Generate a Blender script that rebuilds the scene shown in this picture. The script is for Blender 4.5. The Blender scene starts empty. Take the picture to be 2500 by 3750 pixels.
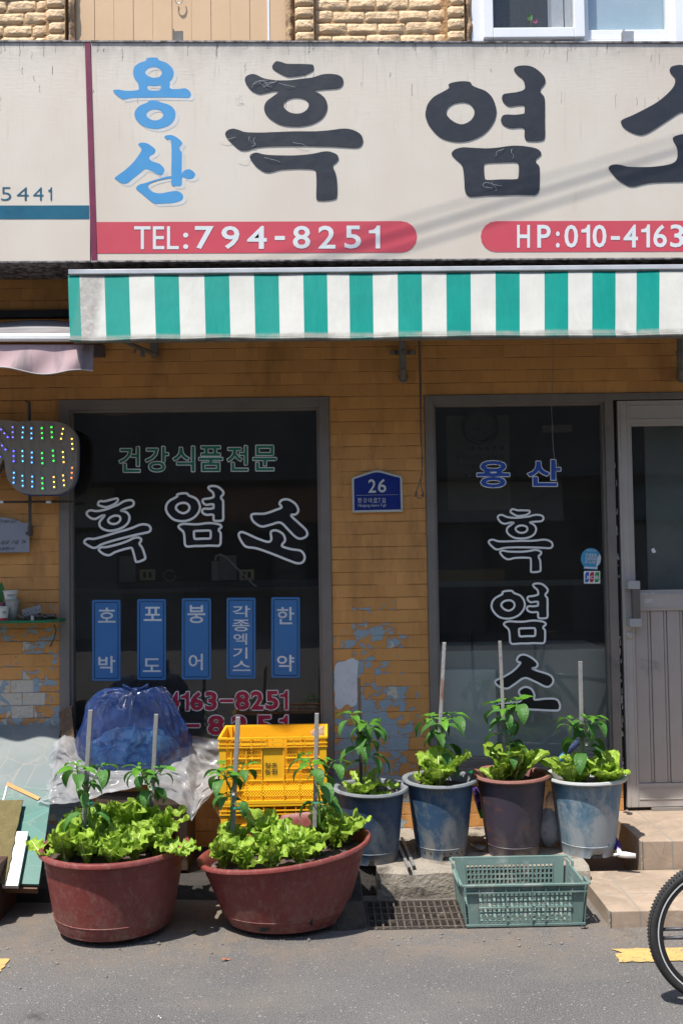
import bpy, math, random
from mathutils import Vector, Matrix, noise
from mathutils.geometry import tessellate_polygon
R_ = math.radians
SC = bpy.context.scene
COL = SC.collection
# ------------------------------------------------------------------ camera
CAM = Vector((0.0, -4.95, 1.48))
LENS = 35.0
YAW, PITCH, ROLL = R_(-0.8), R_(2.35), R_(-0.85)
cam = bpy.data.cameras.new("camera")
cam.lens = LENS; cam.sensor_width = 36; cam.clip_start = 0.05; cam.clip_end = 500
co = bpy.data.objects.new("camera", cam); COL.objects.link(co)
RM = (Matrix.Rotation(YAW, 3, 'Z') @ Matrix.Rotation(math.pi/2 + PITCH, 3, 'X') @ Matrix.Rotation(ROLL, 3, 'Z'))
co.matrix_world = Matrix.Translation(CAM) @ RM.to_4x4()
SC.camera = co
# ------------------------------------------------------------------ sky, sun, exposure
SUN = Vector((-0.29, -0.32, 1.0)).normalized()
W = bpy.data.worlds.new("World"); SC.world = W; W.use_nodes = True
wn = W.node_tree.nodes; wl = W.node_tree.links
sky = wn.new("ShaderNodeTexSky"); sky.sky_type = 'NISHITA'; sky.sun_disc = False
sky.sun_elevation = math.asin(SUN.z); sky.sun_rotation = math.atan2(SUN.x, SUN.y)
wl.new(sky.outputs[0], wn["Background"].inputs[0]); wn["Background"].inputs[1].default_value = 0.12
sl = bpy.data.lights.new("sun", 'SUN'); sl.energy = 3.7; sl.angle = R_(0.53); sl.color = (1, 0.95, 0.865)
so = bpy.data.objects.new("sun", sl); COL.objects.link(so)
so.rotation_mode = 'QUATERNION'; so.rotation_quaternion = SUN.to_track_quat('Z', 'Y'); so.location = (-3, -4, 9)
vs = SC.view_settings
vs.view_transform = 'Standard'; vs.look = 'None'; vs.gamma = 1; vs.use_curve_mapping = False
vs.exposure = 1.08
SC.cycles.use_denoising = True
SC.cycles.max_bounces = 8; SC.cycles.transparent_max_bounces = 12
SC.cycles.caustics_reflective = False; SC.cycles.caustics_refractive = False

# ------------------------------------------------------------------ helpers
FPX = LENS/36*3750
def ray(px, py):
    return RM @ Vector(((px-1250)/FPX, -(py-1875)/FPX, -1))
def U(px, py, Y):
    d = ray(px, py); return CAM + d*((Y-CAM.y)/d.y)
def UZ(px, py, Z):
    d = ray(px, py); return CAM + d*((Z-CAM.z)/d.z)
ORG = {}
def P(o):
    return ORG.get(o.name, Vector((0, 0, 0))) if o else Vector((0, 0, 0))
def T(name, label, cat, loc=(0, 0, 0), group=None):
    o = bpy.data.objects.new(name, None); COL.objects.link(o); o.location = loc
    o.empty_display_size = 0.05
    o["label"] = label; o["category"] = cat
    if group: o["group"] = group
    ORG[o.name] = Vector(loc)
    return o
def tag(o, label, cat, group=None):
    o["label"] = label; o["category"] = cat
    if group: o["group"] = group
    return o
def kind(o, k):
    o["kind"] = k; return o
class MB:
    def __init__(s): s.v = []; s.f = []; s.m = []
    def add(s, vs, fs, mi=0):
        n = len(s.v); s.v += [Vector(x) for x in vs]; s.f += [[i+n for i in f] for f in fs]; s.m += [mi]*len(fs)
    def box(s, a, b, mi=0, M=None):
        x0, y0, z0 = a; x1, y1, z1 = b
        vs = [Vector(p) for p in ((x0,y0,z0),(x1,y0,z0),(x1,y1,z0),(x0,y1,z0),(x0,y0,z1),(x1,y0,z1),(x1,y1,z1),(x0,y1,z1))]
        if M is not None: vs = [M @ p for p in vs]
        s.add(vs, [(0,3,2,1),(4,5,6,7),(0,1,5,4),(1,2,6,5),(2,3,7,6),(3,0,4,7)], mi)
    def quad(s, a, b, c, d, mi=0): s.add([a,b,c,d], [(0,1,2,3)], mi)
    def tube(s, pts, r, seg=8, mi=0, cap=True, rs=None):
        pts = [Vector(p) for p in pts]; n = len(pts); vs = []; fs = []
        up = None
        for i, p in enumerate(pts):
            t = (pts[min(i+1, n-1)]-pts[max(i-1, 0)]).normalized()
            if up is None: up = t.orthogonal().normalized()
            up = (up - t*up.dot(t)); up = up.normalized() if up.length > 1e-6 else t.orthogonal().normalized()
            w = t.cross(up); rr = rs[i] if rs else r
            for k in range(seg):
                a = 2*math.pi*k/seg + math.pi/seg; vs.append(p + (up*math.cos(a)+w*math.sin(a))*rr)
        for i in range(n-1):
            for k in range(seg):
                k2 = (k+1) % seg; fs.append((i*seg+k, i*seg+k2, (i+1)*seg+k2, (i+1)*seg+k))
        if cap: fs.append(tuple(range(seg))[::-1]); fs.append(tuple((n-1)*seg+k for k in range(seg)))
        s.add(vs, fs, mi)
    def lathe(s, prof, c=(0,0,0), seg=48, mi=0, fn=None):
        c = Vector(c); vs = []; fs = []; n = len(prof)
        for i, (r, z) in enumerate(prof):
            for k in range(seg):
                a = 2*math.pi*k/seg; p = Vector((r*math.cos(a), r*math.sin(a), z))
                if fn: p = fn(p, a)
                vs.append(c+p)
        for i in range(n-1):
            for k in range(seg):
                k2 = (k+1) % seg; fs.append((i*seg+k, i*seg+k2, (i+1)*seg+k2, (i+1)*seg+k))
        s.add(vs, fs, mi)
    def grid(s, fn, nu, nv, mi=0):
        vs = [fn(i/nu, j/nv) for j in range(nv+1) for i in range(nu+1)]
        fs = [(j*(nu+1)+i, j*(nu+1)+i+1, (j+1)*(nu+1)+i+1, (j+1)*(nu+1)+i) for j in range(nv) for i in range(nu)]
        s.add(vs, fs, mi)
    def poly(s, loops, ext=None, mi=0, side_mi=None):
        """loops of 3-D points: outer then holes; front filled; ext = offset to the back"""
        loops = [[Vector(p) for p in l] for l in loops]
        tri = tessellate_polygon(loops); flat = [p for l in loops for p in l]
        s.add(flat, [tuple(t) for t in tri], mi)
        if ext is not None:
            e = Vector(ext)
            for l in loops:
                n = len(l)
                s.add(l+[p+e for p in l], [(i, (i+1) % n, n+(i+1) % n, n+i) for i in range(n)], mi if side_mi is None else side_mi)
            s.add([p+e for p in flat], [tuple(t)[::-1] for t in tri], mi if side_mi is None else side_mi)
    def ribbon(s, pts, w, nrm=Vector((0,-1,0)), mi=0):
        n = len(pts); a = []; b = []
        for i in range(n):
            t = (pts[(i+1) % n]-pts[i-1]).normalized(); q = t.cross(nrm).normalized()
            a.append(pts[i]+q*w); b.append(pts[i]-q*w)
        s.add(a+b, [(i, (i+1) % n, n+(i+1) % n, n+i) for i in range(n)], mi)
    def build(s, name, mats, parent=None, smooth=False, bevel=0, auto=False):
        me = bpy.data.meshes.new(name); off = P(parent)
        me.from_pydata([p-off for p in s.v], [], s.f)
        if not isinstance(mats, (list, tuple)): mats = [mats]
        for m in mats: me.materials.append(m)
        for p, mi in zip(me.polygons, s.m): p.material_index = mi; p.use_smooth = smooth
        me.validate(); me.update()
        import bmesh
        bm = bmesh.new(); bm.from_mesh(me); bmesh.ops.recalc_face_normals(bm, faces=bm.faces); 
        if bevel:
            es = [e for e in bm.edges if len(e.link_faces) == 2 and e.calc_face_angle(0) > 0.6]
            bmesh.ops.bevel(bm, geom=es, offset=bevel, segments=2, affect='EDGES', profile=0.6)
        bm.to_mesh(me); bm.free()
        if auto: me.shade_smooth(); me.set_sharp_from_angle(angle=R_(40))
        o = bpy.data.objects.new(name, me); COL.objects.link(o)
        if parent: o.parent = parent
        ORG[o.name] = off
        return o
def smooth_loop(pts, sub=4, c=None):
    n = len(pts); out = []
    for i in range(n):
        p0, p1, p2, p3 = pts[i-1], pts[i], pts[(i+1) % n], pts[(i+2) % n]
        for k in range(sub):
            t = k/sub; t2 = t*t; t3 = t2*t
            out.append(tuple(0.5*((2*p1[j])+(-p0[j]+p2[j])*t+(2*p0[j]-5*p1[j]+4*p2[j]-p3[j])*t2+(-p0[j]+3*p1[j]-3*p2[j]+p3[j])*t3) for j in (0, 1)))
    return out
def zp(pts, ox, oy, sc): return [(ox+x/sc, oy+y/sc) for x, y in pts]
def lift(pts, Y): return [U(x, y, Y) for x, y in pts]
FONT_CACHE = {}
def glyphs(txt, off=0.0, shear=0.0, space=1.0):
    k = (txt, off, shear, space)
    if k not in FONT_CACHE:
        cu = bpy.data.curves.new("lettering", 'FONT'); cu.body = txt; cu.offset = off; cu.shear = shear
        cu.space_character = space; cu.resolution_u = 3
        ob = bpy.data.objects.new("lettering", cu); COL.objects.link(ob)
        dg = bpy.context.evaluated_depsgraph_get(); ev = ob.evaluated_get(dg); me = ev.to_mesh()
        vs = [tuple(v.co) for v in me.vertices]; fs = [tuple(p.vertices) for p in me.polygons]
        ev.to_mesh_clear(); bpy.data.objects.remove(ob); bpy.data.curves.remove(cu)
        FONT_CACHE[k] = (vs, fs)
    return FONT_CACHE[k]
def text(mb, txt, box, Y, off=0.0, shear=0.0, slope=-0.0125, mi=0, space=1.0, grow=0.0):
    """text stretched to fill a rectangle of the plane y = Y"""
    vs, fs = glyphs(txt, off, shear, space)
    if not vs: return
    if txt == "1":
        e = 0.0
        L1 = [(.60,0),(1,0),(1,1),(.70,1),(.62,.90),(.42,.82),(0,.79),(0,.66),(.60,.66)]
        pts = [(box[0]+x*(box[2]-box[0]), box[3]-y*(box[3]-box[1])) for x, y in L1]
        mb.poly([[U(x, y, Y) for x, y in pts]])
        if grow: mb.ribbon([U(x, y, Y) for x, y in pts], grow*.10)
        return
    bs = glyphs(txt, off if grow == 0 else off-grow, shear, space)[0]
    x0 = min(v[0] for v in bs); x1 = max(v[0] for v in bs); y0 = min(v[1] for v in bs); y1 = max(v[1] for v in bs)
    xc = (box[0]+box[2])/2
    out = []
    for v in vs:
        px = box[0]+(v[0]-x0)/(x1-x0)*(box[2]-box[0]); py = box[3]-(v[1]-y0)/(y1-y0)*(box[3]-box[1])
        out.append(U(px, py+slope*(px-xc), Y))
    mb.add(out, fs, mi)
def text_edge(mb, txt, box, Y, off, w):
    """band along every contour of a glyph, lying just behind the coloured letter"""
    if txt == "1":
        L1 = [(.60,0),(1,0),(1,1),(.70,1),(.62,.90),(.42,.82),(0,.79),(0,.66),(.60,.66)]
        P_ = [U(box[0]+x*(box[2]-box[0]), box[3]-y*(box[3]-box[1]), Y) for x, y in L1]; E_ = [(i, (i+1) % len(P_)) for i in range(len(P_))]
    else:
        vs, fs = glyphs(txt, off); x0 = min(v[0] for v in vs); x1 = max(v[0] for v in vs); y0 = min(v[1] for v in vs); y1 = max(v[1] for v in vs)
        key = {}; idx = []; P_ = []
        for v in vs:
            kk = (round(v[0], 5), round(v[1], 5))
            if kk not in key: key[kk] = len(P_); P_.append(U(box[0]+(v[0]-x0)/(x1-x0)*(box[2]-box[0]), box[3]-(v[1]-y0)/(y1-y0)*(box[3]-box[1]), Y))
            idx.append(key[kk])
        cnt = {}
        for f in fs:
            for i in range(len(f)):
                a, c = idx[f[i]], idx[f[(i+1) % len(f)]]
                if a != c: cnt[(min(a, c), max(a, c))] = cnt.get((min(a, c), max(a, c)), 0)+1
        E_ = [e for e, n in cnt.items() if n == 1]
    for a, c in E_:
        d = P_[c]-P_[a]
        if d.length < 1e-7: continue
        q = d.normalized().cross(Vector((0, -1, 0)))*w; mb.add([P_[a]+q, P_[c]+q, P_[c]-q, P_[a]-q], [(0,1,2,3)])
        mb.add([P_[a]+Vector((w*math.cos(i*math.pi/4), .00001*(a % 7), w*math.sin(i*math.pi/4))) for i in range(8)], [tuple(range(8))])
def jit(p, amp, sc): 
    return p + noise.noise_vector(p*sc)*amp

# ------------------------------------------------------------------ materials
MATS = {}
def newmat(name):
    m = bpy.data.materials.new(name); m.use_nodes = True
    nt = m.node_tree; return m, nt, nt.nodes, nt.links, nt.nodes["Principled BSDF"]
class NB:
    """small node-building helper"""
    def __init__(s, nt): s.nt = nt; s.n = nt.nodes; s.l = nt.links
    def node(s, t, **kw):
        n = s.n.new(t)
        for k, v in kw.items(): setattr(n, k, v)
        return n
    def val(s, sock, v):
        if hasattr(v, "is_linked") or isinstance(v, bpy.types.NodeSocket): s.l.new(v, sock)
        else: sock.default_value = v
    def obj(s): return s.node("ShaderNodeTexCoord").outputs["Object"]
    def mapping(s, vec, scale=(1,1,1), loc=(0,0,0), rot=(0,0,0)):
        n = s.node("ShaderNodeMapping"); s.l.new(vec, n.inputs[0])
        n.inputs["Scale"].default_value = scale; n.inputs["Location"].default_value = loc; n.inputs["Rotation"].default_value = rot
        return n.outputs[0]
    def noise(s, vec, scale, detail=4, rough=0.6, dist=0.0):
        n = s.node("ShaderNodeTexNoise"); s.l.new(vec, n.inputs["Vector"])
        n.inputs["Scale"].default_value = scale; n.inputs["Detail"].default_value = detail
        n.inputs["Roughness"].default_value = rough; n.inputs["Distortion"].default_value = dist
        return n.outputs["Fac"]
    def voro(s, vec, scale, feat='F1', out="Distance", rnd=1.0):
        n = s.node("ShaderNodeTexVoronoi", feature=feat); s.l.new(vec, n.inputs["Vector"]); n.inputs["Scale"].default_value = scale
        n.inputs["Randomness"].default_value = rnd
        return n.outputs[out]
    def ramp(s, v, a, b, lo=0.0, hi=1.0):
        n = s.node("ShaderNodeMapRange"); n.clamp = True; s.val(n.inputs[0], v)
        n.inputs[1].default_value = a; n.inputs[2].default_value = b; n.inputs[3].default_value = lo; n.inputs[4].default_value = hi
        return n.outputs[0]
    def math(s, op, a, b=0.0):
        n = s.node("ShaderNodeMath", operation=op); s.val(n.inputs[0], a); s.val(n.inputs[1], b); return n.outputs[0]
    def mix(s, f, a, b, mode='MIX'):
        n = s.node("ShaderNodeMix", data_type='RGBA', blend_type=mode); s.val(n.inputs[0], f)
        for sock, v in ((n.inputs[6], a), (n.inputs[7], b)):
            if isinstance(v, bpy.types.NodeSocket): s.l.new(v, sock)
            else: sock.default_value = (*v, 1)
        return n.outputs[2]
    def bump(s, h, strength, dist=0.01, normal=None):
        n = s.node("ShaderNodeBump"); s.val(n.inputs["Height"], h); n.inputs["Strength"].default_value = strength; n.inputs["Distance"].default_value = dist
        if normal is not None: s.l.new(normal, n.inputs["Normal"])
        return n.outputs[0]
    def sep(s, vec):
        n = s.node("ShaderNodeSeparateXYZ"); s.l.new(vec, n.inputs[0]); return n.outputs
    def comb(s, x, y, z):
        n = s.node("ShaderNodeCombineXYZ")
        for i, v in enumerate((x, y, z)): s.val(n.inputs[i], v)
        return n.outputs[0]
def mat(name, c, rough=0.6, c2=None, scale=8, spec=0.4, metal=0.0, bump=0.0, bscale=60, dirt=None, dthr=(0.55, 0.7), dscale=6, contrast=(0.35, 0.65), stretch=(1,1,1)):
    if name in MATS: return MATS[name]
    m, nt, n, l, b = newmat(name); k = NB(nt); v = k.obj()
    if c2 is None: c2 = tuple(x*0.82 for x in c)
    vv = k.mapping(v, scale=stretch)
    col = k.mix(k.ramp(k.noise(vv, scale, 5), *contrast), c, c2)
    rg = rough
    if dirt:
        dm = k.ramp(k.noise(vv, dscale, 8, 0.65, 0.3), *dthr)
        col = k.mix(dm, col, dirt)
    l.new(col, b.inputs["Base Color"])
    rn = k.ramp(k.noise(v, scale*3, 3), 0.3, 0.7, max(0, rough-0.08), min(1, rough+0.08)); l.new(rn, b.inputs["Roughness"])
    b.inputs["Specular IOR Level"].default_value = spec; b.inputs["Metallic"].default_value = metal
    if bump: l.new(k.bump(k.noise(v, bscale, 4), bump, 0.01), b.inputs["Normal"])
    MATS[name] = m; return m
def emit(name, c, s):
    m, nt, n, l, b = newmat(name); b.inputs["Base Color"].default_value = (*c, 1)
    b.inputs["Emission Color"].default_value = (*c, 1); b.inputs["Emission Strength"].default_value = s
    return m
def leaf_mat(name, c, c2, trans=0.35, rough=0.4, vein=True):
    m, nt, n, l, b = newmat(name); k = NB(nt); v = k.obj()
    col = k.mix(k.ramp(k.noise(v, 14, 3), 0.35, 0.65), c, c2)
    rnd = k.node("ShaderNodeObjectInfo").outputs["Random"]
    col = k.mix(k.ramp(rnd, 0, 1, 0, 0.55), col, tuple(x*0.62 for x in c2))
    l.new(col, b.inputs["Base Color"]); b.inputs["Roughness"].default_value = rough; b.inputs["Specular IOR Level"].default_value = 0.28
    nm = k.bump(k.voro(v, 95, 'F1'), 0.45, 0.004); l.new(nm, b.inputs["Normal"])
    tr = k.node("ShaderNodeBsdfTranslucent"); l.new(k.mix(0.5, col, (0.55, 0.75, 0.05), 'MULTIPLY') if False else col, tr.inputs[0])
    mx = k.node("ShaderNodeMixShader"); mx.inputs[0].default_value = trans
    l.new(b.outputs[0], mx.inputs[1]); l.new(tr.outputs[0], mx.inputs[2]); l.new(mx.outputs[0], n["Material Output"].inputs[0])
    return m

# brick walls -----------------------------------------------------------------
def wall_material():
    m, nt, n, l, b = newmat("painted_brick"); k = NB(nt); v = k.obj(); x, y, z = k.sep(v)
    wob = k.math('MULTIPLY', k.math('SUBTRACT', k.noise(v, 5, 2), 0.5), 0.006)
    vec = k.comb(x, k.math('ADD', z, wob), 0.0)
    br = k.node("ShaderNodeTexBrick"); l.new(vec, br.inputs["Vector"])
    br.inputs["Scale"].default_value = 1.0; br.inputs["Mortar Size"].default_value = 0.0022; br.inputs["Mortar Smooth"].default_value = 0.4
    br.inputs["Brick Width"].default_value = 0.112; br.inputs["Row Height"].default_value = 0.0628
    br.inputs["Color1"].default_value = (0, 0, 0, 1); br.inputs["Color2"].default_value = (1, 1, 1, 1); br.inputs["Mortar"].default_value = (0.5, 0.5, 0.5, 1)
    rnd = k.node("ShaderNodeSeparateColor"); l.new(br.outputs["Color"], rnd.inputs[0]); rnd = rnd.outputs[0]
    mort = br.outputs["Fac"]
    # horizontal bed joints read stronger than the upright ones
    zr = k.math('FRACT', k.math('DIVIDE', k.math('ADD', z, wob), 0.0628))
    bed = k.math('MAXIMUM', k.ramp(zr, 0.0, 0.05, 1, 0), k.ramp(zr, 0.96, 1.0, 0, 1))
    joint = k.math('MAXIMUM', k.math('MULTIPLY', bed, k.ramp(k.noise(k.mapping(v, (2.2, 1, 12)), 3, 4), 0.36, 0.62, 0.0, 1.0)), k.math('MULTIPLY', mort, 0.12))
    base = k.mix(k.ramp(k.noise(v, 2.5, 6, 0.7), 0.35, 0.65), (0.63, 0.31, 0.098), (0.54, 0.26, 0.08))
    base = k.mix(k.math('MULTIPLY', rnd, 0.42), base, (0.36, 0.165, 0.05))
    grime = k.ramp(k.noise(k.mapping(v, (1, 1, 0.35)), 5, 8, 0.7), 0.50, 0.72, 0, 0.65)
    base = k.mix(grime, base, (0.19, 0.09, 0.035))
    base = k.mix(k.math('MULTIPLY', joint, 0.55), base, (0.12, 0.06, 0.025))
    # peeling: blue undercoat first, then bare pale brick
    low = k.ramp(z, 0.55, 1.25, 1.0, 0.0)
    low2 = k.ramp(z, 0.05, 0.25, 0.7, 1.0)
    left = k.ramp(x, -1.25, -1.10, 1.0, 0.0)
    mid = k.math('MULTIPLY', k.ramp(x, -0.2, -0.02, 0.0, 1.0), k.ramp(x, 0.32, 0.45, 1.0, 0.0))
    reg = k.math('MULTIPLY', k.math('MAXIMUM', left, mid), k.math('MULTIPLY', k.math('POWER', low, 0.55), low2))
    pn = k.noise(k.mapping(v, (1.0, 1, 1.25)), 19, 5, 0.6, 0.4)
    pn = k.math('ADD', pn, k.math('MULTIPLY', k.math('SUBTRACT', rnd, 0.5), 0.25))
    peel = k.math('MULTIPLY', k.ramp(k.math('ADD', pn, k.math('MULTIPLY', reg, 0.29)), 0.705, 0.712), k.ramp(reg, 0.02, 0.12))
    peel = k.math('MULTIPLY', peel, k.math('SUBTRACT', 1.0, k.math('MULTIPLY', joint, 0.7)))
    base = k.mix(peel, base, k.mix(k.noise(v, 30, 3), (0.21, 0.28, 0.33), (0.29, 0.365, 0.41)))
    lft2 = k.math('MULTIPLY', k.ramp(x, -1.42, -1.36, 1.0, 0.0), k.math('MULTIPLY', k.ramp(z, 0.88, 0.98, 1, 0), k.ramp(z, 0.66, 0.72, 0, 1)))
    bn = k.math('ADD', k.math('ADD', k.noise(v, 9, 4, 0.5, 0.4), k.math('MULTIPLY', k.math('SUBTRACT', rnd, 0.5), 0.3)), k.math('MULTIPLY', lft2, 0.22))
    bare = k.math('MULTIPLY', k.ramp(k.math('ADD', bn, k.math('MULTIPLY', reg, 0.10)), 0.76, 0.77), k.ramp(reg, 0.25, 0.4))
    bare = k.math('MULTIPLY', bare, k.math('SUBTRACT', 1.0, mort))
    base = k.mix(bare, base, k.mix(k.noise(v, 60, 4), (0.42, 0.37, 0.29), (0.56, 0.52, 0.44)))
    l.new(base, b.inputs["Base Color"]); b.inputs["Roughness"].default_value = 0.62; b.inputs["Specular IOR Level"].default_value = 0.3
    h = k.math('ADD', k.math('MULTIPLY', joint, -1.0), k.math('MULTIPLY', k.noise(v, 70, 4), 0.25))
    h = k.math('ADD', h, k.math('MULTIPLY', peel, -0.6)); h = k.math('ADD', h, k.math('MULTIPLY', bare, k.ramp(k.noise(v, 40, 3), 0, 1, -1.2, 0.0)))
    l.new(k.bump(h, 0.9, 0.006), b.inputs["Normal"])
    return m
M_wall = wall_material()
M_upbrick = mat("tan_painted_brick", (0.71, 0.495, 0.285), 0.6, (0.63, 0.43, 0.24), 9, bump=0.9, bscale=45, dirt=(0.30, 0.19, 0.10), dthr=(0.66, 0.74), dscale=18)
M_tan = mat("tan_sheet", (0.64, 0.435, 0.255), 0.45, (0.61, 0.41, 0.24), 3, bump=0.05)
M_chip = mat("chipped_plaster", (0.45, 0.30, 0.17), 0.8, (0.22, 0.14, 0.08), 25, bump=1.0, bscale=40)
M_frame = mat("bronze_aluminium", (0.19, 0.165, 0.147), 0.42, (0.155, 0.137, 0.124), 6, spec=0.5, bump=0.05, dirt=(0.10, 0.09, 0.085), dthr=(0.6, 0.8))
M_frame2 = mat("door_aluminium", (0.40, 0.365, 0.335), 0.40, (0.35, 0.32, 0.295), 4, spec=0.5, dirt=(0.15, 0.135, 0.13), dthr=(0.62, 0.8))
M_dark = mat("dark_gap", (0.02, 0.02, 0.02), 0.8)
M_white = mat("white_upvc", (0.78, 0.79, 0.80), 0.3, (0.74, 0.75, 0.77), 3, spec=0.5, dirt=(0.55, 0.53, 0.50), dthr=(0.7, 0.85), dscale=10)
M_steel = mat("galvanised_steel", (0.42, 0.42, 0.42), 0.45, (0.30, 0.30, 0.30), 20, metal=0.6, dirt=(0.22, 0.15, 0.10), dthr=(0.68, 0.78), dscale=14)
M_iron = mat("dark_iron", (0.05, 0.045, 0.042), 0.6, (0.08, 0.05, 0.035), 20, bump=0.2)
M_greypaint = mat("grey_painted_pipe", (0.16, 0.155, 0.14), 0.5, (0.11, 0.10, 0.09), 12)
M_ink = mat("black_vinyl", (0.017, 0.021, 0.030), 0.5, (0.022, 0.026, 0.036), 5, bump=0.15, bscale=14)
M_blue = mat("blue_vinyl", (0.058, 0.265, 0.53), 0.45, (0.068, 0.285, 0.56), 5)
M_wvinyl = mat("white_vinyl", (0.66, 0.69, 0.70), 0.4, (0.62, 0.65, 0.66), 6)
M_red = mat("red_vinyl", (0.56, 0.072, 0.10), 0.4, (0.50, 0.075, 0.10), 3)
M_maroon = mat("maroon_strip", (0.19, 0.03, 0.07), 0.4)
M_teal = mat("teal_vinyl", (0.012, 0.115, 0.19), 0.4)
M_navy = mat("navy_lettering", (0.02, 0.05, 0.09), 0.5)

def glass_mat(name, tint=(1, 1, 1), film=0.0, filmc=(0.3, 0.32, 0.3), refl=1.7):
    m, nt, n, l, b = newmat(name); k = NB(nt); n.remove(b)
    tr = k.node("ShaderNodeBsdfTransparent"); tr.inputs[0].default_value = (*tint, 1)
    gl = k.node("ShaderNodeBsdfGlossy"); gl.inputs["Roughness"].default_value = 0.015
    ge = k.node("ShaderNodeNewGeometry"); dp = k.node("ShaderNodeVectorMath", operation='DOT_PRODUCT'); l.new(ge.outputs["Incoming"], dp.inputs[0]); l.new(ge.outputs["Normal"], dp.inputs[1])
    fac = k.math('SUBTRACT', 1.0, k.math('ABSOLUTE', dp.outputs["Value"])); fres = k.math('ADD', 0.04, k.math('MULTIPLY', k.math('POWER', fac, 5.0), 0.96))
    mx = k.node("ShaderNodeMixShader"); l.new(k.math('MINIMUM', k.math('MULTIPLY', fres, refl), 1.0), mx.inputs[0])
    l.new(tr.outputs[0], mx.inputs[1]); l.new(gl.outputs[0], mx.inputs[2]); out = mx.outputs[0]
    if film:
        df = k.node("ShaderNodeBsdfDiffuse"); df.inputs[0].default_value = (*filmc, 1); v = k.obj()
        m2 = k.node("ShaderNodeMixShader")
        fm = k.math('ADD', k.ramp(k.noise(k.mapping(v, (1, 1, 0.5)), 4, 8, 0.7), 0.3, 0.8, film*0.4, film*1.5), k.ramp(k.noise(k.mapping(v, (14, 1, 1.5), rot=(0, 0.25, 0)), 6, 3), 0.7, 0.76, 0, film*2))
        l.new(fm, m2.inputs[0]); l.new(out, m2.inputs[1]); l.new(df.outputs[0], m2.inputs[2]); out = m2.outputs[0]
    l.new(out, n["Material Output"].inputs[0]); return m
M_glass = glass_mat("shop_glass", (0.80, 0.83, 0.82), 0.048, (0.33, 0.31, 0.28))
M_glass_up = glass_mat("upstairs_glass", (0.9, 0.92, 0.92), 0.03, refl=1.3)

def sign_material():
    m, nt, n, l, b = newmat("sign_vinyl"); k = NB(nt); v = k.obj(); x, y, z = k.sep(v)
    base = k.mix(k.ramp(k.noise(v, 1.6, 4), 0.35, 0.65), (0.60, 0.54, 0.455), (0.63, 0.58, 0.505))
    rosy = k.ramp(k.noise(k.mapping(v, (1, 1, 0.6)), 1.3, 3), 0.42, 0.68, 0, 0.65)
    base = k.mix(rosy, base, (0.56, 0.475, 0.39))
    # weather streaks run down from the upper edge and are dirtiest near it
    st = k.noise(k.mapping(v, (26, 1, 1.6)), 2.2, 7, 0.75)
    top = k.ramp(z, 0.10, 0.52, 0.0, 1.0)
    stm = k.math('MULTIPLY', k.ramp(st, 0.56, 0.70), k.ramp(z, -0.2, 0.5, 0.10, 0.75))
    base = k.mix(stm, base, (0.36, 0.31, 0.26))
    edge = k.math('MULTIPLY', k.math('POWER', top, 6.0), k.ramp(k.noise(k.mapping(v, (5, 1, 3)), 3, 5), 0.3, 0.7, 0.15, 0.8))
    base = k.mix(edge, base, (0.22, 0.20, 0.19))
    rust = k.math('MULTIPLY', k.ramp(k.noise(k.mapping(v, (9, 1, 0.8)), 1.7, 6, 0.7), 0.63, 0.75), 0.3)
    base = k.mix(rust, base, (0.50, 0.36, 0.24))
    l.new(base, b.inputs["Base Color"]); b.inputs["Roughness"].default_value = 0.5
    w1 = k.node("ShaderNodeTexWave", bands_direction='Z'); l.new(v, w1.inputs[0]); w1.inputs["Scale"].default_value = 160; w1.inputs["Distortion"].default_value = 2.0; w1.inputs["Detail"].default_value = 3
    cr = k.noise(k.mapping(v, (7, 1, 60)), 2.0, 5, 0.7)
    h = k.math('ADD', k.math('MULTIPLY', w1.outputs["Fac"], 0.12), k.math('MULTIPLY', cr, k.ramp(z, -0.1, 0.45, 0.15, 0.8)))
    h = k.math('ADD', h, k.math('MULTIPLY', k.noise(v, 3.0, 2), 1.2))
    l.new(k.bump(h, 0.30, 0.004), b.inputs["Normal"]); return m
M_sign = sign_material()

def awning_mat(name, c, dirt_amt=0.5):
    m, nt, n, l, b = newmat(name); k = NB(nt); v = k.obj(); x, y, z = k.sep(v)
    col = k.mix(k.ramp(k.noise(v, 5, 6, 0.7), 0.35, 0.7), c, tuple(q*0.86 for q in c))
    sp = k.ramp(k.noise(k.mapping(v, (1.5, 1, 0.6)), 26, 8, 0.75), 0.70, 0.78, 0, 0.4)
    col = k.mix(sp, col, (0.25, 0.23, 0.2))
    topd = k.math('MULTIPLY', k.ramp(z, 0.11, 0.17), k.ramp(k.noise(k.mapping(v, (2, 1, 0.7)), 30, 6, 0.7), 0.55, 0.70, 0, 0.7))
    col = k.mix(topd, col, (0.22, 0.19, 0.14))
    hem = k.math('MULTIPLY', k.ramp(z, -0.180, -0.165, 1, 0), k.ramp(k.noise(v, 12, 6), 0.3, 0.6, 0.15, 0.9))
    col = k.mix(hem, col, (0.20, 0.20, 0.18))
    # the second stripe from the left end is sooted
    soot = k.math('MULTIPLY', k.math('MULTIPLY', k.ramp(x, -1.245, -1.232), k.ramp(x, -1.15, -1.115, 1, 0)), k.ramp(k.noise(v, 35, 8, 0.8), 0.3, 0.62, 0.25, 1.0))
    col = k.mix(k.math('MULTIPLY', soot, dirt_amt), col, (0.16, 0.15, 0.14))
    l.new(col, b.inputs["Base Color"]); b.inputs["Roughness"].default_value = 0.6; b.inputs["Specular IOR Level"].default_value = 0.06
    l.new(k.bump(k.noise(k.mapping(v, (2.5, 1, 0.7)), 4, 3), 0.28, 0.02), b.inputs["Normal"]); return m
M_aw_g = awning_mat("awning_green", (0.003, 0.168, 0.142), 0.2)
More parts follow.
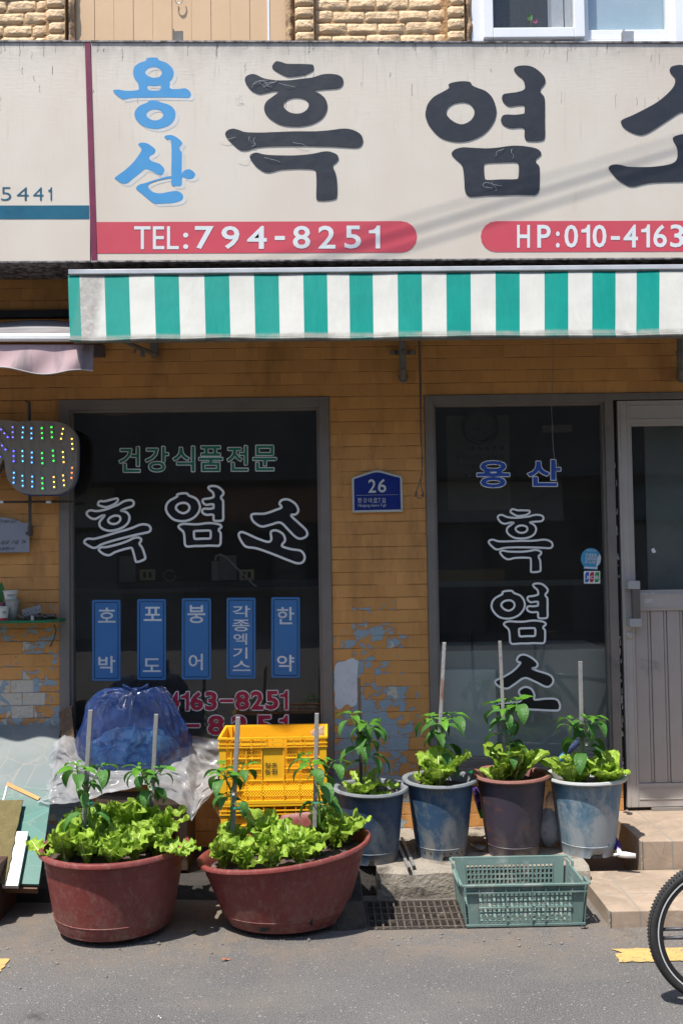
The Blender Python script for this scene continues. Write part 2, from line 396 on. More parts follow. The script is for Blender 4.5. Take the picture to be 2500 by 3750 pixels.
M_aw_w = awning_mat("awning_white", (0.37, 0.37, 0.35), 0.9)

def asphalt_mat():
    m, nt, n, l, b = newmat("asphalt"); k = NB(nt); v = k.obj(); x, y, z = k.sep(v)
    base = k.mix(k.ramp(k.noise(v, 1.1, 5, 0.6), 0.35, 0.65), (0.108, 0.104, 0.103), (0.146, 0.140, 0.134))
    fine = k.noise(v, 160, 4, 0.8)
    base = k.mix(k.ramp(fine, 0.38, 0.52, 0.7, 0), base, (0.035, 0.035, 0.037))
    base = k.mix(k.ramp(k.noise(v, 210, 3, 0.7), 0.55, 0.64, 0, 0.85), base, (0.29, 0.28, 0.27))
    spk = k.ramp(k.voro(v, 62), 0.14, 0.22, 1, 0)
    spk = k.math('MULTIPLY', spk, k.ramp(k.noise(v, 40, 1), 0.50, 0.56))
    base = k.mix(k.math('MULTIPLY', spk, 0.8), base, (0.36, 0.34, 0.32))
    tan = k.math('MULTIPLY', k.ramp(k.noise(k.mapping(v, (0.7, 1.6, 1)), 2.3, 5, 0.6), 0.50, 0.72, 0, 0.40), 1.0)
    base = k.mix(tan, base, (0.20, 0.17, 0.14))
    # dusty brown band swept against the kerb
    band = k.math('MULTIPLY', k.ramp(y, -1.42, -1.15, 0, 1), k.ramp(k.noise(v, 7, 7, 0.75), 0.40, 0.62, 0.05, 0.7))
    base = k.mix(band, base, (0.185, 0.145, 0.11))
    stain = k.ramp(k.noise(v, 3.4, 6, 0.7), 0.63, 0.72, 0, 0.7)
    base = k.mix(stain, base, (0.04, 0.038, 0.038))
    l.new(base, b.inputs["Base Color"]); b.inputs["Roughness"].default_value = 0.85; b.inputs["Specular IOR Level"].default_value = 0.25
    h = k.math('ADD', fine, k.math('MULTIPLY', k.noise(v, 60, 3), 0.7))
    h = k.math('ADD', h, k.math('MULTIPLY', k.noise(v, 6, 3), 1.5))
    l.new(k.bump(h, 0.8, 0.006), b.inputs["Normal"]); return m
M_asph = asphalt_mat()
M_conc = mat("kerb_concrete", (0.29, 0.255, 0.21), 0.85, (0.21, 0.18, 0.145), 7, bump=0.8, bscale=50, dirt=(0.075, 0.065, 0.055), dthr=(0.5, 0.66), dscale=9)
M_darkconc = mat("damp_shaded_concrete", (0.040, 0.035, 0.030), 0.85, (0.025, 0.022, 0.02), 9, bump=0.8, bscale=40, dirt=(0.02, 0.02, 0.018), dthr=(0.55, 0.7), dscale=6)  # damp dark concrete, darkened further to paint in the shade behind the tubs
M_yellow = None
def paint_line_mat():
    m, nt, n, l, b = newmat("worn_yellow_paint"); k = NB(nt); v = k.obj()
    col = k.mix(k.ramp(k.noise(v, 9, 6, 0.7), 0.35, 0.65), (0.52, 0.34, 0.11), (0.44, 0.29, 0.10))
    col = k.mix(k.ramp(k.noise(v, 70, 5, 0.8), 0.53, 0.62, 0, 0.9), col, (0.13, 0.12, 0.11))
    l.new(col, b.inputs["Base Color"]); b.inputs["Roughness"].default_value = 0.75
    l.new(k.bump(k.noise(v, 160, 3), 0.6, 0.004), b.inputs["Normal"]); return m
M_yellow = paint_line_mat()
def tile_mat():
    m, nt, n, l, b = newmat("stone_look_tile"); k = NB(nt); v = k.obj(); x, y, z = k.sep(v)
    vec = k.comb(x, k.math('SUBTRACT', y, k.math('MULTIPLY', z, 1.0)), 0.0)
    br = k.node("ShaderNodeTexBrick"); br.offset = 0.0; l.new(k.mapping(vec, loc=(-0.20, 0.05, 0)), br.inputs["Vector"])
    br.inputs["Scale"].default_value = 1; br.inputs["Mortar Size"].default_value = 0.004; br.inputs["Brick Width"].default_value = 0.30; br.inputs["Row Height"].default_value = 0.30
    n1 = k.noise(v, 5, 7, 0.65, 0.8); 
    col = k.mix(k.ramp(n1, 0.35, 0.65), (0.36, 0.275, 0.205), (0.24, 0.185, 0.14))
    col = k.mix(k.ramp(k.noise(k.mapping(v, (1, 1, 3)), 9, 6, 0.7, 1.2), 0.55, 0.7, 0, 0.6), col, (0.44, 0.36, 0.27))
    crk = k.ramp(k.voro(v, 7, 'DISTANCE_TO_EDGE'), 0.0, 0.012, 0.6, 0)
    col = k.mix(crk, col, (0.16, 0.11, 0.08))
    col = k.mix(br.outputs["Fac"], col, (0.24, 0.21, 0.18))
    col = k.mix(k.ramp(k.noise(v, 25, 6, 0.8), 0.6, 0.75, 0, 0.5), col, (0.20, 0.15, 0.11))
    l.new(col, b.inputs["Base Color"]); b.inputs["Roughness"].default_value = 0.6
    l.new(k.bump(k.math('SUBTRACT', n1, br.outputs["Fac"]), 0.4, 0.006), b.inputs["Normal"]); return m
M_tile = tile_mat()
def tub_mat():
    m, nt, n, l, b = newmat("maroon_rubber"); k = NB(nt); v = k.obj(); x, y, z = k.sep(v)
    col = k.mix(k.ramp(k.noise(v, 4, 5, 0.6), 0.35, 0.65), (0.175, 0.034, 0.030), (0.145, 0.030, 0.028))
    mud = k.math('MULTIPLY', k.ramp(k.noise(v, 26, 8, 0.8), 0.48, 0.62), k.ramp(k.math('ADD', z, k.math('MULTIPLY', k.noise(v, 5, 2), -0.12)), -0.06, 0.12, 1, 0))
    col = k.mix(k.math('MULTIPLY', mud, 0.85), col, (0.17, 0.13, 0.10))
    scuff = k.ramp(k.noise(v, 7, 7, 0.75, 0.5), 0.62, 0.72, 0, 0.55)
    col = k.mix(scuff, col, (0.07, 0.035, 0.035))
    dust = k.ramp(k.noise(k.mapping(v, (1, 1, 0.5)), 40, 4, 0.8), 0.50, 0.70, 0, 0.40)
    col = k.mix(dust, col, (0.27, 0.17, 0.145))
    fade = k.ramp(k.noise(k.mapping(v, (1, 1, 0.4)), 3.2, 5, 0.65), 0.5, 0.75, 0, 0.4)
    col = k.mix(fade, col, (0.25, 0.10, 0.085))
    l.new(col, b.inputs["Base Color"]); b.inputs["Roughness"].default_value = 0.5; b.inputs["Specular IOR Level"].default_value = 0.35
    l.new(k.bump(k.math('ADD', k.noise(v, 60, 4), k.math('MULTIPLY', mud, 1.0)), 0.25, 0.005), b.inputs["Normal"]); return m
M_tub = tub_mat()
def pot_mat(name, c, worn, worn_amt, rust=None):
    m, nt, n, l, b = newmat(name); k = NB(nt); v = k.obj(); x, y, z = k.sep(v)
    w = k.math('ADD', k.noise(k.mapping(v, (1.3, 1.3, 0.9)), 7, 8, 0.72, 0.4), k.ramp(z, 0.02, 0.3, 0.10, -0.06))
    col = k.mix(k.ramp(k.noise(v, 4, 3), 0.3, 0.7), c, tuple(q*0.75 for q in c))
    col = k.mix(k.ramp(w, 0.62-worn_amt, 0.78-worn_amt), col, worn)
    drop = k.math('MULTIPLY', k.ramp(k.voro(v, 26), 0.16, 0.24, 1, 0), k.ramp(k.noise(v, 8, 1), 0.56, 0.6))
    col = k.mix(k.math('MULTIPLY', drop, 0.6), col, tuple(q*0.45 for q in c))
    if rust: col = k.mix(k.ramp(k.noise(k.mapping(v, (1, 1, 3)), 8, 6, 0.7), 0.55, 0.66, 0, 0.8), col, rust)
    col = k.mix(k.math('MULTIPLY', k.ramp(z, 0.0, 0.05, 1, 0), k.ramp(k.noise(v, 15, 6), 0.42, 0.6)), col, (0.20, 0.16, 0.12))
    l.new(col, b.inputs["Base Color"]); b.inputs["Roughness"].default_value = 0.55
    l.new(k.bump(k.noise(v, 50, 5), 0.25, 0.004), b.inputs["Normal"]); return m
M_soil = mat("soil", (0.085, 0.058, 0.040), 0.95, (0.045, 0.03, 0.040), 40, bump=1.0, bscale=60, dirt=(0.19, 0.14, 0.10), dthr=(0.55, 0.68), dscale=25)
M_lett = leaf_mat("lettuce_leaf", (0.36, 0.52, 0.065), (0.27, 0.43, 0.050), 0.36, 0.55)
M_rib = mat("lettuce_rib", (0.55, 0.66, 0.30), 0.5)
M_pep = leaf_mat("pepper_leaf", (0.085, 0.22, 0.045), (0.062, 0.17, 0.036), 0.30, 0.5)
M_pepy = leaf_mat("pepper_young_leaf", (0.135, 0.34, 0.035), (0.10, 0.27, 0.03), 0.32, 0.38)
M_stem = mat("green_stem", (0.10, 0.20, 0.04), 0.6)
M_tie = mat("green_tie", (0.05, 0.36, 0.22), 0.5)
M_stakeg = mat("weathered_grey_stake", (0.27, 0.265, 0.255), 0.6, (0.19, 0.185, 0.18), 20, bump=0.3, stretch=(1, 1, 0.2), dirt=(0.14, 0.12, 0.10), dthr=(0.6, 0.75))
M_stakeb = mat("dark_brown_stake", (0.045, 0.032, 0.028), 0.65, (0.07, 0.05, 0.04), 20, bump=0.3, stretch=(1, 1, 0.2))
M_stakep = mat("peeling_stake", (0.26, 0.255, 0.25), 0.6, (0.20, 0.09, 0.06), 16, bump=0.4, stretch=(1, 1, 0.4), contrast=(0.5, 0.6))
M_crateY = mat("yellow_plastic", (0.80, 0.42, 0.014), 0.38, (0.74, 0.385, 0.016), 4, spec=0.5, dirt=(0.45, 0.25, 0.05), dthr=(0.66, 0.85))
M_crateG = mat("faded_green_plastic", (0.155, 0.225, 0.205), 0.5, (0.115, 0.18, 0.165), 6, dirt=(0.30, 0.33, 0.30), dthr=(0.55, 0.72), dscale=9)
# ------------------------------------------------------------------ layout numbers
ROADZ, PLZ = 0.0, 0.122
def wx(px, py, Y=0.0): return U(px, py, Y).x
def wz(px, py, Y=0.0): return U(px, py, Y).z
#PARTS_BELOW
# ================================================================== GROUND
PX0, PX1 = UZ(1335, 3300, 0).x, UZ(1715, 3300, 0).x      # drain opening
PY0, PY1 = -0.985, -0.655
b = MB()
xs = [-30, PX0, PX1, 30]; ys = [-30, PY0, PY1, 6]
for i in range(3):
    for j in range(3):
        if (i, j) != (1, 1):
            b.quad((xs[i], ys[j], 0), (xs[i+1], ys[j], 0), (xs[i+1], ys[j+1], 0), (xs[i], ys[j+1], 0))
kind(b.build("road", M_asph), "structure")
b = MB()
def line_poly(pts, seed):
    rnd = random.Random(seed); out = []
    for i, p in enumerate(pts):
        q = pts[(i+1) % len(pts)]; n = max(1, int(math.hypot(q[0]-p[0], q[1]-p[1])/0.02))
        for t in range(n):
            out.append((p[0]+(q[0]-p[0])*t/n+rnd.uniform(-.005, .005), p[1]+(q[1]-p[1])*t/n+rnd.uniform(-.004, .004)))
    return out
a0 = UZ(2236, 3478, 0); a1 = UZ(2262, 3527, 0)
pts = [(a0.x, a0.y), (a0.x+.03, a0.y-.035), (a0.x+.005, a0.y-.05), (a1.x, a1.y), (a0.x+3.0, a1.y-.01), (a0.x+3.0, a0.y)]
b.poly([[Vector((x, y, 0.004)) for x, y in line_poly(pts, 3)]])
a0 = UZ(36, 3515, 0); a1 = UZ(2, 3562, 0)
pts = [(a0.x, a0.y), (a0.x-3, a0.y), (a0.x-3, a1.y), (a1.x, a1.y)]
b.poly([[Vector((x, y, 0.004)) for x, y in line_poly(pts, 5)]])
kind(b.build("road_marking", M_yellow), "structure")
# drain: pit and grating
b = MB(); d = 0.34
b.quad((PX0, PY0, 0), (PX0, PY1, 0), (PX0, PY1, -d), (PX0, PY0, -d)); b.quad((PX1, PY0, 0), (PX1, PY1, 0), (PX1, PY1, -d), (PX1, PY0, -d))
b.quad((PX0, PY1, 0), (PX1, PY1, 0), (PX1, PY1, -d), (PX0, PY1, -d)); b.quad((PX0, PY0, 0), (PX1, PY0, 0), (PX1, PY0, -d), (PX0, PY0, -d))
b.quad((PX0, PY0, -d), (PX1, PY0, -d), (PX1, PY1, -d), (PX0, PY1, -d))
kind(b.build("drain_pit", mat("pit_shade", (.018, .016, .014), .9, (.01, .009, .008), 20)), "structure")  # near-black colour stands in for the shade inside the pit
g = T("drain_grating", "rusty dark iron drain grating set in the road before the low kerb", "drain grating", ((PX0+PX1)/2, (PY0+PY1)/2, 0))
b = MB(); n = 15
for i in range(n+1):
    x = PX0+.006+(PX1-PX0-.012)*i/n; sk = .012*math.sin(i*1.7)
    b.box((x-.0035, PY0+.004, -.028), (x+.0035, PY1-.004, .002+.001*(i % 2)))
M_rust = mat("rusty_grating", (0.060, 0.052, 0.046), 0.75, (0.09, 0.072, 0.058), 14, bump=0.6, dirt=(0.17, 0.14, 0.11), dthr=(0.55, 0.7), dscale=18)
b.build("bar", M_rust, g)
b = MB()
for j in range(5):
    y = PY0+.02+(PY1-PY0-.04)*j/4; b.box((PX0+.002, y-.004, -.02), (PX1-.002, y+.004, .0045))
b.build("cross_bar", M_rust, g)
# low plinth under the row of pots
KX0 = UZ(1378, 3175, PLZ).x
b = MB(); X = [KX0+i*(1.10-KX0)/44 for i in range(45)]
def plf(u, v):
    i = int(round(u*44)); x = X[i]
    prof = [(-0.645, -0.02), (-0.645, 0.055), (-0.642, 0.105), (-0.625, PLZ), (-0.5, PLZ), (-0.25, PLZ), (0.0, PLZ)]
    y, z = prof[int(round(v*6))]; w = 1 if v < .6 else .3
    nv = noise.noise_vector(Vector((x*7, y*9, z*9)))
    return Vector((x, y+nv.y*.014*w, z+nv.z*.006*w))
b.grid(plf, 44, 6); b.add([plf(0, j/6) for j in range(7)]+[Vector((X[0], 0, -.02))], [tuple(range(8))])
kind(b.build("kerb", M_conc, smooth=False), "structure")
# broken damp ground, coloured darker for shade, on the left, behind the tubs, and a cracked lump beside the drain
b = MB()
def lowf(u, v):
    x = -3.2+u*(KX0-.004+3.2); y = -0.60+v*0.60
    k_ = min(1, max(0, (x+.07)/.05)); k_ = k_*k_*(3-2*k_)
    z = (.05+.018*noise.noise(Vector((x*4, y*6, 1))))*(1-k_)+(PLZ-.001)*k_
    if v < .06: z = -0.01
    return Vector((x, y+.03*noise.noise(Vector((x*3, 0, 5))) * (1 if v < .9 else 0), z))
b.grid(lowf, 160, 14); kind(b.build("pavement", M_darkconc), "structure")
b = MB(); x0, x1 = PX0-.22, PX0-.004
def lump(u, v):
    x = x0+(x1-x0)*u; y = -.98+.36*v; z = (.125+.02*noise.noise(Vector((x*9, y*9, 3))))
    e = min(u, 1-u, v, 1-v)
    if e < .01: z = -.01
    return Vector((x, y+.012*noise.noise(Vector((x*14, y*4, 8))), z*(0.78 if v < .55 else 1)))
b.grid(lump, 14, 14)
M_lump = mat("crumbling_tarred_block", (0.035, 0.03, 0.027), 0.9, (0.06, 0.052, 0.045), 14, bump=1.0, bscale=50)
tag(b.build("concrete_block", M_lump), "dark crumbling concrete block between the drain grating and the torn red tub", "block")
# tiled steps
def step(name, px_corner, py_corner, top, yf, yb, label):
    o = T(name, label, "step", (1.6, (yf+yb)/2, top))
    xl = UZ(px_corner, py_corner, top).x
    b = MB(); b.box((xl, yf, -0.02), (xl+1.75, yb, top)); b.build("step_tread", M_tile, o, bevel=0.004)
    b = MB(); b.box((xl-.006, yf-.003, top-.012), (xl+.004, yf+.006, top+.002))
    b.tube([(xl-.002, yf-.002, -.0), (xl-.002, yf-.002, top+.001)], .005, 6); b.build("edge_trim", M_conc, o)
    return xl
S1 = step("tiled_step", 2219, 3322, .064, -1.010, -0.520, "lower brown stone tiled step at the edge of the road by the wheel")
S2 = step("tiled_step", 2338, 3073, .187, -0.515, 0.03, "upper brown stone tiled step under the aluminium door")
# gravel and litter swept against the tubs
b = MB(); rnd = random.Random(11)
for i in range(900):
    x = rnd.uniform(-1.9, 1.5); y = -1.02-abs(rnd.gauss(0, .10))-.02
    if i > 620: x = rnd.uniform(-1.9, 1.9); y = rnd.uniform(-2.1, -1.1)
    r = rnd.uniform(.0012, .004) if rnd.random() < .93 else rnd.uniform(.004, .008)
    c = Vector((x, y, r*.5)); vs = []
    for p in ((1,0,0),(-1,0,0),(0,1,0),(0,-1,0),(0,0,1),(0,0,-.6)): vs.append(c+Vector(p)*r*rnd.uniform(.6, 1.3))
    b.add(vs, [(0,2,4),(2,1,4),(1,3,4),(3,0,4),(2,0,5),(1,2,5),(3,1,5),(0,3,5)])
M_grit = mat("grit", (0.24, 0.22, 0.20), 0.9, (0.12, 0.11, 0.10), 3)
kind(b.build("gravel", M_grit), "stuff")
for i, (px, py, c, lab) in enumerate([(828, 3516, (0.45, 0.14, 0.05), "small orange leaf scrap lying on the asphalt before the torn tub"), (710, 3410, (0.20, 0.30, 0.06), "withered green leaf on the ground between the two red tubs"), (585, 3728, (0.75, 0.75, 0.73), "tiny white paper scrap on the road at the bottom edge"), (1640, 3398, (0.09, 0.06, 0.04), "thin dark twig on the road below the green crate"), (2138, 3398, (0.05, 0.045, 0.04), "dark dead leaf on the road before the lower step")]):
    c0 = UZ(px, py, .003); b = MB()
    L = .035 if i != 3 else .11; wd = .014 if i != 3 else .003
    if i == 2: L, wd = .012, .010
    a = [.5, 1.2, .3, .05, .2][i]
    def lf(u, v): 
        s = (u-.5)*L; t = (v-.5)*wd*(1-(2*u-1)**2*.9)
        return Vector((c0.x+s*math.cos(a)-t*math.sin(a), c0.y+s*math.sin(a)+t*math.cos(a), .004+.006*abs(v-.5)+.004*math.sin(u*6)))
    b.grid(lf, 8, 3)
    tag(b.build("twig" if i == 3 else ("paper_scrap" if i == 2 else "fallen_leaf"), mat("litter_%d" % i, c, .8)), lab, "litter")

# ================================================================== BUILDING
BLD = T("shop_building", "two storey shop building, orange painted brick below and tan rough brick above", "building")
LX0, LX1 = wx(217, 2000), wx(1213, 2000)
RX0 = wx(1563, 2100); DX0 = wx(2262, 2200); DX1 = DX0+0.93
TZ = (wz(215, 1464)+wz(1200, 1452)+wz(1553, 1447))/3
SILL = 0.40
b = MB()
xs = [-4.5, LX0, LX1, RX0, DX0, DX1, 4.5]; zs = [-0.1, .180, SILL, TZ, 2.98]
def hole(i, j):
    return (i == 1 and j == 2) or (i == 3 and j == 2) or (i == 4 and j in (1, 2))
for i in range(6):
    for j in range(4):
        if hole(i, j): 
            for (di, dj) in ((-1,0),(1,0),(0,-1),(0,1)):
                if not hole(i+di, j+dj):
                    if di: x = xs[i] if di < 0 else xs[i+1]; b.quad((x,0,zs[j]),(x,.16,zs[j]),(x,.16,zs[j+1]),(x,0,zs[j+1]))
                    else: z = zs[j] if dj < 0 else zs[j+1]; b.quad((xs[i],0,z),(xs[i+1],0,z),(xs[i+1],.16,z),(xs[i],.16,z))
        else: b.quad((xs[i],0,zs[j]),(xs[i+1],0,zs[j]),(xs[i+1],0,zs[j+1]),(xs[i],0,zs[j+1]))
b.build("wall", M_wall, BLD)
# smear of white filler on the pier beside the left window
pp = smooth_loop([(1228,2440),(1262,2420),(1296,2412),(1312,2425),(1306,2470),(1308,2520),(1305,2572),(1288,2590),(1268,2580),(1245,2600),(1228,2585),(1224,2520)], 3)
b = MB(); rr = random.Random(4); b.poly([lift([(x+rr.uniform(-3, 3), y+rr.uniform(-3, 3)) for x, y in pp], -.002)], (0, .0015, 0))
b.build("filler_patch", mat("white_filler", (0.58, 0.60, 0.63), 0.8, (0.50, 0.525, 0.56), 12, bump=.6, bscale=25), BLD)
# interior room seen through the glass
b = MB()
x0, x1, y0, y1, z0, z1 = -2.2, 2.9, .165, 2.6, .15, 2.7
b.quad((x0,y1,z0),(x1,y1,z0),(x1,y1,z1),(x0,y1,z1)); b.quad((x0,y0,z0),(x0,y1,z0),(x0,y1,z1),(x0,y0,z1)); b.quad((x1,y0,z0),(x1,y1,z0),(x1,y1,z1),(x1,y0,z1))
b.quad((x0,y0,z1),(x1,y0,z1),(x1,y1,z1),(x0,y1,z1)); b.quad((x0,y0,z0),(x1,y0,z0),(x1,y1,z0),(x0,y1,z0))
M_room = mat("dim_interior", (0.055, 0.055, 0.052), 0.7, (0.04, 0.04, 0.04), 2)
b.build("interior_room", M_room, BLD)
# upper storey ---------------------------------------------------------------
UZ0, UZ1 = 2.98, 4.75
b = MB(); rnd = random.Random(8)
def brickrow(xa, xb, y, course, length, depth, rough, z0=3.75, seed=0):
    r = random.Random(seed); z = z0; row = 0
    while z < UZ1:
        x = xa-(length*.5 if row % 2 else 0)+r.uniform(-.02, .02); 
        while x < xb:
            L = length*r.uniform(.85, 1.12); xa2, xb2 = max(x, xa)+.004, min(x+L, xb)-.004
            if xb2-xa2 > .03:
                h = course-.009+r.uniform(-.004, .003); dz = r.uniform(-.002, .002); nx = max(3, int((xb2-xa2)/.014)); nz = 6; sd = r.uniform(0, 99); dp = depth*r.uniform(.75, 1.15)
                def f(u, v):
                    xx = xa2+(xb2-xa2)*u; zz = z+dz+h*v
                    e = min(u*(xb2-xa2), (1-u)*(xb2-xa2), v*h, (1-v)*h)
                    k = min(1, e/.005); k = k*(2-k)
                    nn = noise.fractal(Vector((xx*22+sd, zz*26, sd)), .9, 2.1, 4)
                    big = noise.noise(Vector((xx*9+sd, zz*14, 3+sd)))
                    return Vector((xx+rough*.12*noise.noise(Vector((zz*40, xx*8, sd))), y-dp*k-rough*(nn*.5+max(0, big)*.7)*k, zz+rough*.15*noise.noise(Vector((xx*40, sd, zz*8)))))
                b.grid(f, nx, nz)
            x += L
        z += course; row += 1
CS = .0632
pl = [(wx(165, 80, -.02), wx(238, 80, -.02)), (wx(1078, 80, -.02), wx(1150, 80, -.02)), (wx(1636, 80, -.02), wx(1702, 80, -.02))]
brickrow(-4.5, pl[0][0]-.004, .03, CS, .165, .007, .011, seed=1)
RB = [b]; b = MB(); brickrow(pl[1][1]+.005, pl[2][0]-.004, .03, CS, .165, .007, .011, seed=2)
RB.append(b); b = MB(); brickrow(2.05, 4.5, .03, CS, .165, .010, .012, seed=4)
for i, (a, c) in enumerate(pl): brickrow(a, c, -.008, CS*1.0, .30, .012, .003, seed=20+i)
RB.append(b); [q.build("rough_brick", M_upbrick, BLD, smooth=True) for q in RB]
b = MB()
b.box((-4.5, .03, UZ0), (pl[0][0]+.003, .16, UZ1)); b.box((pl[1][1]-.003, .0301, UZ0), (pl[2][0]+.003, .16, UZ1)); b.box((2.04, .0302, UZ0), (4.5, .16, UZ1))
for a, c in pl: b.box((a+.002, -.008, UZ0), (c-.002, .158, UZ1))
b.box((pl[0][1], .09, UZ0), (pl[1][0], .17, UZ1)); b.box((pl[2][1], .12, UZ0), (2.041, .17, 3.55))
b.build("mortar_backing", mat("tan_mortar", (0.42, 0.255, 0.12), 0.85, (0.36, 0.215, 0.10), 20, bump=.9, bscale=50), BLD)
def chipstrip(xa, xb, y, seed):
    def f(u, v):
        x = xa+(xb-xa)*u; z = 3.7+v*1.0; n1 = noise.fractal(Vector((x*30, z*16, seed)), 1, 2, 4)
        return Vector((x, y-.016*n1-.02*math.sin(u*math.pi), z))
    b.grid(f, 8, 60)
for cs_ in ((pl[0][1]-.002, wx(279, 80, .05), .03, 1), (wx(1046, 80, .05), pl[1][0]+.002, .03, 6), (pl[2][1]-.002, wx(1728, 80, .04), .03, 9)):
    b = MB(); chipstrip(*cs_); b.build("chipped_reveal", M_chip, BLD, smooth=True)
# tan corrugated sheet over the blocked opening
b = MB(); xa, xb = wx(276, 80, .05), wx(1050, 80, .05); edges = [276+i*71 for i in range(11)]+[1050]
for i in range(11):
    p, q = wx(edges[i], 80, .05), wx(edges[i+1], 80, .05)
    b.box((p+.0015, .05+(.002 if i % 2 else 0), 3.6), (q-.0015, .07, UZ1))
b.box((xa, .0535, 3.6), (xb, .068, UZ1))
t_ = b.build("boarding", M_tan, BLD)
b = MB(); c0 = U(656, -12, .045); r0 = .021
b.tube([c0+Vector((r0*math.cos(a), -.012, r0*1.6*math.sin(a)-.01)) for a in [R_(150+i*24) for i in range(11)]], .003, 6); b.build("hook", M_steel, t_)
b = MB()
for px, w in ((979, .007), (984, .004)): 
    x = wx(px, 80, .049); b.box((x, .0465, 3.6), (x+w, .05, UZ1))
b.build("batten", M_white, t_)
# white sliding window upstairs
wf = MB(); Yw = .035
def pxbox(mb, px0, py0, px1, py1, y0, y1, mi=0):
    a = U(px0, (py0+py1)/2, y0).x; c = U(px1, (py0+py1)/2, y0).x; zt = U((px0+px1)/2, py0, y0).z; zb = U((px0+px1)/2, py1, y0).z
    mb.box((a, y0, zb), (c, y1, zt), mi); return a, c, zb, zt
ZT = 4.75
def zbox(mb, px0, px1, zb, zt, y0, y1): mb.box((wx(px0, 80, y0), y0, zb), (wx(px1, 80, y0), y1, zt))
zt_ = wz(2000, 137, .02)
zbox(wf, 1724, 1770, 3.55, ZT, .022, .14); zbox(wf, 2470, 2510, 3.55, ZT, .0225, .14)
wf.box((wx(1770, 80, .022), .0222, 3.55), (wx(2470, 80, .022), .1398, wz(2200, 147, .02)))
UW = wf.build("upper_window", M_white, BLD, bevel=.003)
def sash(name, px0, px1, zb, y0, fw_l, fw_r, fw_b):
    s_ = MB(); x0, x1 = wx(px0, 80, y0), wx(px1, 80, y0)
    s_.box((x0, y0, zb), (x0+fw_l, y0+.04, ZT)); s_.box((x1-fw_r, y0, zb), (x1, y0+.04, ZT)); s_.box((x0+fw_l, y0+.0004, zb), (x1-fw_r, y0+.0396, zb+fw_b))
    s_.build(name, M_white, UW, bevel=.004); return x0+fw_l, x1-fw_r, zb+fw_b
px_m = 4.95/FPX
ga = sash("sash", 1769, 2140, wz(1950, 137, .0), -.002, 37*px_m, 40*px_m, 38*px_m)
gb = sash("sash", 2110, 2470, wz(2300, 146, .05), .05, 45*px_m, 34*px_m, 40*px_m)
pm = MB(); pm.quad((ga[0], .02, ga[2]), (ga[1], .02, ga[2]), (ga[1], .02, ZT), (ga[0], .02, ZT)); pm.build("pane", M_glass_up, UW)
pm = MB(); pm.quad((gb[0], .07, gb[2]), (gb[1], .07, gb[2]), (gb[1], .07, ZT), (gb[0], .07, ZT)); pm.build("pane", M_glass_up, UW)
# inside: dark room, film-covered inner jamb, bubble film, pot flower
pm = MB(); x0 = wx(1805, 60, .04); x1 = wx(2018, 60, .04); 
pm.box((x0-.02, .12, 3.9), (x1, .125, ZT)); pm.build("dark_mesh_screen", mat("dark_screen", (0.02, 0.02, 0.02), .7, (0.045, 0.045, 0.045), 160, contrast=(.45, .6)), UW)
pm = MB(); zbox(pm, 2018, 2062, 3.9, ZT, .04, .11); zbox(pm, 2066, 2104, 3.9, ZT, .045, .11); pm.build("inner_jamb", mat("filmed_aluminium", (0.55, 0.55, 0.56), .35, (0.48, .48, .49), 30), UW)
pm = MB(); text(pm, "YL Chem", (2030, 0, 2042, 28), .038, 0, 0, 0); 
pm = MB(); zbox(pm, 2100, 2500, 3.9, ZT, .10, .105)
M_film = mat("bubble_film", (0.52, 0.64, 0.72), 0.35, (0.44, 0.57, 0.65), 5, bump=.12, bscale=90, dirt=(0.55, 0.66, 0.70), dthr=(0.56, 0.7), dscale=14)
pm.build("bubble_film", M_film, UW)
fl = T("flower_pot_plant", "pink flower with green leaf behind the upstairs window mesh", "flower", tuple(U(1945, 92, .10)))
pm = MB(); c0 = U(1950, 74, .09); pm.add([c0+Vector((-.012, 0, 0)), c0+Vector((.006, -.006, -.004)), c0+Vector((.018, 0, -.012)), c0+Vector((0, .002, -.014))], [(0,1,2,3)]); pm.add([c0+Vector((.002, -.003, -.012)), c0+Vector((.02, -.003, .004)), c0+Vector((.026, 0, -.01)), c0+Vector((.012, -.004, -.02))], [(0,1,2,3)])
pm.build("petals", mat("pink_petal", (0.6, 0.10, 0.22), .5), fl)
pm = MB(); c1 = U(1938, 62, .095); pm.add([c1+Vector((.016*math.cos(a), .004*math.sin(2*a), .022*math.sin(a))) for a in [i*.7 for i in range(9)]], [tuple(range(9))]); pm.tube([c1, c1+Vector((.01, 0, -.09))], .002, 5); pm.build("leaf", M_pepy, fl)

# shop windows -----------------------------------------------------------------
GY = 0.035                                   # plane of the glass
def frame_rect(mb, x0, x1, z0, z1, w, y0, y1, e=0.0):
    mb.box((x0, y0, z0), (x0+w, y1, z1)); mb.box((x1-w, y0, z0), (x1, y1, z1))
    mb.box((x0+w, y0+.0006+e, z1-w), (x1-w, y1-.0006, z1)); mb.box((x0+w, y0+.0006+e, z0), (x1-w, y1-.0006, z0+w))
def at(px, py, Y): return U(px, py, Y)
b = MB(); fw = 37*px_m
frame_rect(b, LX0+.002, LX1-.002, SILL+.002, TZ-.002, fw, -.008, .07)
frame_rect(b, LX0+fw+.001, LX1-fw-.001, SILL+fw+.001, TZ-fw-.001, .014, .008, .06)
b.box((LX0+.004, -.03, SILL-.02), (LX1-.004, -.0085, SILL+.012))
LW = b.build("shop_window", M_frame, BLD, bevel=.002)
b = MB(); b.quad((LX0+fw, GY, SILL+fw), (LX1-fw, GY, SILL+fw), (LX1-fw, GY, TZ-fw), (LX0+fw, GY, TZ-fw)); b.build("pane", M_glass, LW)
b = MB(); fw2 = 32*px_m; RX1 = wx(2262, 2200)
frame_rect(b, RX0+.002, RX1-.002, SILL+.002, TZ-.002, fw2, -.008, .07)
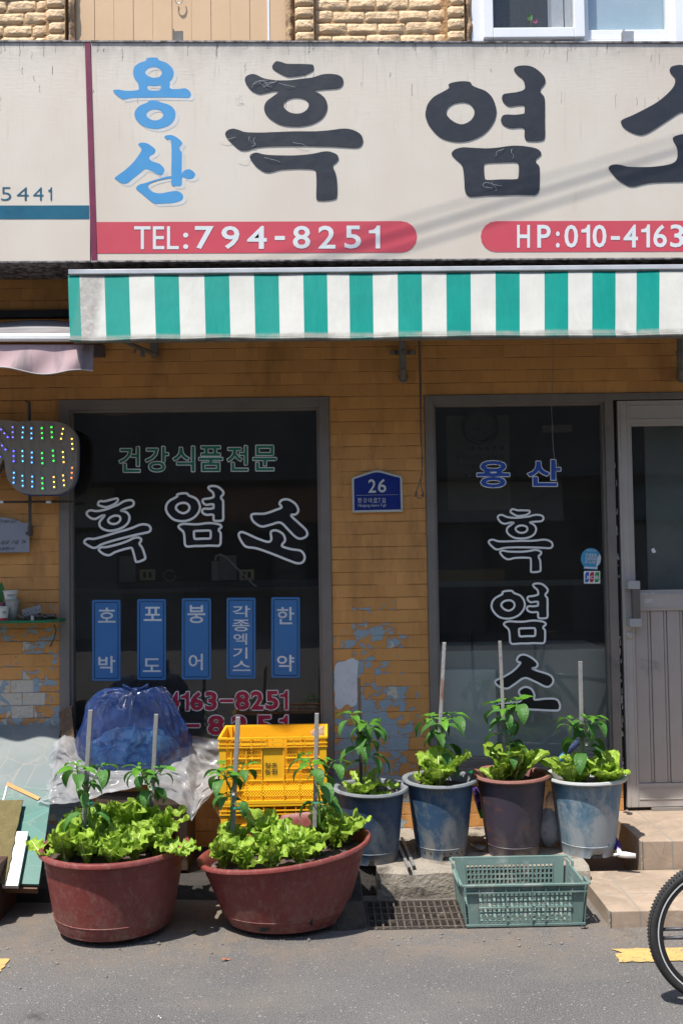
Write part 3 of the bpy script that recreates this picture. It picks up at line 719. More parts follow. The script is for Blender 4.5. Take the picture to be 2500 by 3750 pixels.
frame_rect(b, RX0+fw2+.001, RX1-fw2-.001, SILL+fw2+.001, TZ-fw2-.001, .012, .008, .06)
b.box((RX0+.004, -.03, SILL-.02), (RX1-.004, -.0085, SILL+.012))
b.box((RX1-.0015, -.007, TZ-.036), (DX1-.003, .072, TZ-.002))
RW = b.build("shop_window", M_frame, BLD, bevel=.002)
b = MB(); b.quad((RX0+fw2, GY, SILL+fw2), (RX1-fw2, GY, SILL+fw2), (RX1-fw2, GY, TZ-fw2), (RX0+fw2, GY, TZ-fw2)); b.build("pane", M_glass, RW)
# door ---------------------------------------------------------------------------
DZ0 = .205; DZ1 = TZ-.042
b = MB()
dxa = wx(2276, 2200)
def dz(py): return wz(2400, py)
sw = wx(2318, 2200)-dxa
dxb = DX1-.006
b.box((dxa, -.006, DZ0), (dxa+sw, .036, DZ1)); b.box((dxb-sw, -.006, DZ0), (dxb, .036, DZ1))
b.box((dxa+sw, -.0045, dz(1550)), (dxb-sw, .035, DZ1)); b.box((dxa+sw, -.0045, dz(2236)), (dxb-sw, .035, dz(2170))); b.box((dxa+sw, -.0045, DZ0), (dxb-sw, .035, dz(2868)))
for py in (1487, 1536, 2176, 2226, 2885, 2925): b.box((dxa+sw+.001, -.0075, dz(py)-.003), (dxb-sw-.001, -.004, dz(py)+.003))
b.box((dxa+.012, -.0085, DZ0+.002), (dxa+.017, -.0055, DZ1-.002)); b.box((dxa+sw-.012, -.0085, DZ0+.002), (dxa+sw-.006, -.0055, DZ1-.002))
DOOR = b.build("door", M_frame2, BLD, bevel=.0015)
b = MB(); zb, zt = dz(2868)+.0005, dz(2236)-.0005; x = dxa+sw+.0005; 
b.box((x, .012, zb), (dxb-sw, .028, zt))
wid = .0
xx = x+.003
i = 0
while xx < dxb-sw-.02:
    w = .062 if i % 2 == 0 else .012
    if xx+w > dxb-sw: break
    b.box((xx, .003 if i % 2 == 0 else .0065, zb+.001), (xx+w, .013, zt-.001)); xx += w+.0035; i += 1
b.build("door_panel", mat("door_panel_paint", (0.37, 0.33, 0.30), .5, (0.32, .29, .265), 3, dirt=(.14, .12, .11), dthr=(.6, .8)), DOOR, bevel=.001)
b = MB(); b.quad((dxa+sw, .016, dz(2170)), (dxb-sw, .016, dz(2170)), (dxb-sw, .016, dz(1550)), (dxa+sw, .016, dz(1550))); b.build("pane", M_glass, DOOR)
b = MB(); frame_rect(b, dxa+sw+.0006, dxb-sw-.0006, dz(2170)+.0006, dz(1550)-.0006, .012, .002, .03); b.build("glazing_bead", M_frame2, DOOR)
hx0, hx1 = wx(2293, 2150, -.03), wx(2337, 2150, -.03)
b = MB(); b.box((hx0+.022, -.050, dz(2282)), (hx1, -.022, dz(2150))); b.build("handle", mat("handle_bar", (0.13, .115, .105), .4), DOOR, bevel=.004)
b = MB(); b.box((hx0, -.052, dz(2155)), (hx1+.001, -.006, dz(2125))); b.build("handle_bracket", mat("handle_cap", (0.40, .395, .39), .4), DOOR, bevel=.003); b = MB(); b.box((hx0+.004, -.052, dz(2292)), (hx1+.003, -.006, dz(2262))); b.build("handle_bracket", mat("handle_cap", (0.40, .395, .39), .4), DOOR, bevel=.003)
b = MB(); c0 = U(2302, 2327, -.006)
Mx = Matrix.Translation(c0) @ Matrix.Rotation(math.pi/2, 4, 'X')
nb = MB(); nb.lathe([(0.0, .009), (.008, .009), (.010, .007), (.016, .006), (.018, 0.0), (.019, -.002)], seg=24); nb.v = [Mx @ p for p in nb.v]; nb.build("lock", M_frame2, DOOR, smooth=True)
# old sealant and foam flakes in the dark gap beside the door
b = MB(); b.box((RX1+.0005, .02, DZ0-.02), (dxa-.0008, .05, TZ-.04)); b.build("door_gap", M_dark, BLD)
b = MB(); rnd = random.Random(6)
for i in range(34):
    py = rnd.choice([rnd.uniform(1700, 2130), rnd.uniform(2330, 2880), rnd.uniform(2330, 2700)]); z = dz(py); h = rnd.uniform(.008, .04); w = rnd.uniform(.003, .008); x = RX1+.002+rnd.uniform(0, .006)
    b.add([(x, .012, z), (x+w, .010, z+h*.2), (x+w*.7, .011, z+h), (x+.001, .012, z+h*.7), (x, .02, z), (x+w, .02, z+h*.2), (x+w*.7, .02, z+h), (x+.001, .02, z+h*.7)], [(0,1,2,3), (0,1,5,4), (1,2,6,5), (2,3,7,6)])
b.build("sealant_flakes", mat("old_sealant", (.50, .49, .46), .8), BLD)
b = MB(); b.box((dxa+sw+.06, -.012, .188), (dxb, .03, .202)); b.box((dxa+.0, .03, .187), (dxb, .06, .23)); b.build("threshold", mat("threshold_board", (.25, .23, .21), .7, dirt=(.12, .11, .1)), BLD)
# little labels on the mid rail of the door
b = MB(); 
for (p0, q0, p1, q1) in ((2338, 2171, 2372, 2178), (2380, 2170, 2396, 2177), (2356, 2193, 2388, 2207)): b.poly([[U(p0, q1, -.0056), U(p1, q1, -.0056), U(p1, q0, -.0056), U(p0, q0, -.0056)]], (0, .001, 0))
b.build("label", mat("pale_label", (.55, .55, .56), .5, (.35, .35, .36), 120), DOOR)
b = MB(); b.poly([lift([(2382, 2012), (2392, 2006), (2401, 2022), (2388, 2026)], .0145)], (0, .001, 0)); b.build("tape_scrap", M_wvinyl, DOOR)

# ================================================================== LETTERING on the glass
LA = zp(smooth_loop([(600,70),(650,75),(720,95),(860,97),(970,102),(993,120),(990,150),(960,178),(880,210),(740,227),(690,215),(620,180),(565,140),(565,110)]), 0, 0, 1)
LB = smooth_loop([(275,265),(290,225),(340,203),(390,208),(470,245),(580,265),(720,268),(860,252),(980,238),(1080,207),(1160,200),(1240,210),(1290,240),(1302,285),(1280,330),(1230,350),(1130,357),(1040,366),(998,374),(1012,386),(1060,410),(1110,455),(1135,520),(1125,590),(1080,660),(990,715),(880,742),(760,745),(650,728),(550,675),(490,610),(477,550),(500,490),(570,435),(615,402),(634,384),(615,377),(560,378),(480,398),(420,405),(350,375),(300,320)])
LBh = smooth_loop([(678,540),(690,490),(760,452),(850,448),(920,475),(942,520),(925,570),(870,607),(800,615),(730,595)])
LC = smooth_loop([(70,830),(95,790),(150,773),(210,785),(280,808),(420,813),(600,808),(800,800),(1000,800),(1150,790),(1300,772),(1400,785),(1480,830),(1507,890),(1490,945),(1440,968),(1340,965),(1200,957),(1000,952),(800,950),(600,952),(470,958),(380,970),(300,995),(230,993),(170,950),(100,880)])
LD = smooth_loop([(327,1070),(350,1035),(400,1023),(460,1038),(540,1048),(680,1052),(830,1050),(980,1035),(1090,1012),(1160,1012),(1230,1040),(1253,1080),(1230,1120),(1195,1150),(1200,1190),(1225,1250),(1237,1350),(1235,1480),(1200,1508),(1120,1520),(1040,1518),(1020,1490),(1022,1350),(1018,1240),(1000,1198),(900,1188),(780,1188),(640,1198),(560,1220),(500,1225),(440,1200),(380,1150)])
LE = smooth_loop([(404,312),(440,292),(540,277),(625,285),(650,320),(700,345),(790,380),(860,450),(898,550),(900,620),(870,710),(790,810),(680,875),(560,905),(430,900),(310,855),(210,750),(168,660),(165,590),(190,510),(250,440),(330,395),(400,355),(408,334)])
LEh = smooth_loop([(380,600),(400,550),(460,508),(550,493),(620,510),(665,560),(672,620),(640,680),(580,718),(520,725),(450,695),(395,645)])
LF = smooth_loop([(1085,155),(1110,125),(1170,113),(1250,118),(1320,150),(1390,215),(1413,265),(1400,310),(1363,355),(1365,395),(1400,440),(1407,500),(1407,700),(1407,860),(1370,895),(1290,902),(1220,895),(1197,860),(1195,778),(1160,758),(1050,763),(980,735),(950,690),(965,640),(1010,625),(1100,628),(1185,616),(1195,605),(1197,570),(1195,532),(1180,525),(1120,527),(1040,537),(990,510),(960,460),(975,415),(1030,402),(1120,390),(1195,360),(1195,300),(1175,250),(1120,205)])
LG = smooth_loop([(435,1035),(470,990),(550,968),(650,972),(800,978),(920,970),(1020,955),(1120,950),(1230,960),(1330,985),(1370,1030),(1350,1060),(1315,1090),(1315,1125),(1345,1160),(1353,1200),(1352,1350),(1345,1420),(1310,1460),(1240,1463),(1100,1460),(950,1467),(800,1468),(650,1480),(600,1465),(575,1420),(568,1320),(558,1210),(535,1140),(480,1090)])
LGh = smooth_loop([(772,1160),(800,1130),(950,1123),(1100,1120),(1130,1140),(1137,1200),(1130,1280),(1100,1300),(950,1302),(810,1308),(780,1280)])
HEUK = [(LA, []), (LB, [LBh]), (LC, []), (LD, [])]
YEOM = [(LE, [LEh]), (LF, []), (LG, [LGh])]
def xf(strokes, f): return [([f(p) for p in o], [[f(p) for p in h] for h in hs]) for o, hs in strokes]
def affine(src, dst): 
    sx = (dst[2]-dst[0])/(src[2]-src[0]); sy = (dst[3]-dst[1])/(src[3]-src[1])
    return lambda p: (dst[0]+(p[0]-src[0])*sx, dst[1]+(p[1]-src[1])*sy)
def outline_letters(strokes, Y, hw, parent, name, fillmat, linemat):
    f = MB(); r = MB()
    for i, (o, hs) in enumerate(strokes):
        f.poly([lift(o, Y)]+[lift(h, Y) for h in hs], None)
        for lp in [o]+hs: r.ribbon(lift(lp, Y-.0012-.0002*i), hw)
    f.build(name, fillmat, parent); r.build(name+"_outline", linemat, parent)
M_wfill = mat("black_window_vinyl", (0.008, 0.009, 0.012), 0.35)
M_wline = mat("white_outline_vinyl", (0.80, 0.80, 0.79), 0.5, (.70, .70, .69), 8)
LY = GY-.003
th = R_(15); ct, st = math.cos(th), math.sin(th)
def fa(p):
    dx, dy = p[0]-788, p[1]-870; x = 263+.30*(dx*ct+dy*st); y = 368+.30*(-dx*st+dy*ct); return (280+x/1.742, 1750+y/1.742)
outline_letters(xf(HEUK, fa), LY, .0058, LW, "lettering", M_wfill, M_wline)
ay = affine((165, 113, 1413, 1480), (280+572/1.742, 1750+52/1.742, 280+938/1.742, 1750+438/1.742))
outline_letters(xf(YEOM, ay), LY, .0058, LW, "lettering", M_wfill, M_wline)
SO_L = [(smooth_loop([(1295,165),(1310,142),(1350,138),(1395,165),(1415,205),(1400,232),(1368,240),(1420,290),(1465,335),(1468,370),(1430,388),(1395,375),(1350,330),(1300,285),(1240,298),(1180,310),(1130,280),(1115,245),(1130,230),(1200,228),(1270,205),(1308,188)]), []), (smooth_loop([(1035,365),(1050,346),(1085,355),(1150,385),(1220,408),(1243,392),(1240,345),(1275,335),(1318,360),(1330,400),(1310,434),(1370,455),(1430,465),(1455,500),(1445,535),(1410,545),(1350,525),(1250,485),(1150,450),(1085,440),(1055,410)]), [])]
outline_letters(xf(SO_L, lambda p: (280+p[0]/1.742, 1750+p[1]/1.742)), LY, .0058, LW, "lettering", M_wfill, M_wline)
ah = affine((70, 70, 1507, 1520), (1700+207/2.353, 1650+505/2.353, 1700+757/2.353, 1650+1047/2.353))
outline_letters(xf(HEUK, ah), LY, .0050, RW, "lettering", M_wfill, M_wline)
ay = affine((165, 113, 1413, 1480), (1700+233/2.353, 1650+1145/2.353, 1700+716/2.353, 1650+1667/2.353))
outline_letters(xf(YEOM, ay), LY, .0050, RW, "lettering", M_wfill, M_wline)
SO_R = [(smooth_loop([(450,1800),(472,1767),(520,1759),(580,1787),(622,1825),(628,1850),(608,1872),(580,1876),(625,1897),(720,1927),(758,1960),(760,2000),(730,2032),(690,2032),(600,1988),(515,1960),(430,2013),(370,2050),(310,2040),(266,2005),(275,1977),(335,1950),(420,1897),(480,1832),(458,1820)]), []), (smooth_loop([(468,2090),(478,2057),(530,2036),(580,2060),(602,2110),(602,2146),(700,2138),(790,2143),(820,2190),(812,2233),(770,2240),(600,2233),(400,2223),(280,2237),(254,2225),(290,2182),(400,2172),(478,2160),(486,2120)]), [])]
outline_letters(xf(SO_R, lambda p: (1700+p[0]/2.353, 1650+p[1]/2.353)), LY, .0050, RW, "lettering", M_wfill, M_wline)
# typeset lettering: outline plate behind, colour in front
def plate_text(chars, Y, off, grow, parent, fillmat, linemat, name="lettering", slope=0):
    f = MB(); w = MB()
    for ch, bx in chars:
        text(f, ch, bx, Y-.0010, off, 0, slope); text_edge(w, ch, bx, Y-.0004, off, grow*.145)
    f.build(name, fillmat, parent); w.build(name+"_outline", linemat, parent)
M_wgreen = mat("green_window_vinyl", (0.014, 0.19, 0.10), 0.5); M_wblue = mat("blue_window_vinyl", (0.022, 0.085, 0.42), 0.5); M_wred = mat("crimson_window_vinyl", (0.36, 0.018, 0.055), 0.5)
cs = []
for ch, (x0, x1) in zip("건강식품전문", ((437, 513), (533, 617), (634, 713), (729, 815), (832, 908), (927, 1012))):
    yy = -.0105*((x0+x1)/2-720); cs.append((ch, (x0, 1634+yy, x1, 1726+yy)))
plate_text(cs, LY, .010, .028, LW, M_wgreen, M_wline)
plate_text([("용", (1746, 1688, 1864, 1785)), ("산", (1930, 1684, 2051, 1780))], LY, .020, .028, RW, M_wblue, M_wline)
z5 = lambda a: 300+a/1.742
cs = []
for ch, a, c in zip("4163-8251", (560, 634, 692, 786, 880, 978, 1078, 1172, 1264), (622, 684, 774, 862, 966, 1068, 1158, 1254, 1314)):
    if ch == '-': cs.append((ch, (z5(a), 2150+716/1.742, z5(c), 2150+734/1.742)))
    else: yy = -.012*(z5(a)-850); cs.append((ch, (z5(a), 2150+664/1.742+yy, z5(c), 2150+784/1.742+yy)))
for ch, a, c in zip("1-8251", (540, 645, 803, 955, 1112, 1258), (596, 752, 908, 1060, 1212, 1314)):
    if ch == '-': cs.append((ch, (z5(a), 2150+874/1.742, z5(c), 2150+894/1.742)))
    else: cs.append((ch, (z5(a), 2150+818/1.742, z5(c), 2150+944/1.742)))
plate_text(cs, LY, .028, .034, LW, M_wred, mat("pale_outline", (.66, .68, .70), .5))
# five blue strips of wares
def rrect(x0, y0, x1, y1, r, n=4):
    out = []
    for cx, cy, a0 in ((x1-r, y0+r, -90), (x1-r, y1-r, 0), (x0+r, y1-r, 90), (x0+r, y0+r, 180)):
        for i in range(n+1):
            a = R_(a0+90*i/n); out.append((cx+r*math.cos(a), cy+r*math.sin(a)))
    return out
M_strip = mat("blue_strip_vinyl", (0.045, 0.165, 0.40), 0.45, (.04, .15, .37), 5); M_strip_t = mat("white_strip_letter", (.62, .66, .70), .5)
strips = [(338, 2197, 442, 2493, [("호", (360, 2225, 424, 2280)), ("박", (361, 2402, 423, 2464))]),
          (503, 2194, 608, 2490, [("포", (527, 2222, 592, 2274)), ("도", (524, 2411, 589, 2461))]),
          (666, 2191, 773, 2488, [("붕", (687, 2216, 752, 2282)), ("어", (691, 2394, 743, 2454))]),
          (830, 2189, 936, 2485, [("각", (852, 2218, 916, 2260)), ("종", (851, 2269, 915, 2312)), ("엑", (855, 2320, 905, 2361)), ("기", (853, 2371, 906, 2412)), ("스", (852, 2420, 917, 2457))]),
          (993, 2187, 1098, 2482, [("한", (1014, 2223, 1077, 2286)), ("약", (1014, 2398, 1077, 2459))])]
for (x0, y0, x1, y1, chs) in strips:
    f = MB(); f.poly([lift(rrect(x0, y0, x1, y1, 6), LY)], (0, .001, 0)); st_ = f.build("blue_strip", M_strip, LW)
    r = MB(); r.ribbon(lift(rrect(x0+9, y0+9, x1-9, y1-9, 5), LY-.0006), .0016); r.build("strip_border", M_wfill, LW)
    t = MB()
    for ch, bx in chs: text(t, ch, bx, LY-.0008, .013, 0.0, 0)
    t.build("lettering", M_strip_t, LW)
# round blue sticker and the card logo on the right window
s = MB(); c = [(2162+36*math.cos(R_(a)), 2048+36*math.sin(R_(a))) for a in range(60, 60+361-20, 10)]
s.poly([lift([(2162+37*math.cos(R_(a)), 2046+39*math.sin(R_(a))) for a in range(0, 360, 12)], LY)], (0, .001, 0)); s.poly([lift([(2137, 2072), (2188, 2072), (2186, 2086), (2135, 2083)], LY-.0004)], (0, .0003, 0))
s.build("round_sticker", mat("sky_sticker", (.045, .29, .50), .5, (.06, .33, .54), 6), RW)
t = MB(); text(t, "민생회복", (2143, 2026, 2184, 2041), LY-.0012, .02, 0, .05); text(t, "소비쿠폰", (2140, 2040, 2182, 2055), LY-.0012, .02, 0, .05); text(t, "사용 가능 매장", (2138, 2054, 2178, 2065), LY-.0012, .015, 0, .05); text(t, "회복과 성장의 마중물", (2146, 2012, 2182, 2020), LY-.0012, .0, 0, .05)
t.poly([lift([(2184, 2045), (2194, 2028), (2199, 2040), (2196, 2062), (2180, 2078)], LY-.0011)]); t.poly([lift([(2139, 2075), (2186, 2077), (2185, 2084), (2137, 2081)], LY-.0011)])
t.build("lettering", M_strip_t, RW)
s = MB(); s.poly([lift(rrect(2136, 2091, 2196, 2137, 4), LY)], (0, .001, 0)); s.build("card_sticker", mat("card_white", (.74, .74, .74), .5), RW)
for (x0, x1, c, nm, ch) in ((2141, 2155, (.02, .11, .45), "card_blue", "J"), (2158.5, 2173, (.45, .015, .045), "card_red", "C"), (2176.5, 2192, (.03, .30, .06), "card_green", "B")):
    s = MB(); s.poly([lift([(x0, 2102), (x0+5, 2095), (x1, 2095), (x1, 2124), (x1-5, 2132), (x0, 2132)], LY-.0006)]); s.build("card_bar", mat(nm, c, .5), RW)
    t = MB(); text(t, ch, (x0+1, 2108, x1-1, 2121), LY-.0012, .03, 0, 0); t.build("lettering", M_strip_t, RW)

# ================================================================== THINGS INSIDE, seen through the glass
IY = .75
def inner(name, label, cat, px0, py0, px1, py1, Y, dep, m, bev=.004):
    b = MB(); a = U(px0, py1, Y); c = U(px1, py0, Y); b.box((a.x, Y, a.z), (c.x, Y+dep, c.z)); return tag(b.build(name, m, None, bevel=bev), label, cat)
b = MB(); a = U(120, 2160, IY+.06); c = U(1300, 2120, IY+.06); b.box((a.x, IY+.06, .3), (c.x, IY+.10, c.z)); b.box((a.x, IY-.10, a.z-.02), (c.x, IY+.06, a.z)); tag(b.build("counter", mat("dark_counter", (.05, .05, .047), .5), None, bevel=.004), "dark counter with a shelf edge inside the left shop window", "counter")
for i, (p0, p1, lab) in enumerate(((512, 568, "beige double power outlet inside the left window, left of the loose coil"), (876, 930, "beige double power outlet inside the left window, under the white cable"))):
    o = inner("power_outlet", lab, "outlet", p0, 2085, p1, 2126, IY+.045, .014, mat("beige_plastic", (.45, .38, .20), .5)); o["group"] = "power outlets behind the left window"
    b = MB()
    for q in (.32, .68): 
        c = U(p0+(p1-p0)*q, 2105, IY+.044); b.box((c.x-.008, c.y-.002, c.z-.016), (c.x+.008, c.y+.004, c.z+.016))
    b.build("socket", M_dark, o)
M_jbox = mat("grey_box_metal", (.16, .16, .155), .5)
inner("junction_box", "grey metal box on the wall inside, far left in the left window", "box", 436, 2036, 494, 2132, IY+.03, .028, M_jbox)
inner("junction_box", "wide grey metal box inside the left window beside the white cable", "box", 802, 2034, 864, 2126, IY+.032, .026, M_jbox)
inner("plug_adapter", "narrow pale adapter inside the left window where the white cable starts", "adapter", 775, 2054, 800, 2127, IY+.02, .038, mat("adapter_grey", (.22, .22, .21), .5))
b = MB(); pts = [U(x, y, IY+.02) for x, y in ((788, 2052), (792, 2036), (806, 2030), (830, 2042), (865, 2078), (900, 2112), (925, 2138), (955, 2160))]; b.tube(pts, .006, 6); tag(b.build("cable", mat("white_cable", (.45, .45, .44), .5)), "thick white cable looping down inside the left window", "cable")
b = MB(); pts = [U(622+22*math.cos(a), 2108+20*math.sin(a), IY+.03) for a in [i*.5 for i in range(12)]]; b.tube(pts, .005, 6); tag(b.build("cable_coil", mat("coil_grey", (.14, .14, .14), .5)), "small loose grey coil inside the left window between the outlets", "cable coil")
# right window: clock over a wall calendar, yellow box, low grey cabinet
cY = 1.1
cl = T("wall_clock", "round dark wall clock inside the right window above the blue letters", "clock", tuple(U(1756, 1562, cY)))
Mx = Matrix.Translation(U(1756, 1562, cY)) @ Matrix.Rotation(math.pi/2, 4, 'X')
nb = MB(); nb.lathe([(.085, .0), (.092, .025), (.105, .03), (.112, .02), (.112, -.02)], seg=40); nb.v = [Mx @ p for p in nb.v]; nb.build("rim", mat("clock_rim", (.016, .016, .016), .4), cl, smooth=True)
nb = MB(); nb.lathe([(0, .004), (.088, .004)], seg=40); nb.v = [Mx @ p for p in nb.v]; nb.build("dial", mat("clock_dial", (.055, .06, .055), .5), cl)
nb = MB(); c = U(1756, 1562, cY-.01); 
nb.box((c.x-.002, c.y-.002, c.z), (c.x+.002, c.y, c.z+.05)); nb.box((c.x-.045, c.y-.003, c.z-.018), (c.x, c.y-.001, c.z-.013)); nb.build("hand", M_dark, cl)
ca = T("wall_calendar", "large paper wall calendar with rows of dates inside the right window", "calendar", tuple(U(1755, 1760, cY+.03)))
nb = MB(); a = U(1640, 1870, cY+.03); c = U(1862, 1520, cY+.03); nb.box((a.x, a.y, a.z), (c.x, a.y+.004, c.z)); nb.build("sheet", mat("calendar_paper", (.115, .115, .105), .8), ca)
nb = MB(); nr = MB(); rows = [(None, None, 4, 5, 6, 7, 8), (9, 10, 11, 12, 13, 14, 15), (16, 17, 18, 19, 20, 21, 22), (23, 24, 25, 26, 27, 28, 29)]
for r, row in enumerate(rows):
    for q, d_ in enumerate(row):
        if d_ is None: continue
        x0 = 1666+q*27; y0 = 1634+r*33; text(nr if q == 0 else nb, str(d_), (x0, y0, x0+17, y0+14), cY+.028, .01, 0, 0)
nb.build("dates", M_dark, ca); nr.build("sunday_dates", mat("dim_red", (.16, .02, .02), .6), ca)
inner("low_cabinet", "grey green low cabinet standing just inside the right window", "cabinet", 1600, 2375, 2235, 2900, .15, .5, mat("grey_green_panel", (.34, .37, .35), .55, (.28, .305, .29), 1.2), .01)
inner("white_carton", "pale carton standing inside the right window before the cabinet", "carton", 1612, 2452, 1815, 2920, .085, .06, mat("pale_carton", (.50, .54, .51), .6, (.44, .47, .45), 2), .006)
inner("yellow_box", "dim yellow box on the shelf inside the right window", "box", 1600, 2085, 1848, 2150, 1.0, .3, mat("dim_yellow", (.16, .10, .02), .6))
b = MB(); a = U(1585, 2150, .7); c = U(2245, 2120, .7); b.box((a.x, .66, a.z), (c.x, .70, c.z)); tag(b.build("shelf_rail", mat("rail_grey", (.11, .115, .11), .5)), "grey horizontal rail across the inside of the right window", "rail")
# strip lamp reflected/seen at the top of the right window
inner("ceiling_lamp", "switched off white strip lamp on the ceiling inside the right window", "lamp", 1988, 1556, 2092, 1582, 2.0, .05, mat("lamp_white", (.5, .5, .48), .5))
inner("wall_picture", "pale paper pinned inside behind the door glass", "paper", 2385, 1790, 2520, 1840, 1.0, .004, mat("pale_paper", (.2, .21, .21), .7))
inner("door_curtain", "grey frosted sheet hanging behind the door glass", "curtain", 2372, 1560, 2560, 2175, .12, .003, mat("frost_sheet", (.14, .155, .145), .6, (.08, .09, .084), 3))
# ================================================================== SIGNBOARDS
SY = -.38
def sgn(px, py, Y=SY): return U(px, py, Y)
def st(px): return 149+ (px)*.0018        # upper edge of the box, photo rows
def sb(px): return 963 - px*.0052
def signbox(px0, px1, name, label):
    o = T(name, label, "shop sign", tuple(sgn((px0+px1)/2, 560)))
    b = MB(); n = 24; back = Vector((0, .28, 0))
    A = [sgn(px0, st(px0)+4), sgn(px1, st(px1)+4), sgn(px1, sb(px1)-4), sgn(px0, sb(px0)-4)]
    b.poly([A], None); b.build("face_panel", M_sign, o)
    for (p, q, r, s_) in ((px0, st(px0), px1, st(px1)+5.5), (px0, sb(px0)-5.5, px1, sb(px1))):
        b = MB(); a, c = sgn(p, q), sgn(r, q+(st(r)-st(p) if q < 500 else sb(r)-sb(p))); h = (sgn(p, 5)-sgn(p, 10.5)).z
        vs = [a, c, c-Vector((0,0,h)), a-Vector((0,0,h))]; f = [v+Vector((0,-.006,0)) for v in vs]; k = [v+back for v in vs]
        b.add(f+k, [(0,1,2,3),(0,4,5,1),(3,2,6,7),(0,3,7,4),(1,5,6,2),(4,7,6,5)])
        b.build("frame_strip", mat("sign_frame", (.30, .28, .28), .5, (.06, .055, .055), 30, contrast=(.4, .6), metal=.3), o)
    b = MB(); vs = [v+Vector((0, .004, 0)) for v in A]; k = [v+back for v in A]
    b.add(vs+k, [(0,4,5,1),(3,2,6,7),(0,3,7,4),(1,5,6,2),(4,7,6,5)]); b.build("casing", mat("sign_casing", (.035, .042, .038), .6), o)
    return o
MS = signbox(334, 3300, "signboard", "long cream shop sign with blue and black Korean letters over the striped awning")
NS = signbox(-900, 330.5, "signboard", "cream shop sign with thin 5441 and teal bar, left of the maroon strip")
b = MB(); b.poly([[sgn(311, 151, SY-.004), sgn(331, 151, SY-.004), sgn(356, 957, SY-.004), sgn(335, 957, SY-.004)]], (0, .008, 0)); b.build("divider_strip", M_maroon, MS)
b = MB(); b.poly([[sgn(-900, 754, SY-.001), sgn(327, 752, SY-.001), sgn(328, 802, SY-.001), sgn(-900, 804, SY-.001)]], (0, .001, 0)); b.build("teal_bar", M_teal, NS)
b = MB()
for ch, x0, x1 in (("5", 5, 42), ("4", 62, 106), ("4", 122, 160), ("1", 178, 191)): text(b, ch, (x0, 685, x1, 734), SY-.0015, -.012, 0, 0)
b.build("lettering", M_teal, NS)
ZS = 2.8509
S1 = lambda p: (800+p[0]/ZS, 200+p[1]/ZS)
S2 = lambda p: (1500+p[0]/ZS, 200+p[1]/ZS)
def solid(strokes, Y, th, mats, parent, name="lettering"):
    b = MB()
    for o, hs in strokes: b.poly([lift(o, Y)]+[lift(h, Y) for h in hs], (0, th, 0))
    return b.build(name, mats, parent)
solid(xf(HEUK, S1), SY-.003, .0028, M_ink, MS); solid(xf(YEOM, S2), SY-.003, .0028, M_ink, MS)
SOS = [(smooth_loop([(1285,240),(1310,190),(1400,163),(1497,165),(1600,200),(1700,290),(1730,380),(1690,450),(1640,500),(1680,570),(1800,680),(2000,800),(2250,900),(2400,1000),(2390,1130),(2240,1215),(1990,1160),(1700,1000),(1560,915),(1497,897),(1440,905),(1350,960),(1200,1060),(1000,1190),(870,1248),(770,1243),(650,1195),(560,1130),(523,1060),(550,1015),(700,950),(900,850),(1100,735),(1260,600),(1350,490),(1373,400),(1350,340),(1300,285)]), []),
       (smooth_loop([(330,1780),(360,1735),(440,1718),(530,1730),(640,1755),(800,1760),(1000,1757),(1200,1735),(1330,1700),(1395,1640),(1410,1540),(1390,1430),(1340,1340),(1345,1290),(1420,1258),(1500,1245),(1620,1250),(1720,1300),(1750,1400),(1720,1550),(1700,1680),(1800,1725),(2100,1720),(2400,1690),(2600,1700),(2680,1800),(2600,1960),(2300,1985),(1900,1985),(1500,1985),(1200,1992),(1000,2002),(850,2030),(740,2058),(660,2060),(590,2030),(480,1960),(380,1850)]), [])]
solid(xf(SOS, lambda p: (2150+p[0]/4.277, 200+p[1]/4.277)), SY-.003, .0028, M_ink, MS)
S3 = lambda p: (380+p[0]/3.92, 180+p[1]/3.92)
YONG = [(smooth_loop([(605,165),(620,130),(700,119),(770,125),(800,160),(900,195),(975,260),(1005,335),(985,415),(945,470),(952,500),(945,545),(985,572),(1080,570),(1170,562),(1230,600),(1252,650),(1225,695),(1150,697),(900,692),(600,695),(400,700),(300,720),(250,705),(180,655),(137,595),(200,580),(330,597),(470,590),(505,570),(500,520),(490,485),(440,410),(423,335),(445,250),(520,195)]),
         [smooth_loop([(595,330),(640,275),(730,255),(810,285),(837,340),(800,395),(720,410),(640,385)]), smooth_loop([(632,525),(730,527),(818,522),(800,588),(652,588)])]),
        (smooth_loop([(620,768),(660,738),(740,735),(830,765),(940,800),(1010,860),(1030,940),(1000,1030),(920,1100),(800,1140),(700,1142),(580,1110),(490,1040),(445,960),(455,880),(520,810)]), [smooth_loop([(612,945),(650,885),(730,862),(810,880),(855,935),(830,990),(750,1022),(670,1005)])])]
SAN = [(smooth_loop([(495,1365),(540,1342),(620,1350),(700,1400),(745,1450),(720,1500),(665,1530),(655,1570),(700,1610),(800,1645),(860,1700),(868,1750),(830,1805),(770,1795),(690,1750),(600,1720),(530,1770),(430,1850),(330,1925),(250,1920),(180,1870),(165,1840),(300,1740),(420,1630),(510,1510),(545,1440),(520,1395)]), []),
       (smooth_loop([(870,1255),(930,1232),(1000,1240),(1080,1290),(1128,1350),(1090,1400),(1100,1460),(1120,1490),(1120,1765),(1150,1745),(1225,1722),(1290,1760),(1312,1800),(1280,1850),(1200,1862),(1128,1840),(1115,1950),(1040,1965),(975,1950),(970,1840),(970,1345),(910,1300)]), []),
       (smooth_loop([(465,2000),(510,1945),(600,1920),(720,1880),(900,1830),(968,1822),(968,1846),(880,1862),(760,1890),(660,1930),(637,1965),(660,2010),(720,2055),(820,2068),(950,2045),(1050,2035),(1120,2070),(1140,2120),(1110,2170),(1000,2205),(850,2215),(730,2215),(640,2150),(530,2060)]), [])]
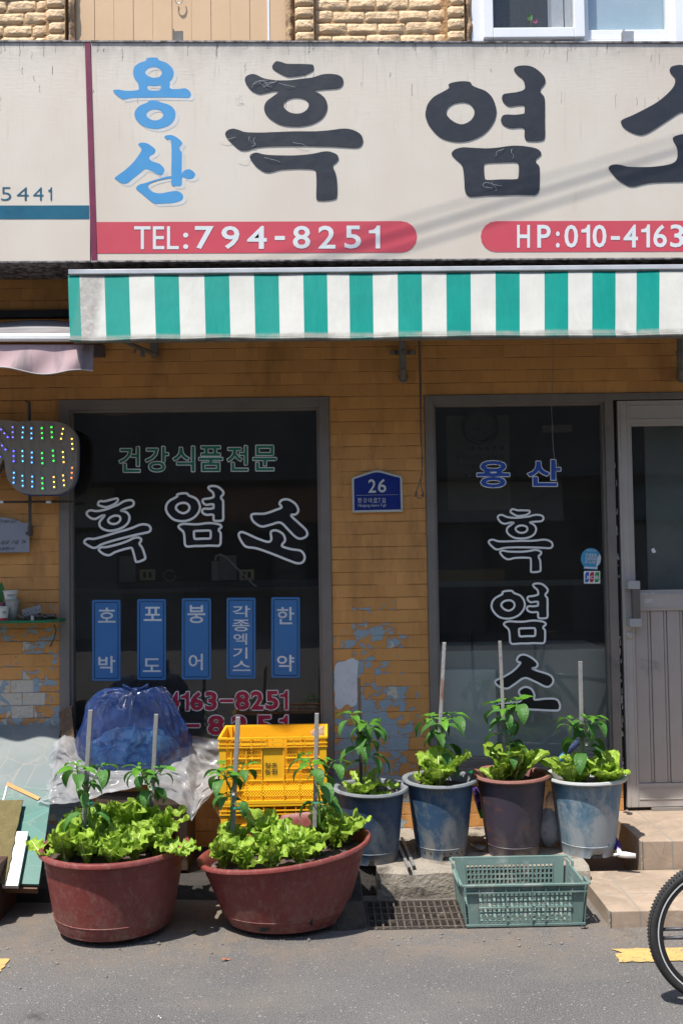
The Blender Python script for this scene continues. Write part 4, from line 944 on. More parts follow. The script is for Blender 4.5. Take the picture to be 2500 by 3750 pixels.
for stx in (YONG, SAN):
    solid(xf(stx, S3), SY-.0012, .0004, M_blue, MS)
    solid(xf(stx, lambda p: S3((p[0]+52, p[1]+42))), SY-.0006, .0003, mat("pale_shadow_vinyl", (.61, .61, .59), .4), MS, "lettering_outline")
def pill(x0, x1, y0, y1, rl, rr_, sl):
    out = []; n = 8
    def arc(cx, cy, r, a0, a1):
        for i in range(n+1):
            a = R_(a0+(a1-a0)*i/n); out.append((cx+r*math.cos(a), cy+r*math.sin(a)))
    h = (y1-y0)/2; cy = (y0+y1)/2
    if rr_: arc(x1-h, cy, h, -90, 90)
    else: out += [(x1, y0), (x1, y1)]
    if rl: arc(x0+h, cy, h, 90, 270)
    else: out += [(x0, y1), (x0, y0)]
    return [(x, y+sl*(x-x0)) for x, y in out]
for (x0, x1, y0, y1, rl, rr_, chs, ty) in (
    (354, 1526, 813, 928, False, True, [("TEL", 492, 655), (":", 671, 690), ("7", 714, 783), ("9", 811, 877), ("4", 905, 977), ("-", 1006, 1043), ("8", 1072, 1136), ("2", 1165, 1228), ("5", 1261, 1322), ("1", 1350, 1391)], (829, 913)),
    (1759, 3080, 810, 923, True, True, [("H", 1892, 1939), ("P", 1966, 2015), (":", 2034, 2048), ("0", 2065, 2115), ("1", 2127, 2159), ("0", 2168, 2219), ("-", 2235, 2268), ("4", 2281, 2334), ("1", 2346, 2378), ("6", 2390, 2440), ("3", 2452, 2503), ("-", 2518, 2550), ("8", 2564, 2615), ("2", 2626, 2677), ("5", 2689, 2740), ("1", 2752, 2786)], (824, 908))):
    b = MB(); b.poly([lift(pill(x0, x1, y0, y1, rl, rr_, -.003), SY-.0012)], (0, .0012, 0)); b.build("red_bar", M_red, MS)
    b = MB()
    for ch, a, c in chs:
        h = ty
        sl = -.003*(a-x0)
        if ch == "-": bx = (a, 866+sl, c, 881+sl) if ty[0] > 826 else (a, 866+sl, c, 880+sl)
        elif ch == ":": bx = (a, ty[0]+24+sl, c, ty[1]+sl)
        else: bx = (a, ty[0]+sl, c, ty[1]+sl)
        text(b, ch, bx, SY-.0024, .014 if len(ch) == 1 else .004, 0, 0)
    b.build("lettering", M_wvinyl, MS)
# frayed threads and cracks of the old vinyl
def threads(seed, pts, n, amp, r):
    b = MB(); rd = random.Random(seed)
    for i in range(n):
        (x, y) = rd.choice(pts); x += rd.uniform(-40, 40); y += rd.uniform(-8, 8); P_ = []
        a = rd.uniform(-1, 1)+(math.pi if rd.random() < .5 else 0)
        for k in range(9): P_.append(U(x, y, SY-.005-.004*math.sin(k*.4))); a += rd.uniform(-.8, .8); x += math.cos(a)*amp; y += abs(math.sin(a))*amp*.6
        b.tube(P_, r, 4)
    return b
threads(2, [(990, 300), (900, 500), (960, 520), (1100, 520), (1180, 510), (930, 570), (880, 340), (1790, 665), (1840, 545)], 20, 8, .00042).build("frayed_thread", M_wvinyl, MS)
rd = random.Random(9); b = MB()
for i in range(70):
    px = rd.uniform(-20, 2500); L = rd.uniform(8, 55); py = st(px)+8+(0 if rd.random() < .55 else rd.uniform(0, 200)); P_ = []
    for k in range(6): P_.append(U(px+rd.uniform(-2.5, 2.5), py+L*k/5, SY-.0004))
    b.tube(P_, rd.uniform(.0003, .0009), 4)
b.build("crack", mat("crack_dark", (.12, .10, .09), .9), MS)
# mounting brackets on top of the box
for i, (px, lab) in enumerate(((656, "small grey angle bracket on the sign's top edge before the tan boarding"), (2298, "small grey angle bracket on the sign's top edge below the white window"))):
    b = MB(); c = U(px, 150, -.34); s_ = 1 if i else 1
    b.box((c.x-.026, c.y-.02, c.z-.03), (c.x-.021, c.y+.02, c.z+.048)); b.box((c.x-.021, c.y-.019, c.z-.03), (c.x+.022, c.y-.014, c.z+.038)); b.box((c.x-.03, c.y-.018, c.z-.05), (c.x+.03, c.y+.3, c.z-.030))
    tag(b.build("sign_bracket", M_greypaint if i == 0 else M_steel), lab, "bracket", "brackets holding the sign")

# ================================================================== AWNINGS
AY0, AY1 = -.47, -.68
edges = [249.5, 292, 383, 473, 565, 655, 748, 839, 930, 1020, 1110, 1197, 1278, 1364, 1455, 1543, 1633, 1722, 1813, 1901, 1992, 2079, 2167, 2252, 2329, 2413, 2504]
while edges[-1] < 3300: edges.append(edges[-1]+90)
AW = T("striped_awning", "green and white striped shop awning stretched below the long sign", "awning", tuple(U(1300, 1110, -.5)))
b = MB()
def rowpt(px, v):
    # top edge under the rail -> bottom hem, straight fall with a little sag
    top = U(px, 1010-.0085*(px-250), AY0); 
    ratio = (px-250)/2250
    bot = U(px+10*(1-ratio)-2, 1238-.0092*(px-250)+2.2*math.sin(px*.0063)+1.1*math.sin(px*.021+1), AY1-.010*math.sin(px*.013)-.006*math.sin(px*.034+2))
    p = top.lerp(bot, v); p.z -= .012*math.sin(math.pi*v)+.002*math.sin(px*.02); return p
for i in range(len(edges)-1):
    x0, x1 = edges[i], edges[i+1]
    b.grid(lambda u, v: rowpt(x0+(x1-x0)*u, v), 2, 10, i % 2)
    b.grid(lambda u, v: rowpt(x0+(x1-x0)*u, 1)+Vector((0, -.012*math.sin(v*2.6)+.002, -.016*v+ .0)), 2, 4, i % 2)
b.build("canopy", [M_aw_g, M_aw_w], AW, smooth=True)
b = MB()
tp = [U(px, 1004-.0085*(px-250), AY0-.012) for px in (251, 3300)]; 
for k in range(1):
    a, c = tp; h = Vector((0, 0, .022)); d_ = Vector((0, .03, 0))
    b.add([a, c, c+h, a+h, a+d_, c+d_, c+h+d_, a+h+d_], [(0,1,2,3),(3,2,6,7),(0,4,5,1),(0,3,7,4),(1,5,6,2),(4,7,6,5)])
b.build("top_rail", mat("awning_aluminium", (.60, .61, .63), .35, (.52, .53, .55), 8, metal=.2, dirt=(.2, .18, .16), dthr=(.66, .75)), AW, bevel=.003)
b = MB(); a = U(262, 1016, -.44); c = U(3290, 985, -.44); z_ = (a.z+c.z)/2-.005; b.box((a.x+.02, -.452, z_-.07), (c.x, -.05, z_+.012)); b.build("sun_blocker", mat("sun_blocker_dark", (.05, .05, .048), .6), AW, bevel=.006)  # housing added behind the rail to block sun passing under the sign
b = MB(); tp = [rowpt(px, 1)+Vector((0, .012, -.008)) for px in (262, 3290)]; b.tube(tp, .012, 10); b.build("front_bar", M_greypaint, AW)
b = MB(); a = U(445, 1246, -.60); c = U(575, 1302, -.10); b.tube([a, c], .011, 10); 
b.tube([U(500, 1265, -.40), U(492, 1292, -.40)], .006, 6); b.box(tuple(U(514, 1304, -.41)), tuple(U(531, 1284, -.39)))
b.build("folding_arm", M_greypaint, AW)
b = MB(); a = U(551, 1302, -.06); c = U(580, 1225, -.02); b.box((a.x, -.06, a.z), (c.x, -.001, c.z)); b.build("wall_bracket", M_greypaint, AW, bevel=.004)
def wallpost(px, ybot, withbar=True):
    b = MB(); b.tube([U(px-2, 1180, -.10), U(px, 1360, -.07), U(px+1, 1374, -.045), U(px+1, 1380, -.01)], .017, 12)
    b.tube([U(px, 1352, -.072), U(px, 1358, -.071)], .021, 12); b.tube([U(px, 1285, -.085), U(px, 1296, -.084)], .0225, 12)
    if withbar:
        b.box(tuple(U(px-46, 1297, -.05)), tuple(U(px+46, 1287, -.03)))
        for q in (-38, 34): b.tube([U(px+q, 1291, -.06), U(px+q, 1291, -.005)], .012, 8)
    c = U(px+2, 1384, -.004); Mx = Matrix.Translation(c) @ Matrix.Rotation(math.pi/2, 4, 'X')
    nb = MB(); nb.lathe([(0, .004), (.022, .004), (.025, 0)], seg=20); b.add([Mx @ p for p in nb.v], nb.f)
    b.build("arm_post", M_greypaint, AW, auto=True)
wallpost(1474, 1385); wallpost(2490, 1385, False)
# neighbour's pink awning
PW = T("pink_awning", "faded pink awning with white rail and wavy stained valance at the left edge", "awning", tuple(U(100, 1280, -.6)))
b = MB(); pr = [(1222, -.62), (1228, -.634), (1240, -.634), (1248, -.628), (1252, -.60)]
A = [U(-900, y, Y) for y, Y in pr]; B_ = [U(275, y, Y) for y, Y in pr]; n = len(pr)
b.add(A+B_, [(i, i+1, n+i+1, n+i) for i in range(n-1)]+[tuple(range(n, 2*n))]); b.build("front_rail", mat("white_rail", (.82, .82, .81), .3), PW)
b = MB(); 
def cov(u, v):
    px = -900+1250*u; p = U(px if v > .95 and px < 270 else px, 1180+42*v, -.006-.612*v); p.z += .012*math.sin(px*.011)*(1-v); return p
b.grid(cov, 40, 4); b.build("cover_fabric", mat("sooty_fabric", (.15, .135, .14), .7, (.25, .24, .24), 3), PW, smooth=True)  # fabric carried back to the wall, shaped to block sun below the sign
def val(u, v):
    px = -900+1245*u
    low = 1358-13*math.cos((px+0)*2*math.pi/330)+ (px > 250)*(px-250)*.14
    return U(px-4*v*(u > .97), 1262+(low-1262)*v, -.612-.03*v+.012*math.sin(px*.035+v*3)*v)
b = MB(); b.grid(val, 130, 10)
def valance_mat():
    m, nt, n, l, bb = newmat("pink_valance"); k = NB(nt); v = k.obj()
    col = k.mix(k.ramp(k.noise(v, 4, 3), .35, .65), (.50, .36, .38), (.42, .29, .31))
    s_ = k.ramp(k.noise(k.mapping(v, (2.6, 1, .5)), 2.1, 5, .6), .52, .62, 0, .85); col = k.mix(s_, col, (.14, .13, .135))
    l.new(col, bb.inputs["Base Color"]); bb.inputs["Roughness"].default_value = .7
    tr = k.node("ShaderNodeBsdfTranslucent"); l.new(col, tr.inputs[0]); mx = k.node("ShaderNodeMixShader"); mx.inputs[0].default_value = .25
    l.new(bb.outputs[0], mx.inputs[1]); l.new(tr.outputs[0], mx.inputs[2]); l.new(mx.outputs[0], n["Material Output"].inputs[0]); return m
b.build("valance", valance_mat(), PW, smooth=True)
b = MB(); pts = [val(i/130, 1)+Vector((0, -.002, 0)) for i in range(131)]; b.tube(pts, .003, 5); b.build("piping", mat("grey_piping", (.35, .34, .34), .7), PW)
b = MB(); b.box(tuple(U(-900, 1320, -.04)), tuple(U(385, 1268, -.003))); b.build("wall_plate", mat("purple_grey_plate", (.10, .075, .08), .6), PW)
b = MB(); a = U(-900, 1172, -.05); c = U(370, 1140, -.003); b.box(tuple(a), tuple(c)); b.build("back_rail", M_dark, PW)
# pull cords
def cord(name, label, pts, r, m, knot=None):
    b = MB(); b.tube([U(*p) for p in pts], r, 6)
    if knot: knot(b)
    return tag(b.build(name, m), label, "cord")
M_cord = mat("grey_cord", (.10, .09, .085), .8)
def kn(b):
    for dx in (-4, 4): b.tube([U(1533+dx*.4, 1240, -.12), U(1537+dx*.3, 1400, -.12), U(1541+dx*.5, 1600, -.12), U(1545-dx*.4, 1690, -.12), U(1543+dx*.4, 1740, -.12)], .0022, 5)
    b.tube([U(x, y, -.12) for x, y in ((1543, 1740), (1534, 1770), (1524, 1800), (1521, 1812), (1527, 1822), (1538, 1826), (1549, 1818), (1546, 1800), (1540, 1775), (1541, 1745))], .0024, 6)
    for x, y in ((1524, 1808), (1546, 1808)): 
        c = U(x, y, -.12)
        for k in range(5): b.tube([c+Vector((random.Random(k+x).uniform(-.008, .008), -.003, random.Random(k*3+x).uniform(-.014, .014))), c+Vector((random.Random(k*7+x).uniform(-.01, .01), .002, random.Random(k*5+x).uniform(-.014, .014)))], .0022, 5)
cord("pull_rope", "thick knotted pull cord hanging beside the blue number plaque", [(1540, 1238, -.1205), (1542, 1500, -.1195), (1544, 1738, -.1205)], .0018, M_cord, kn)
def kn2(b):
    c = U(2036, 1700, -.13); b.tube([U(x, y, -.13) for x, y in ((2030, 1684), (2033, 1690), (2043, 1702), (2041, 1716), (2033, 1712), (2033, 1698))], .0016, 6); b.tube([U(2036, 1714, -.13), U(2035, 1745, -.13), U(2038, 1768, -.13)], .002, 5)
cord("pull_wire", "thin wire with a small looped end hanging before the right window", [(2024, 1228, -.15), (2022, 1400, -.14), (2018, 1500, -.13), (2024, 1640, -.13), (2030, 1688, -.13)], .0017, mat("thin_wire", (.18, .17, .16), .6), kn2)
# ================================================================== house number plaque
HP_ = T("address_plaque", "blue house number plaque reading 26 with white rim on the brick pier", "plaque", tuple(U(1381, 1800, -.012)))
q = lambda pts: [(1250+x/6.272, 1700+y/6.272) for x, y in pts]
OUT = smooth_loop(q([(240,360),(262,312),(320,285),(520,218),(700,160),(820,142),(940,160),(1120,212),(1310,262),(1370,290),(1390,340),(1396,600),(1406,1020),(1390,1075),(1340,1092),(820,1100),(310,1110),(265,1090),(250,1040),(246,700)]), 3)
INN = smooth_loop(q([(288,365),(320,335),(520,265),(720,200),(820,187),(930,203),(1120,258),(1310,306),(1342,340),(1350,700),(1358,1015),(1340,1038),(820,1048),(325,1058),(300,1035),(292,700)]), 3)
b = MB(); b.poly([lift(OUT, -.018)], (0, .016, 0)); b.build("rim", mat("plaque_white", (.52, .53, .50), .4), HP_)
b = MB(); b.poly([lift(INN, -.0188)], (0, .0005, 0)); b.build("plate", mat("plaque_blue", (.005, .022, .19), .35), HP_)
b = MB(); z2 = lambda x0, y0, x1, y1: (1250+x0/6.272, 1700+y0/6.272, 1250+x1/6.272, 1700+y1/6.272)
text(b, "2", z2(615, 345, 790, 655), -.0196, .012, 0, 0); text(b, "6", z2(835, 338, 1027, 650), -.0196, .012, 0, 0)
for ch, x0, x1 in zip("한강대로7길", (372, 500, 615, 728, 850, 925), (465, 582, 695, 825, 888, 1008)): text(b, ch, z2(x0, 775, x1, 885), -.0196, .008, 0, 0)
text(b, "Hangang-daero 7-gil", z2(382, 910, 1018, 995), -.0196, .0, 0, -.01)
b.poly([lift(q([(340, 712), (1305, 696), (1305, 700), (340, 718)]), -.0196)]); b.build("lettering", mat("plaque_letter", (.58, .60, .58), .4), HP_)
# ================================================================== LED sign on its iron pole
LS = T("led_sign", "rounded LED sign board with rows of lit coloured dots at the left edge", "LED sign", tuple(U(150, 1680, -.12)))
z9 = lambda p: (p[0]/2.94, 1500+p[1]/2.94)
LO = smooth_loop([z9(p) for p in [(-420,120),(-200,100),(0,112),(120,118),(195,132),(260,122),(400,120),(600,128),(720,165),(800,240),(828,340),(830,500),(825,640),(800,760),(740,850),(640,905),(480,912),(300,908),(190,870),(110,790),(70,700),(55,600),(35,540),(-60,700),(-250,760),(-420,720)]], 4)
b = MB(); b.poly([lift(LO, -.14)], (0, .045, 0)); b.build("board", mat("led_board_white", (.27, .245, .22), .5, (.22, .20, .18), 5, dirt=(.16, .15, .14), dthr=(.6, .75)), LS)
b = MB(); b.poly([lift([(x*1.0+8, y+6) for x, y in LO], -.094)], (0, .02, 0)); b.build("back_rim", mat("led_back_blue", (.05, .10, .30), .5), LS)
EC = {"v": emit("led_violet", (.10, .08, 1), 2.4), "b": emit("led_blue", (.06, .36, 1), 2.4), "g": emit("led_green", (.02, .9, .06), 2.2), "y": emit("led_amber", (1, .55, .07), 2.2), "r": emit("led_red", (1, .18, .02), 2.2)}
strips_ = [((141,190),(143,298),"v"),((152,447),(152,555),"v"),((155,680),(151,787),"b"),((253,193),(246,300),"b"),((246,447),(250,555),"b"),((246,713),(250,820),"b"),((343,203),(343,310),"b"),((348,463),(347,570),"b"),((352,722),(352,829),"b"),((454,201),(459,308),"g"),((457,470),(462,578),"g"),((460,740),(463,848),"g"),((559,190),(563,298),"g"),((574,443),(582,551),"g"),((583,727),(588,833),"y"),((683,208),(662,314),"y"),((681,458),(690,566),"y"),((684,710),(695,815),"y"),((778,316),(785,423),"y"),((781,627),(774,735),"r"),((17,215),(88,297),"v"),((-8,345),(64,430),"v"),((-70,440),(2,508),"v"),((-90,200),(-30,265),"v")]
M_ledpcb = mat("led_module", (.30, .29, .26), .4)
for (a, c, col) in strips_:
    pa, pc = U(*z9(a), -.142), U(*z9(c), -.142); d_ = (pc-pa); L = d_.length; d_.normalize(); e = .012; n_ = d_.cross(Vector((0, 1, 0))).normalized()*.0085
    b = MB(); f = [pa-d_*e-n_, pc+d_*e-n_, pc+d_*e+n_, pa-d_*e+n_]; b.add([p+Vector((0, -.003, 0)) for p in f]+[p+Vector((0, .0015, 0)) for p in f], [(0,1,2,3),(0,1,5,4),(1,2,6,5),(2,3,7,6),(3,0,4,7)])
    s_ = b.build("led_strip", M_ledpcb, LS)
    b = MB()
    for t in (0, .5, 1):
        p = pa.lerp(pc, t)+Vector((0, -.0035, 0)); b.add([p+Vector((.0036*math.cos(i*math.pi/4), 0, .0036*math.sin(i*math.pi/4))) for i in range(8)]+[p+Vector((0, -.003, 0))], [(i, (i+1) % 8, 8) for i in range(8)])
    b.build("led", EC[col], s_)
b = MB()
for pts in ([(250,170),(255,140),(295,130),(340,150),(343,175)], [(455,180),(460,150),(510,138),(555,150),(559,170)], [(683,185),(720,190),(770,250),(778,300)], [(785,440),(788,600)], [(143,320),(118,350),(130,385),(152,420)], [(246,320),(218,350),(222,390),(246,425)], [(343,330),(335,375),(325,390),(347,440)], [(459,330),(425,370),(430,400),(457,445)], [(563,320),(550,360),(575,420)], [(662,335),(640,380),(650,410),(681,435)], [(152,580),(130,600),(130,635),(155,655)], [(250,575),(265,600),(262,640),(246,690)], [(347,590),(330,635),(352,700)], [(462,600),(435,640),(440,690),(460,715)], [(582,575),(583,705)], [(690,590),(685,640),(670,670),(684,690)]):
    b.tube([U(*z9(p), -.148) for p in smooth_loop(pts, 3)[:-3]], .0016, 4)
b.build("wire", mat("led_wire", (.25, .22, .17), .6), LS)
b = MB(); b.tube([U(108, 1470, -.06), U(111, 1960, -.06)], .0085, 4); b.tube([U(94, 1468, -.05), U(108, 1472, -.06)], .006, 6); b.tube([U(-300, 1840, -.07), U(272, 1837, -.07)], .006, 4); b.tube([U(108, 1600, -.06), U(108, 1600, -.095)], .01, 6); b.tube([U(108, 1760, -.06), U(108, 1760, -.095)], .01, 6); b.tube([U(200, 1838, -.07), U(200, 1835, -.002)], .005, 6)
b.tube([U(112, 1925, -.055), U(112, 1960, -.035)], .012, 6)
b.build("pole", M_iron, LS)
b = MB()
for px in (5, 180): b.box(tuple(U(px-11, 1843, -.078)), tuple(U(px+11, 1835, -.062)))
b.build("tape", M_wvinyl, LS)
# handwritten notice
NO = T("notice_board", "grey arched notice with handwritten Korean lines, hung by the iron pole", "notice", tuple(U(40, 1960, -.03)))
no = smooth_loop([(-150, 1925), (-90, 1905), (-20, 1894), (20, 1894), (55, 1902), (80, 1914)], 4)[:-8]
b = MB(); pl_ = [(-150, 1915), (-90, 1902), (-30, 1895), (18, 1895), (45, 1899), (68, 1907), (86, 1915), (108, 1915), (109, 2022), (-150, 2026)]; b.poly([lift(pl_, -.03)], (0, .003, 0)); b.build("sheet", mat("notice_grey", (.26, .275, .32), .5, (.23, .245, .29), 4), NO)
b = MB()
for tx, bx in (("(구)40-227", (-12, 1903, 66, 1918)), ("대로", (4, 1980, 35, 1994)), ("7길", (44, 1978, 72, 1993)), ("26", (79, 1977, 97, 1989)), ("대한사", (0, 2003, 56, 2016)), ("한강", (-50, 1980, -8, 1996))): text(b, tx, bx, -.0315, -.006, .35, -.03)
b.build("handwriting", mat("pen_black", (.015, .015, .02), .7), NO)
b = MB(); b.tube([U(96, 1953, -.036), U(108, 1952, -.036)], .0055, 6); b.build("clip", M_iron, NO)
# green shelf with odds and ends
SH = T("wall_shelf", "narrow green shelf on the peeling brick wall at the left edge", "shelf", tuple(U(100, 2280, -.06)))
b = MB(); a = U(-160, 2286, -.15); c = U(213, 2274, -.15); b.add([(a.x, -.15, a.z), (c.x-.035, -.15, a.z), (c.x, -.11, a.z), (c.x, -.001, a.z), (a.x, -.001, a.z), (a.x, -.15, a.z+.012), (c.x-.035, -.15, a.z+.012), (c.x, -.11, a.z+.012), (c.x, -.001, a.z+.012), (a.x, -.001, a.z+.012)], [(4,3,2,1,0), (5,6,7,8,9), (0,1,6,5), (1,2,7,6), (2,3,8,7), (3,4,9,8), (4,0,5,9)])
b.build("board", mat("green_shelf_edge", (.015, .15, .055), .5, (.012, .12, .05), 9), SH)
b = MB(); b.tube([U(200, 2288, -.10), U(206, 2310, -.05), U(196, 2345, -.02), U(184, 2368, -.004)], .003, 6); b.build("bracket", M_iron, SH)
SHZ = a.z+.0122
def cup(name, label, px, Y, z0, r0, r1, h, m, cat="cup"):
    c = U(px, 2200, Y); o = T(name, label, cat, (c.x, Y, z0))
    b = MB(); b.lathe([(0, .002), (r0*.98, 0), (r1, h), (r1+.002, h+.001), (r1+.002, h-.002), (r1-.0015, h-.001), (r0*.9, .006), (0, .006)], (c.x, Y, z0), 24); b.build("body", m, o, auto=True); return o, c
M_pcup = mat("paper_cup", (.56, .56, .53), .5, (.52, .52, .49), 8)
cp, cc = cup("plastic_pot", "dirty grey plastic pot on the green shelf holding a paper cup", 47, -.062, SHZ, .024, .036, .099, mat("dirty_cup", (.35, .34, .31), .7, (.17, .16, .14), 16), "pot")
c2, cc2 = cup("paper_cup", "white printed paper cup stacked inside the dirty grey pot", 40, -.062, SHZ+.083, .024, .034, .058, M_pcup)
b = MB(); 
def cyltext(b, txt, c, Y, z, h, r, a0, a1, off=0):
    vs, fs = glyphs(txt, off); x0 = min(v[0] for v in vs); x1 = max(v[0] for v in vs); y0 = min(v[1] for v in vs); y1 = max(v[1] for v in vs)
    b.add([Vector((c.x+r*math.sin(a0+(a1-a0)*(v[0]-x0)/(x1-x0)), Y-r*math.cos(a0+(a1-a0)*(v[0]-x0)/(x1-x0)), z+h*(v[1]-y0)/(y1-y0))) for v in vs], fs)
cyltext(b, "WE'RE BEST", cc2, -.062, SHZ+.115, .010, .0335, -.2, 1.1); b.build("print", mat("cup_print", (.08, .09, .08), .6), c2)
b = MB(); b.grid(lambda u, v: Vector((cc2.x+.0326*math.sin(.1+.8*u), -.062-.0326*math.cos(.1+.8*u), SHZ+.092+.018*v)), 8, 1); b.build("print_patch", mat("cup_teal", (.25, .45, .43), .6, (.55, .55, .52), 90), c2)
c3, cc3 = cup("paper_cup", "white snack cup with red foot at the front of the green shelf", 8, -.115, SHZ, .027, .034, .066, M_pcup)
b = MB(); b.grid(lambda u, v: Vector((cc3.x+(.0275+.001*v)*math.sin(-.6+2.0*u), -.115-(.0275+.001*v)*math.cos(-.6+2.0*u), SHZ+.001+.012*v)), 12, 1); b.build("red_band", mat("cup_red", (.45, .03, .06), .5), c3)
b = MB(); cyltext(b, "오뚜", cc3, -.115, SHZ+.032, .014, .0325, .45, .95, .01) if False else cyltext(b, "라면", cc3, -.115, SHZ+.032, .014, .0325, .45, .95, .01); b.build("print", mat("cup_print", (.08, .09, .08), .6), c3)
hp, hc = cup("flower_pot", "small pink pot with one tall dark green leaf on the shelf", 0, -.05, SHZ, .028, .036, .085, mat("pink_pot", (.35, .13, .16), .6), "plant pot")
b = MB()
def bl(u, v):
    s_ = v; w = .020*math.sin(math.pi*min(1, .12+.9*s_))**.7; c0 = Vector((hc.x+.008, -.055, SHZ+.08+.105*s_)); return c0+Vector(((u-.5)*2*w+.004*s_, -.006*math.sin(3*s_)-.006*abs(u-.5), 0))
b.grid(bl, 4, 12); b.build("leaf", mat("dark_leaf", (.03, .13, .03), .4, (.025, .10, .025), 8), hp, smooth=True)
ho = T("steel_plate", "bent steel plate with screw holes lying on scrap metal on the shelf", "metal plate", tuple(U(120, 2235, -.07)))
Mx = Matrix.Translation(U(121, 2237, -.075)) @ Matrix.Rotation(R_(-14), 4, 'Y')
b = MB(); b.box((-.047, -.016, -.018), (.047, -.012, .018), 0, Mx); b.box((-.047, -.012, .014), (.047, .02, .018), 0, Mx); b.build("plate", mat("plate_grey", (.22, .225, .235), .45, (.17, .17, .18), 14), ho, bevel=.002)
b = MB()
for x in (-.036, -.02, .022, .038): b.add([Mx @ Vector((x+.003*math.cos(i*1.05), -.0168, .003*math.sin(i*1.05)-.004)) for i in range(6)], [tuple(range(6))])
b.build("screw_hole", M_dark, ho)
b = MB(); rd = random.Random(21)
for i in range(16):
    c = U(rd.uniform(80, 195), 2270, rd.uniform(-.11, -.05)); c.z = SHZ+.004+.014*rd.random(); Mx = Matrix.Translation(c) @ Matrix.Rotation(rd.uniform(-.5, .5), 4, 'Y') @ Matrix.Rotation(rd.uniform(-1.5, 1.5), 4, 'Z')
    L = rd.uniform(.015, .035); b.box((-L, -.008, -.002), (L, .008, .002), 0, Mx)
b.box(tuple(U(150, 2272, -.06)), tuple(U(208, 2248, -.03)))
kind(tag(b.build("scrap_metal", mat("scrap_brown", (.09, .08, .075), .6, (.15, .13, .12), 20)), "heap of small dark scrap metal strips on the green shelf", "scrap metal"), "stuff")
b = MB(); c = U(120, 2268, -.125); b.lathe([(0, .022), (.007, .022), (.008, 0), (0, 0)], (c.x, -.125, SHZ), 12); tag(b.build("candle_stub", mat("pale_stub", (.5, .48, .46), .5)), "short pale stub standing at the front edge of the shelf", "stub")
# ================================================================== ACROSS THE STREET (seen only as reflections, closes the street)
ob = T("row_building", "plain grey building row across the street, mirrored dimly in the shop glass", "building", (0, -13, 0))
b = MB(); b.box((-16, -16, 0), (18, -13, 7.5)); b.build("wall", mat("far_render", (.20, .19, .175), .8, (.15, .142, .13), 1.0), ob)
for i in range(9):
    for j in range(2):
        b = MB(); x = -14+i*3.4; z = .9+j*3.2; b.box((x, -13.02, z), (x+1.9, -12.98, z+1.5)); b.build("window", mat("far_window", (.04, .045, .05), .2), ob)
for i, (x, z, w_, h_, c_) in enumerate(((-7, 2.0, 3.2, .7, (.45, .44, .40)), (-2.6, 2.05, 2.6, .6, (.38, .20, .12)), (1.2, 2.0, 3.0, .7, (.42, .43, .42)), (5.0, 2.0, 2.4, .6, (.15, .25, .30)))):
    b = MB(); b.box((x, -12.9, z), (x+w_, -12.7, z+h_)); b.build('sign_panel', mat('far_sign_%d' % i, c_, .6), ob)
for i in range(6):
    b = MB(); b.box((-8+i*2.7, -13.03, 0), (-6.4+i*2.7, -12.985, 1.9)); b.build('shutter', mat('far_shutter', (.30, .30, .29), .6) if i % 2 else mat('far_window', (.04, .045, .05), .2), ob)
b = MB(); b.box((-16, -13.0, 2.75), (18, -12.0, 2.9)); b.build("canopy", mat("far_canopy", (.12, .12, .12), .7), ob)
# overhead cables that throw the soft slanting shadows on the sign
def shadow_src(px, py, h):
    p = U(px, py, SY); return p+SUN*(h/SUN.z)
for i, (p0, p1, r, lab) in enumerate((((1250, 925), (2500, 545), .0036, "thick overhead street cable, its soft shadow slants across the cream sign"), ((1250, 985), (2500, 600), .0030, "thinner overhead street cable whose soft shadow is lowest on the sign"), ((1250, 872), (2500, 500), .0016, "thinnest overhead street cable whose faint shadow is highest on the sign"))):
    A, B_ = shadow_src(*p0, 1.6), shadow_src(*p1, 1.6); d_ = (B_-A); A1, B2 = A-d_*4, B_+d_*4
    b = MB(); n = 16; b.tube([A1.lerp(B2, t/n) for t in range(n+1)], r, 6)
    tag(b.build("overhead_cable", M_dark), lab, "cable", "overhead cables over the street")

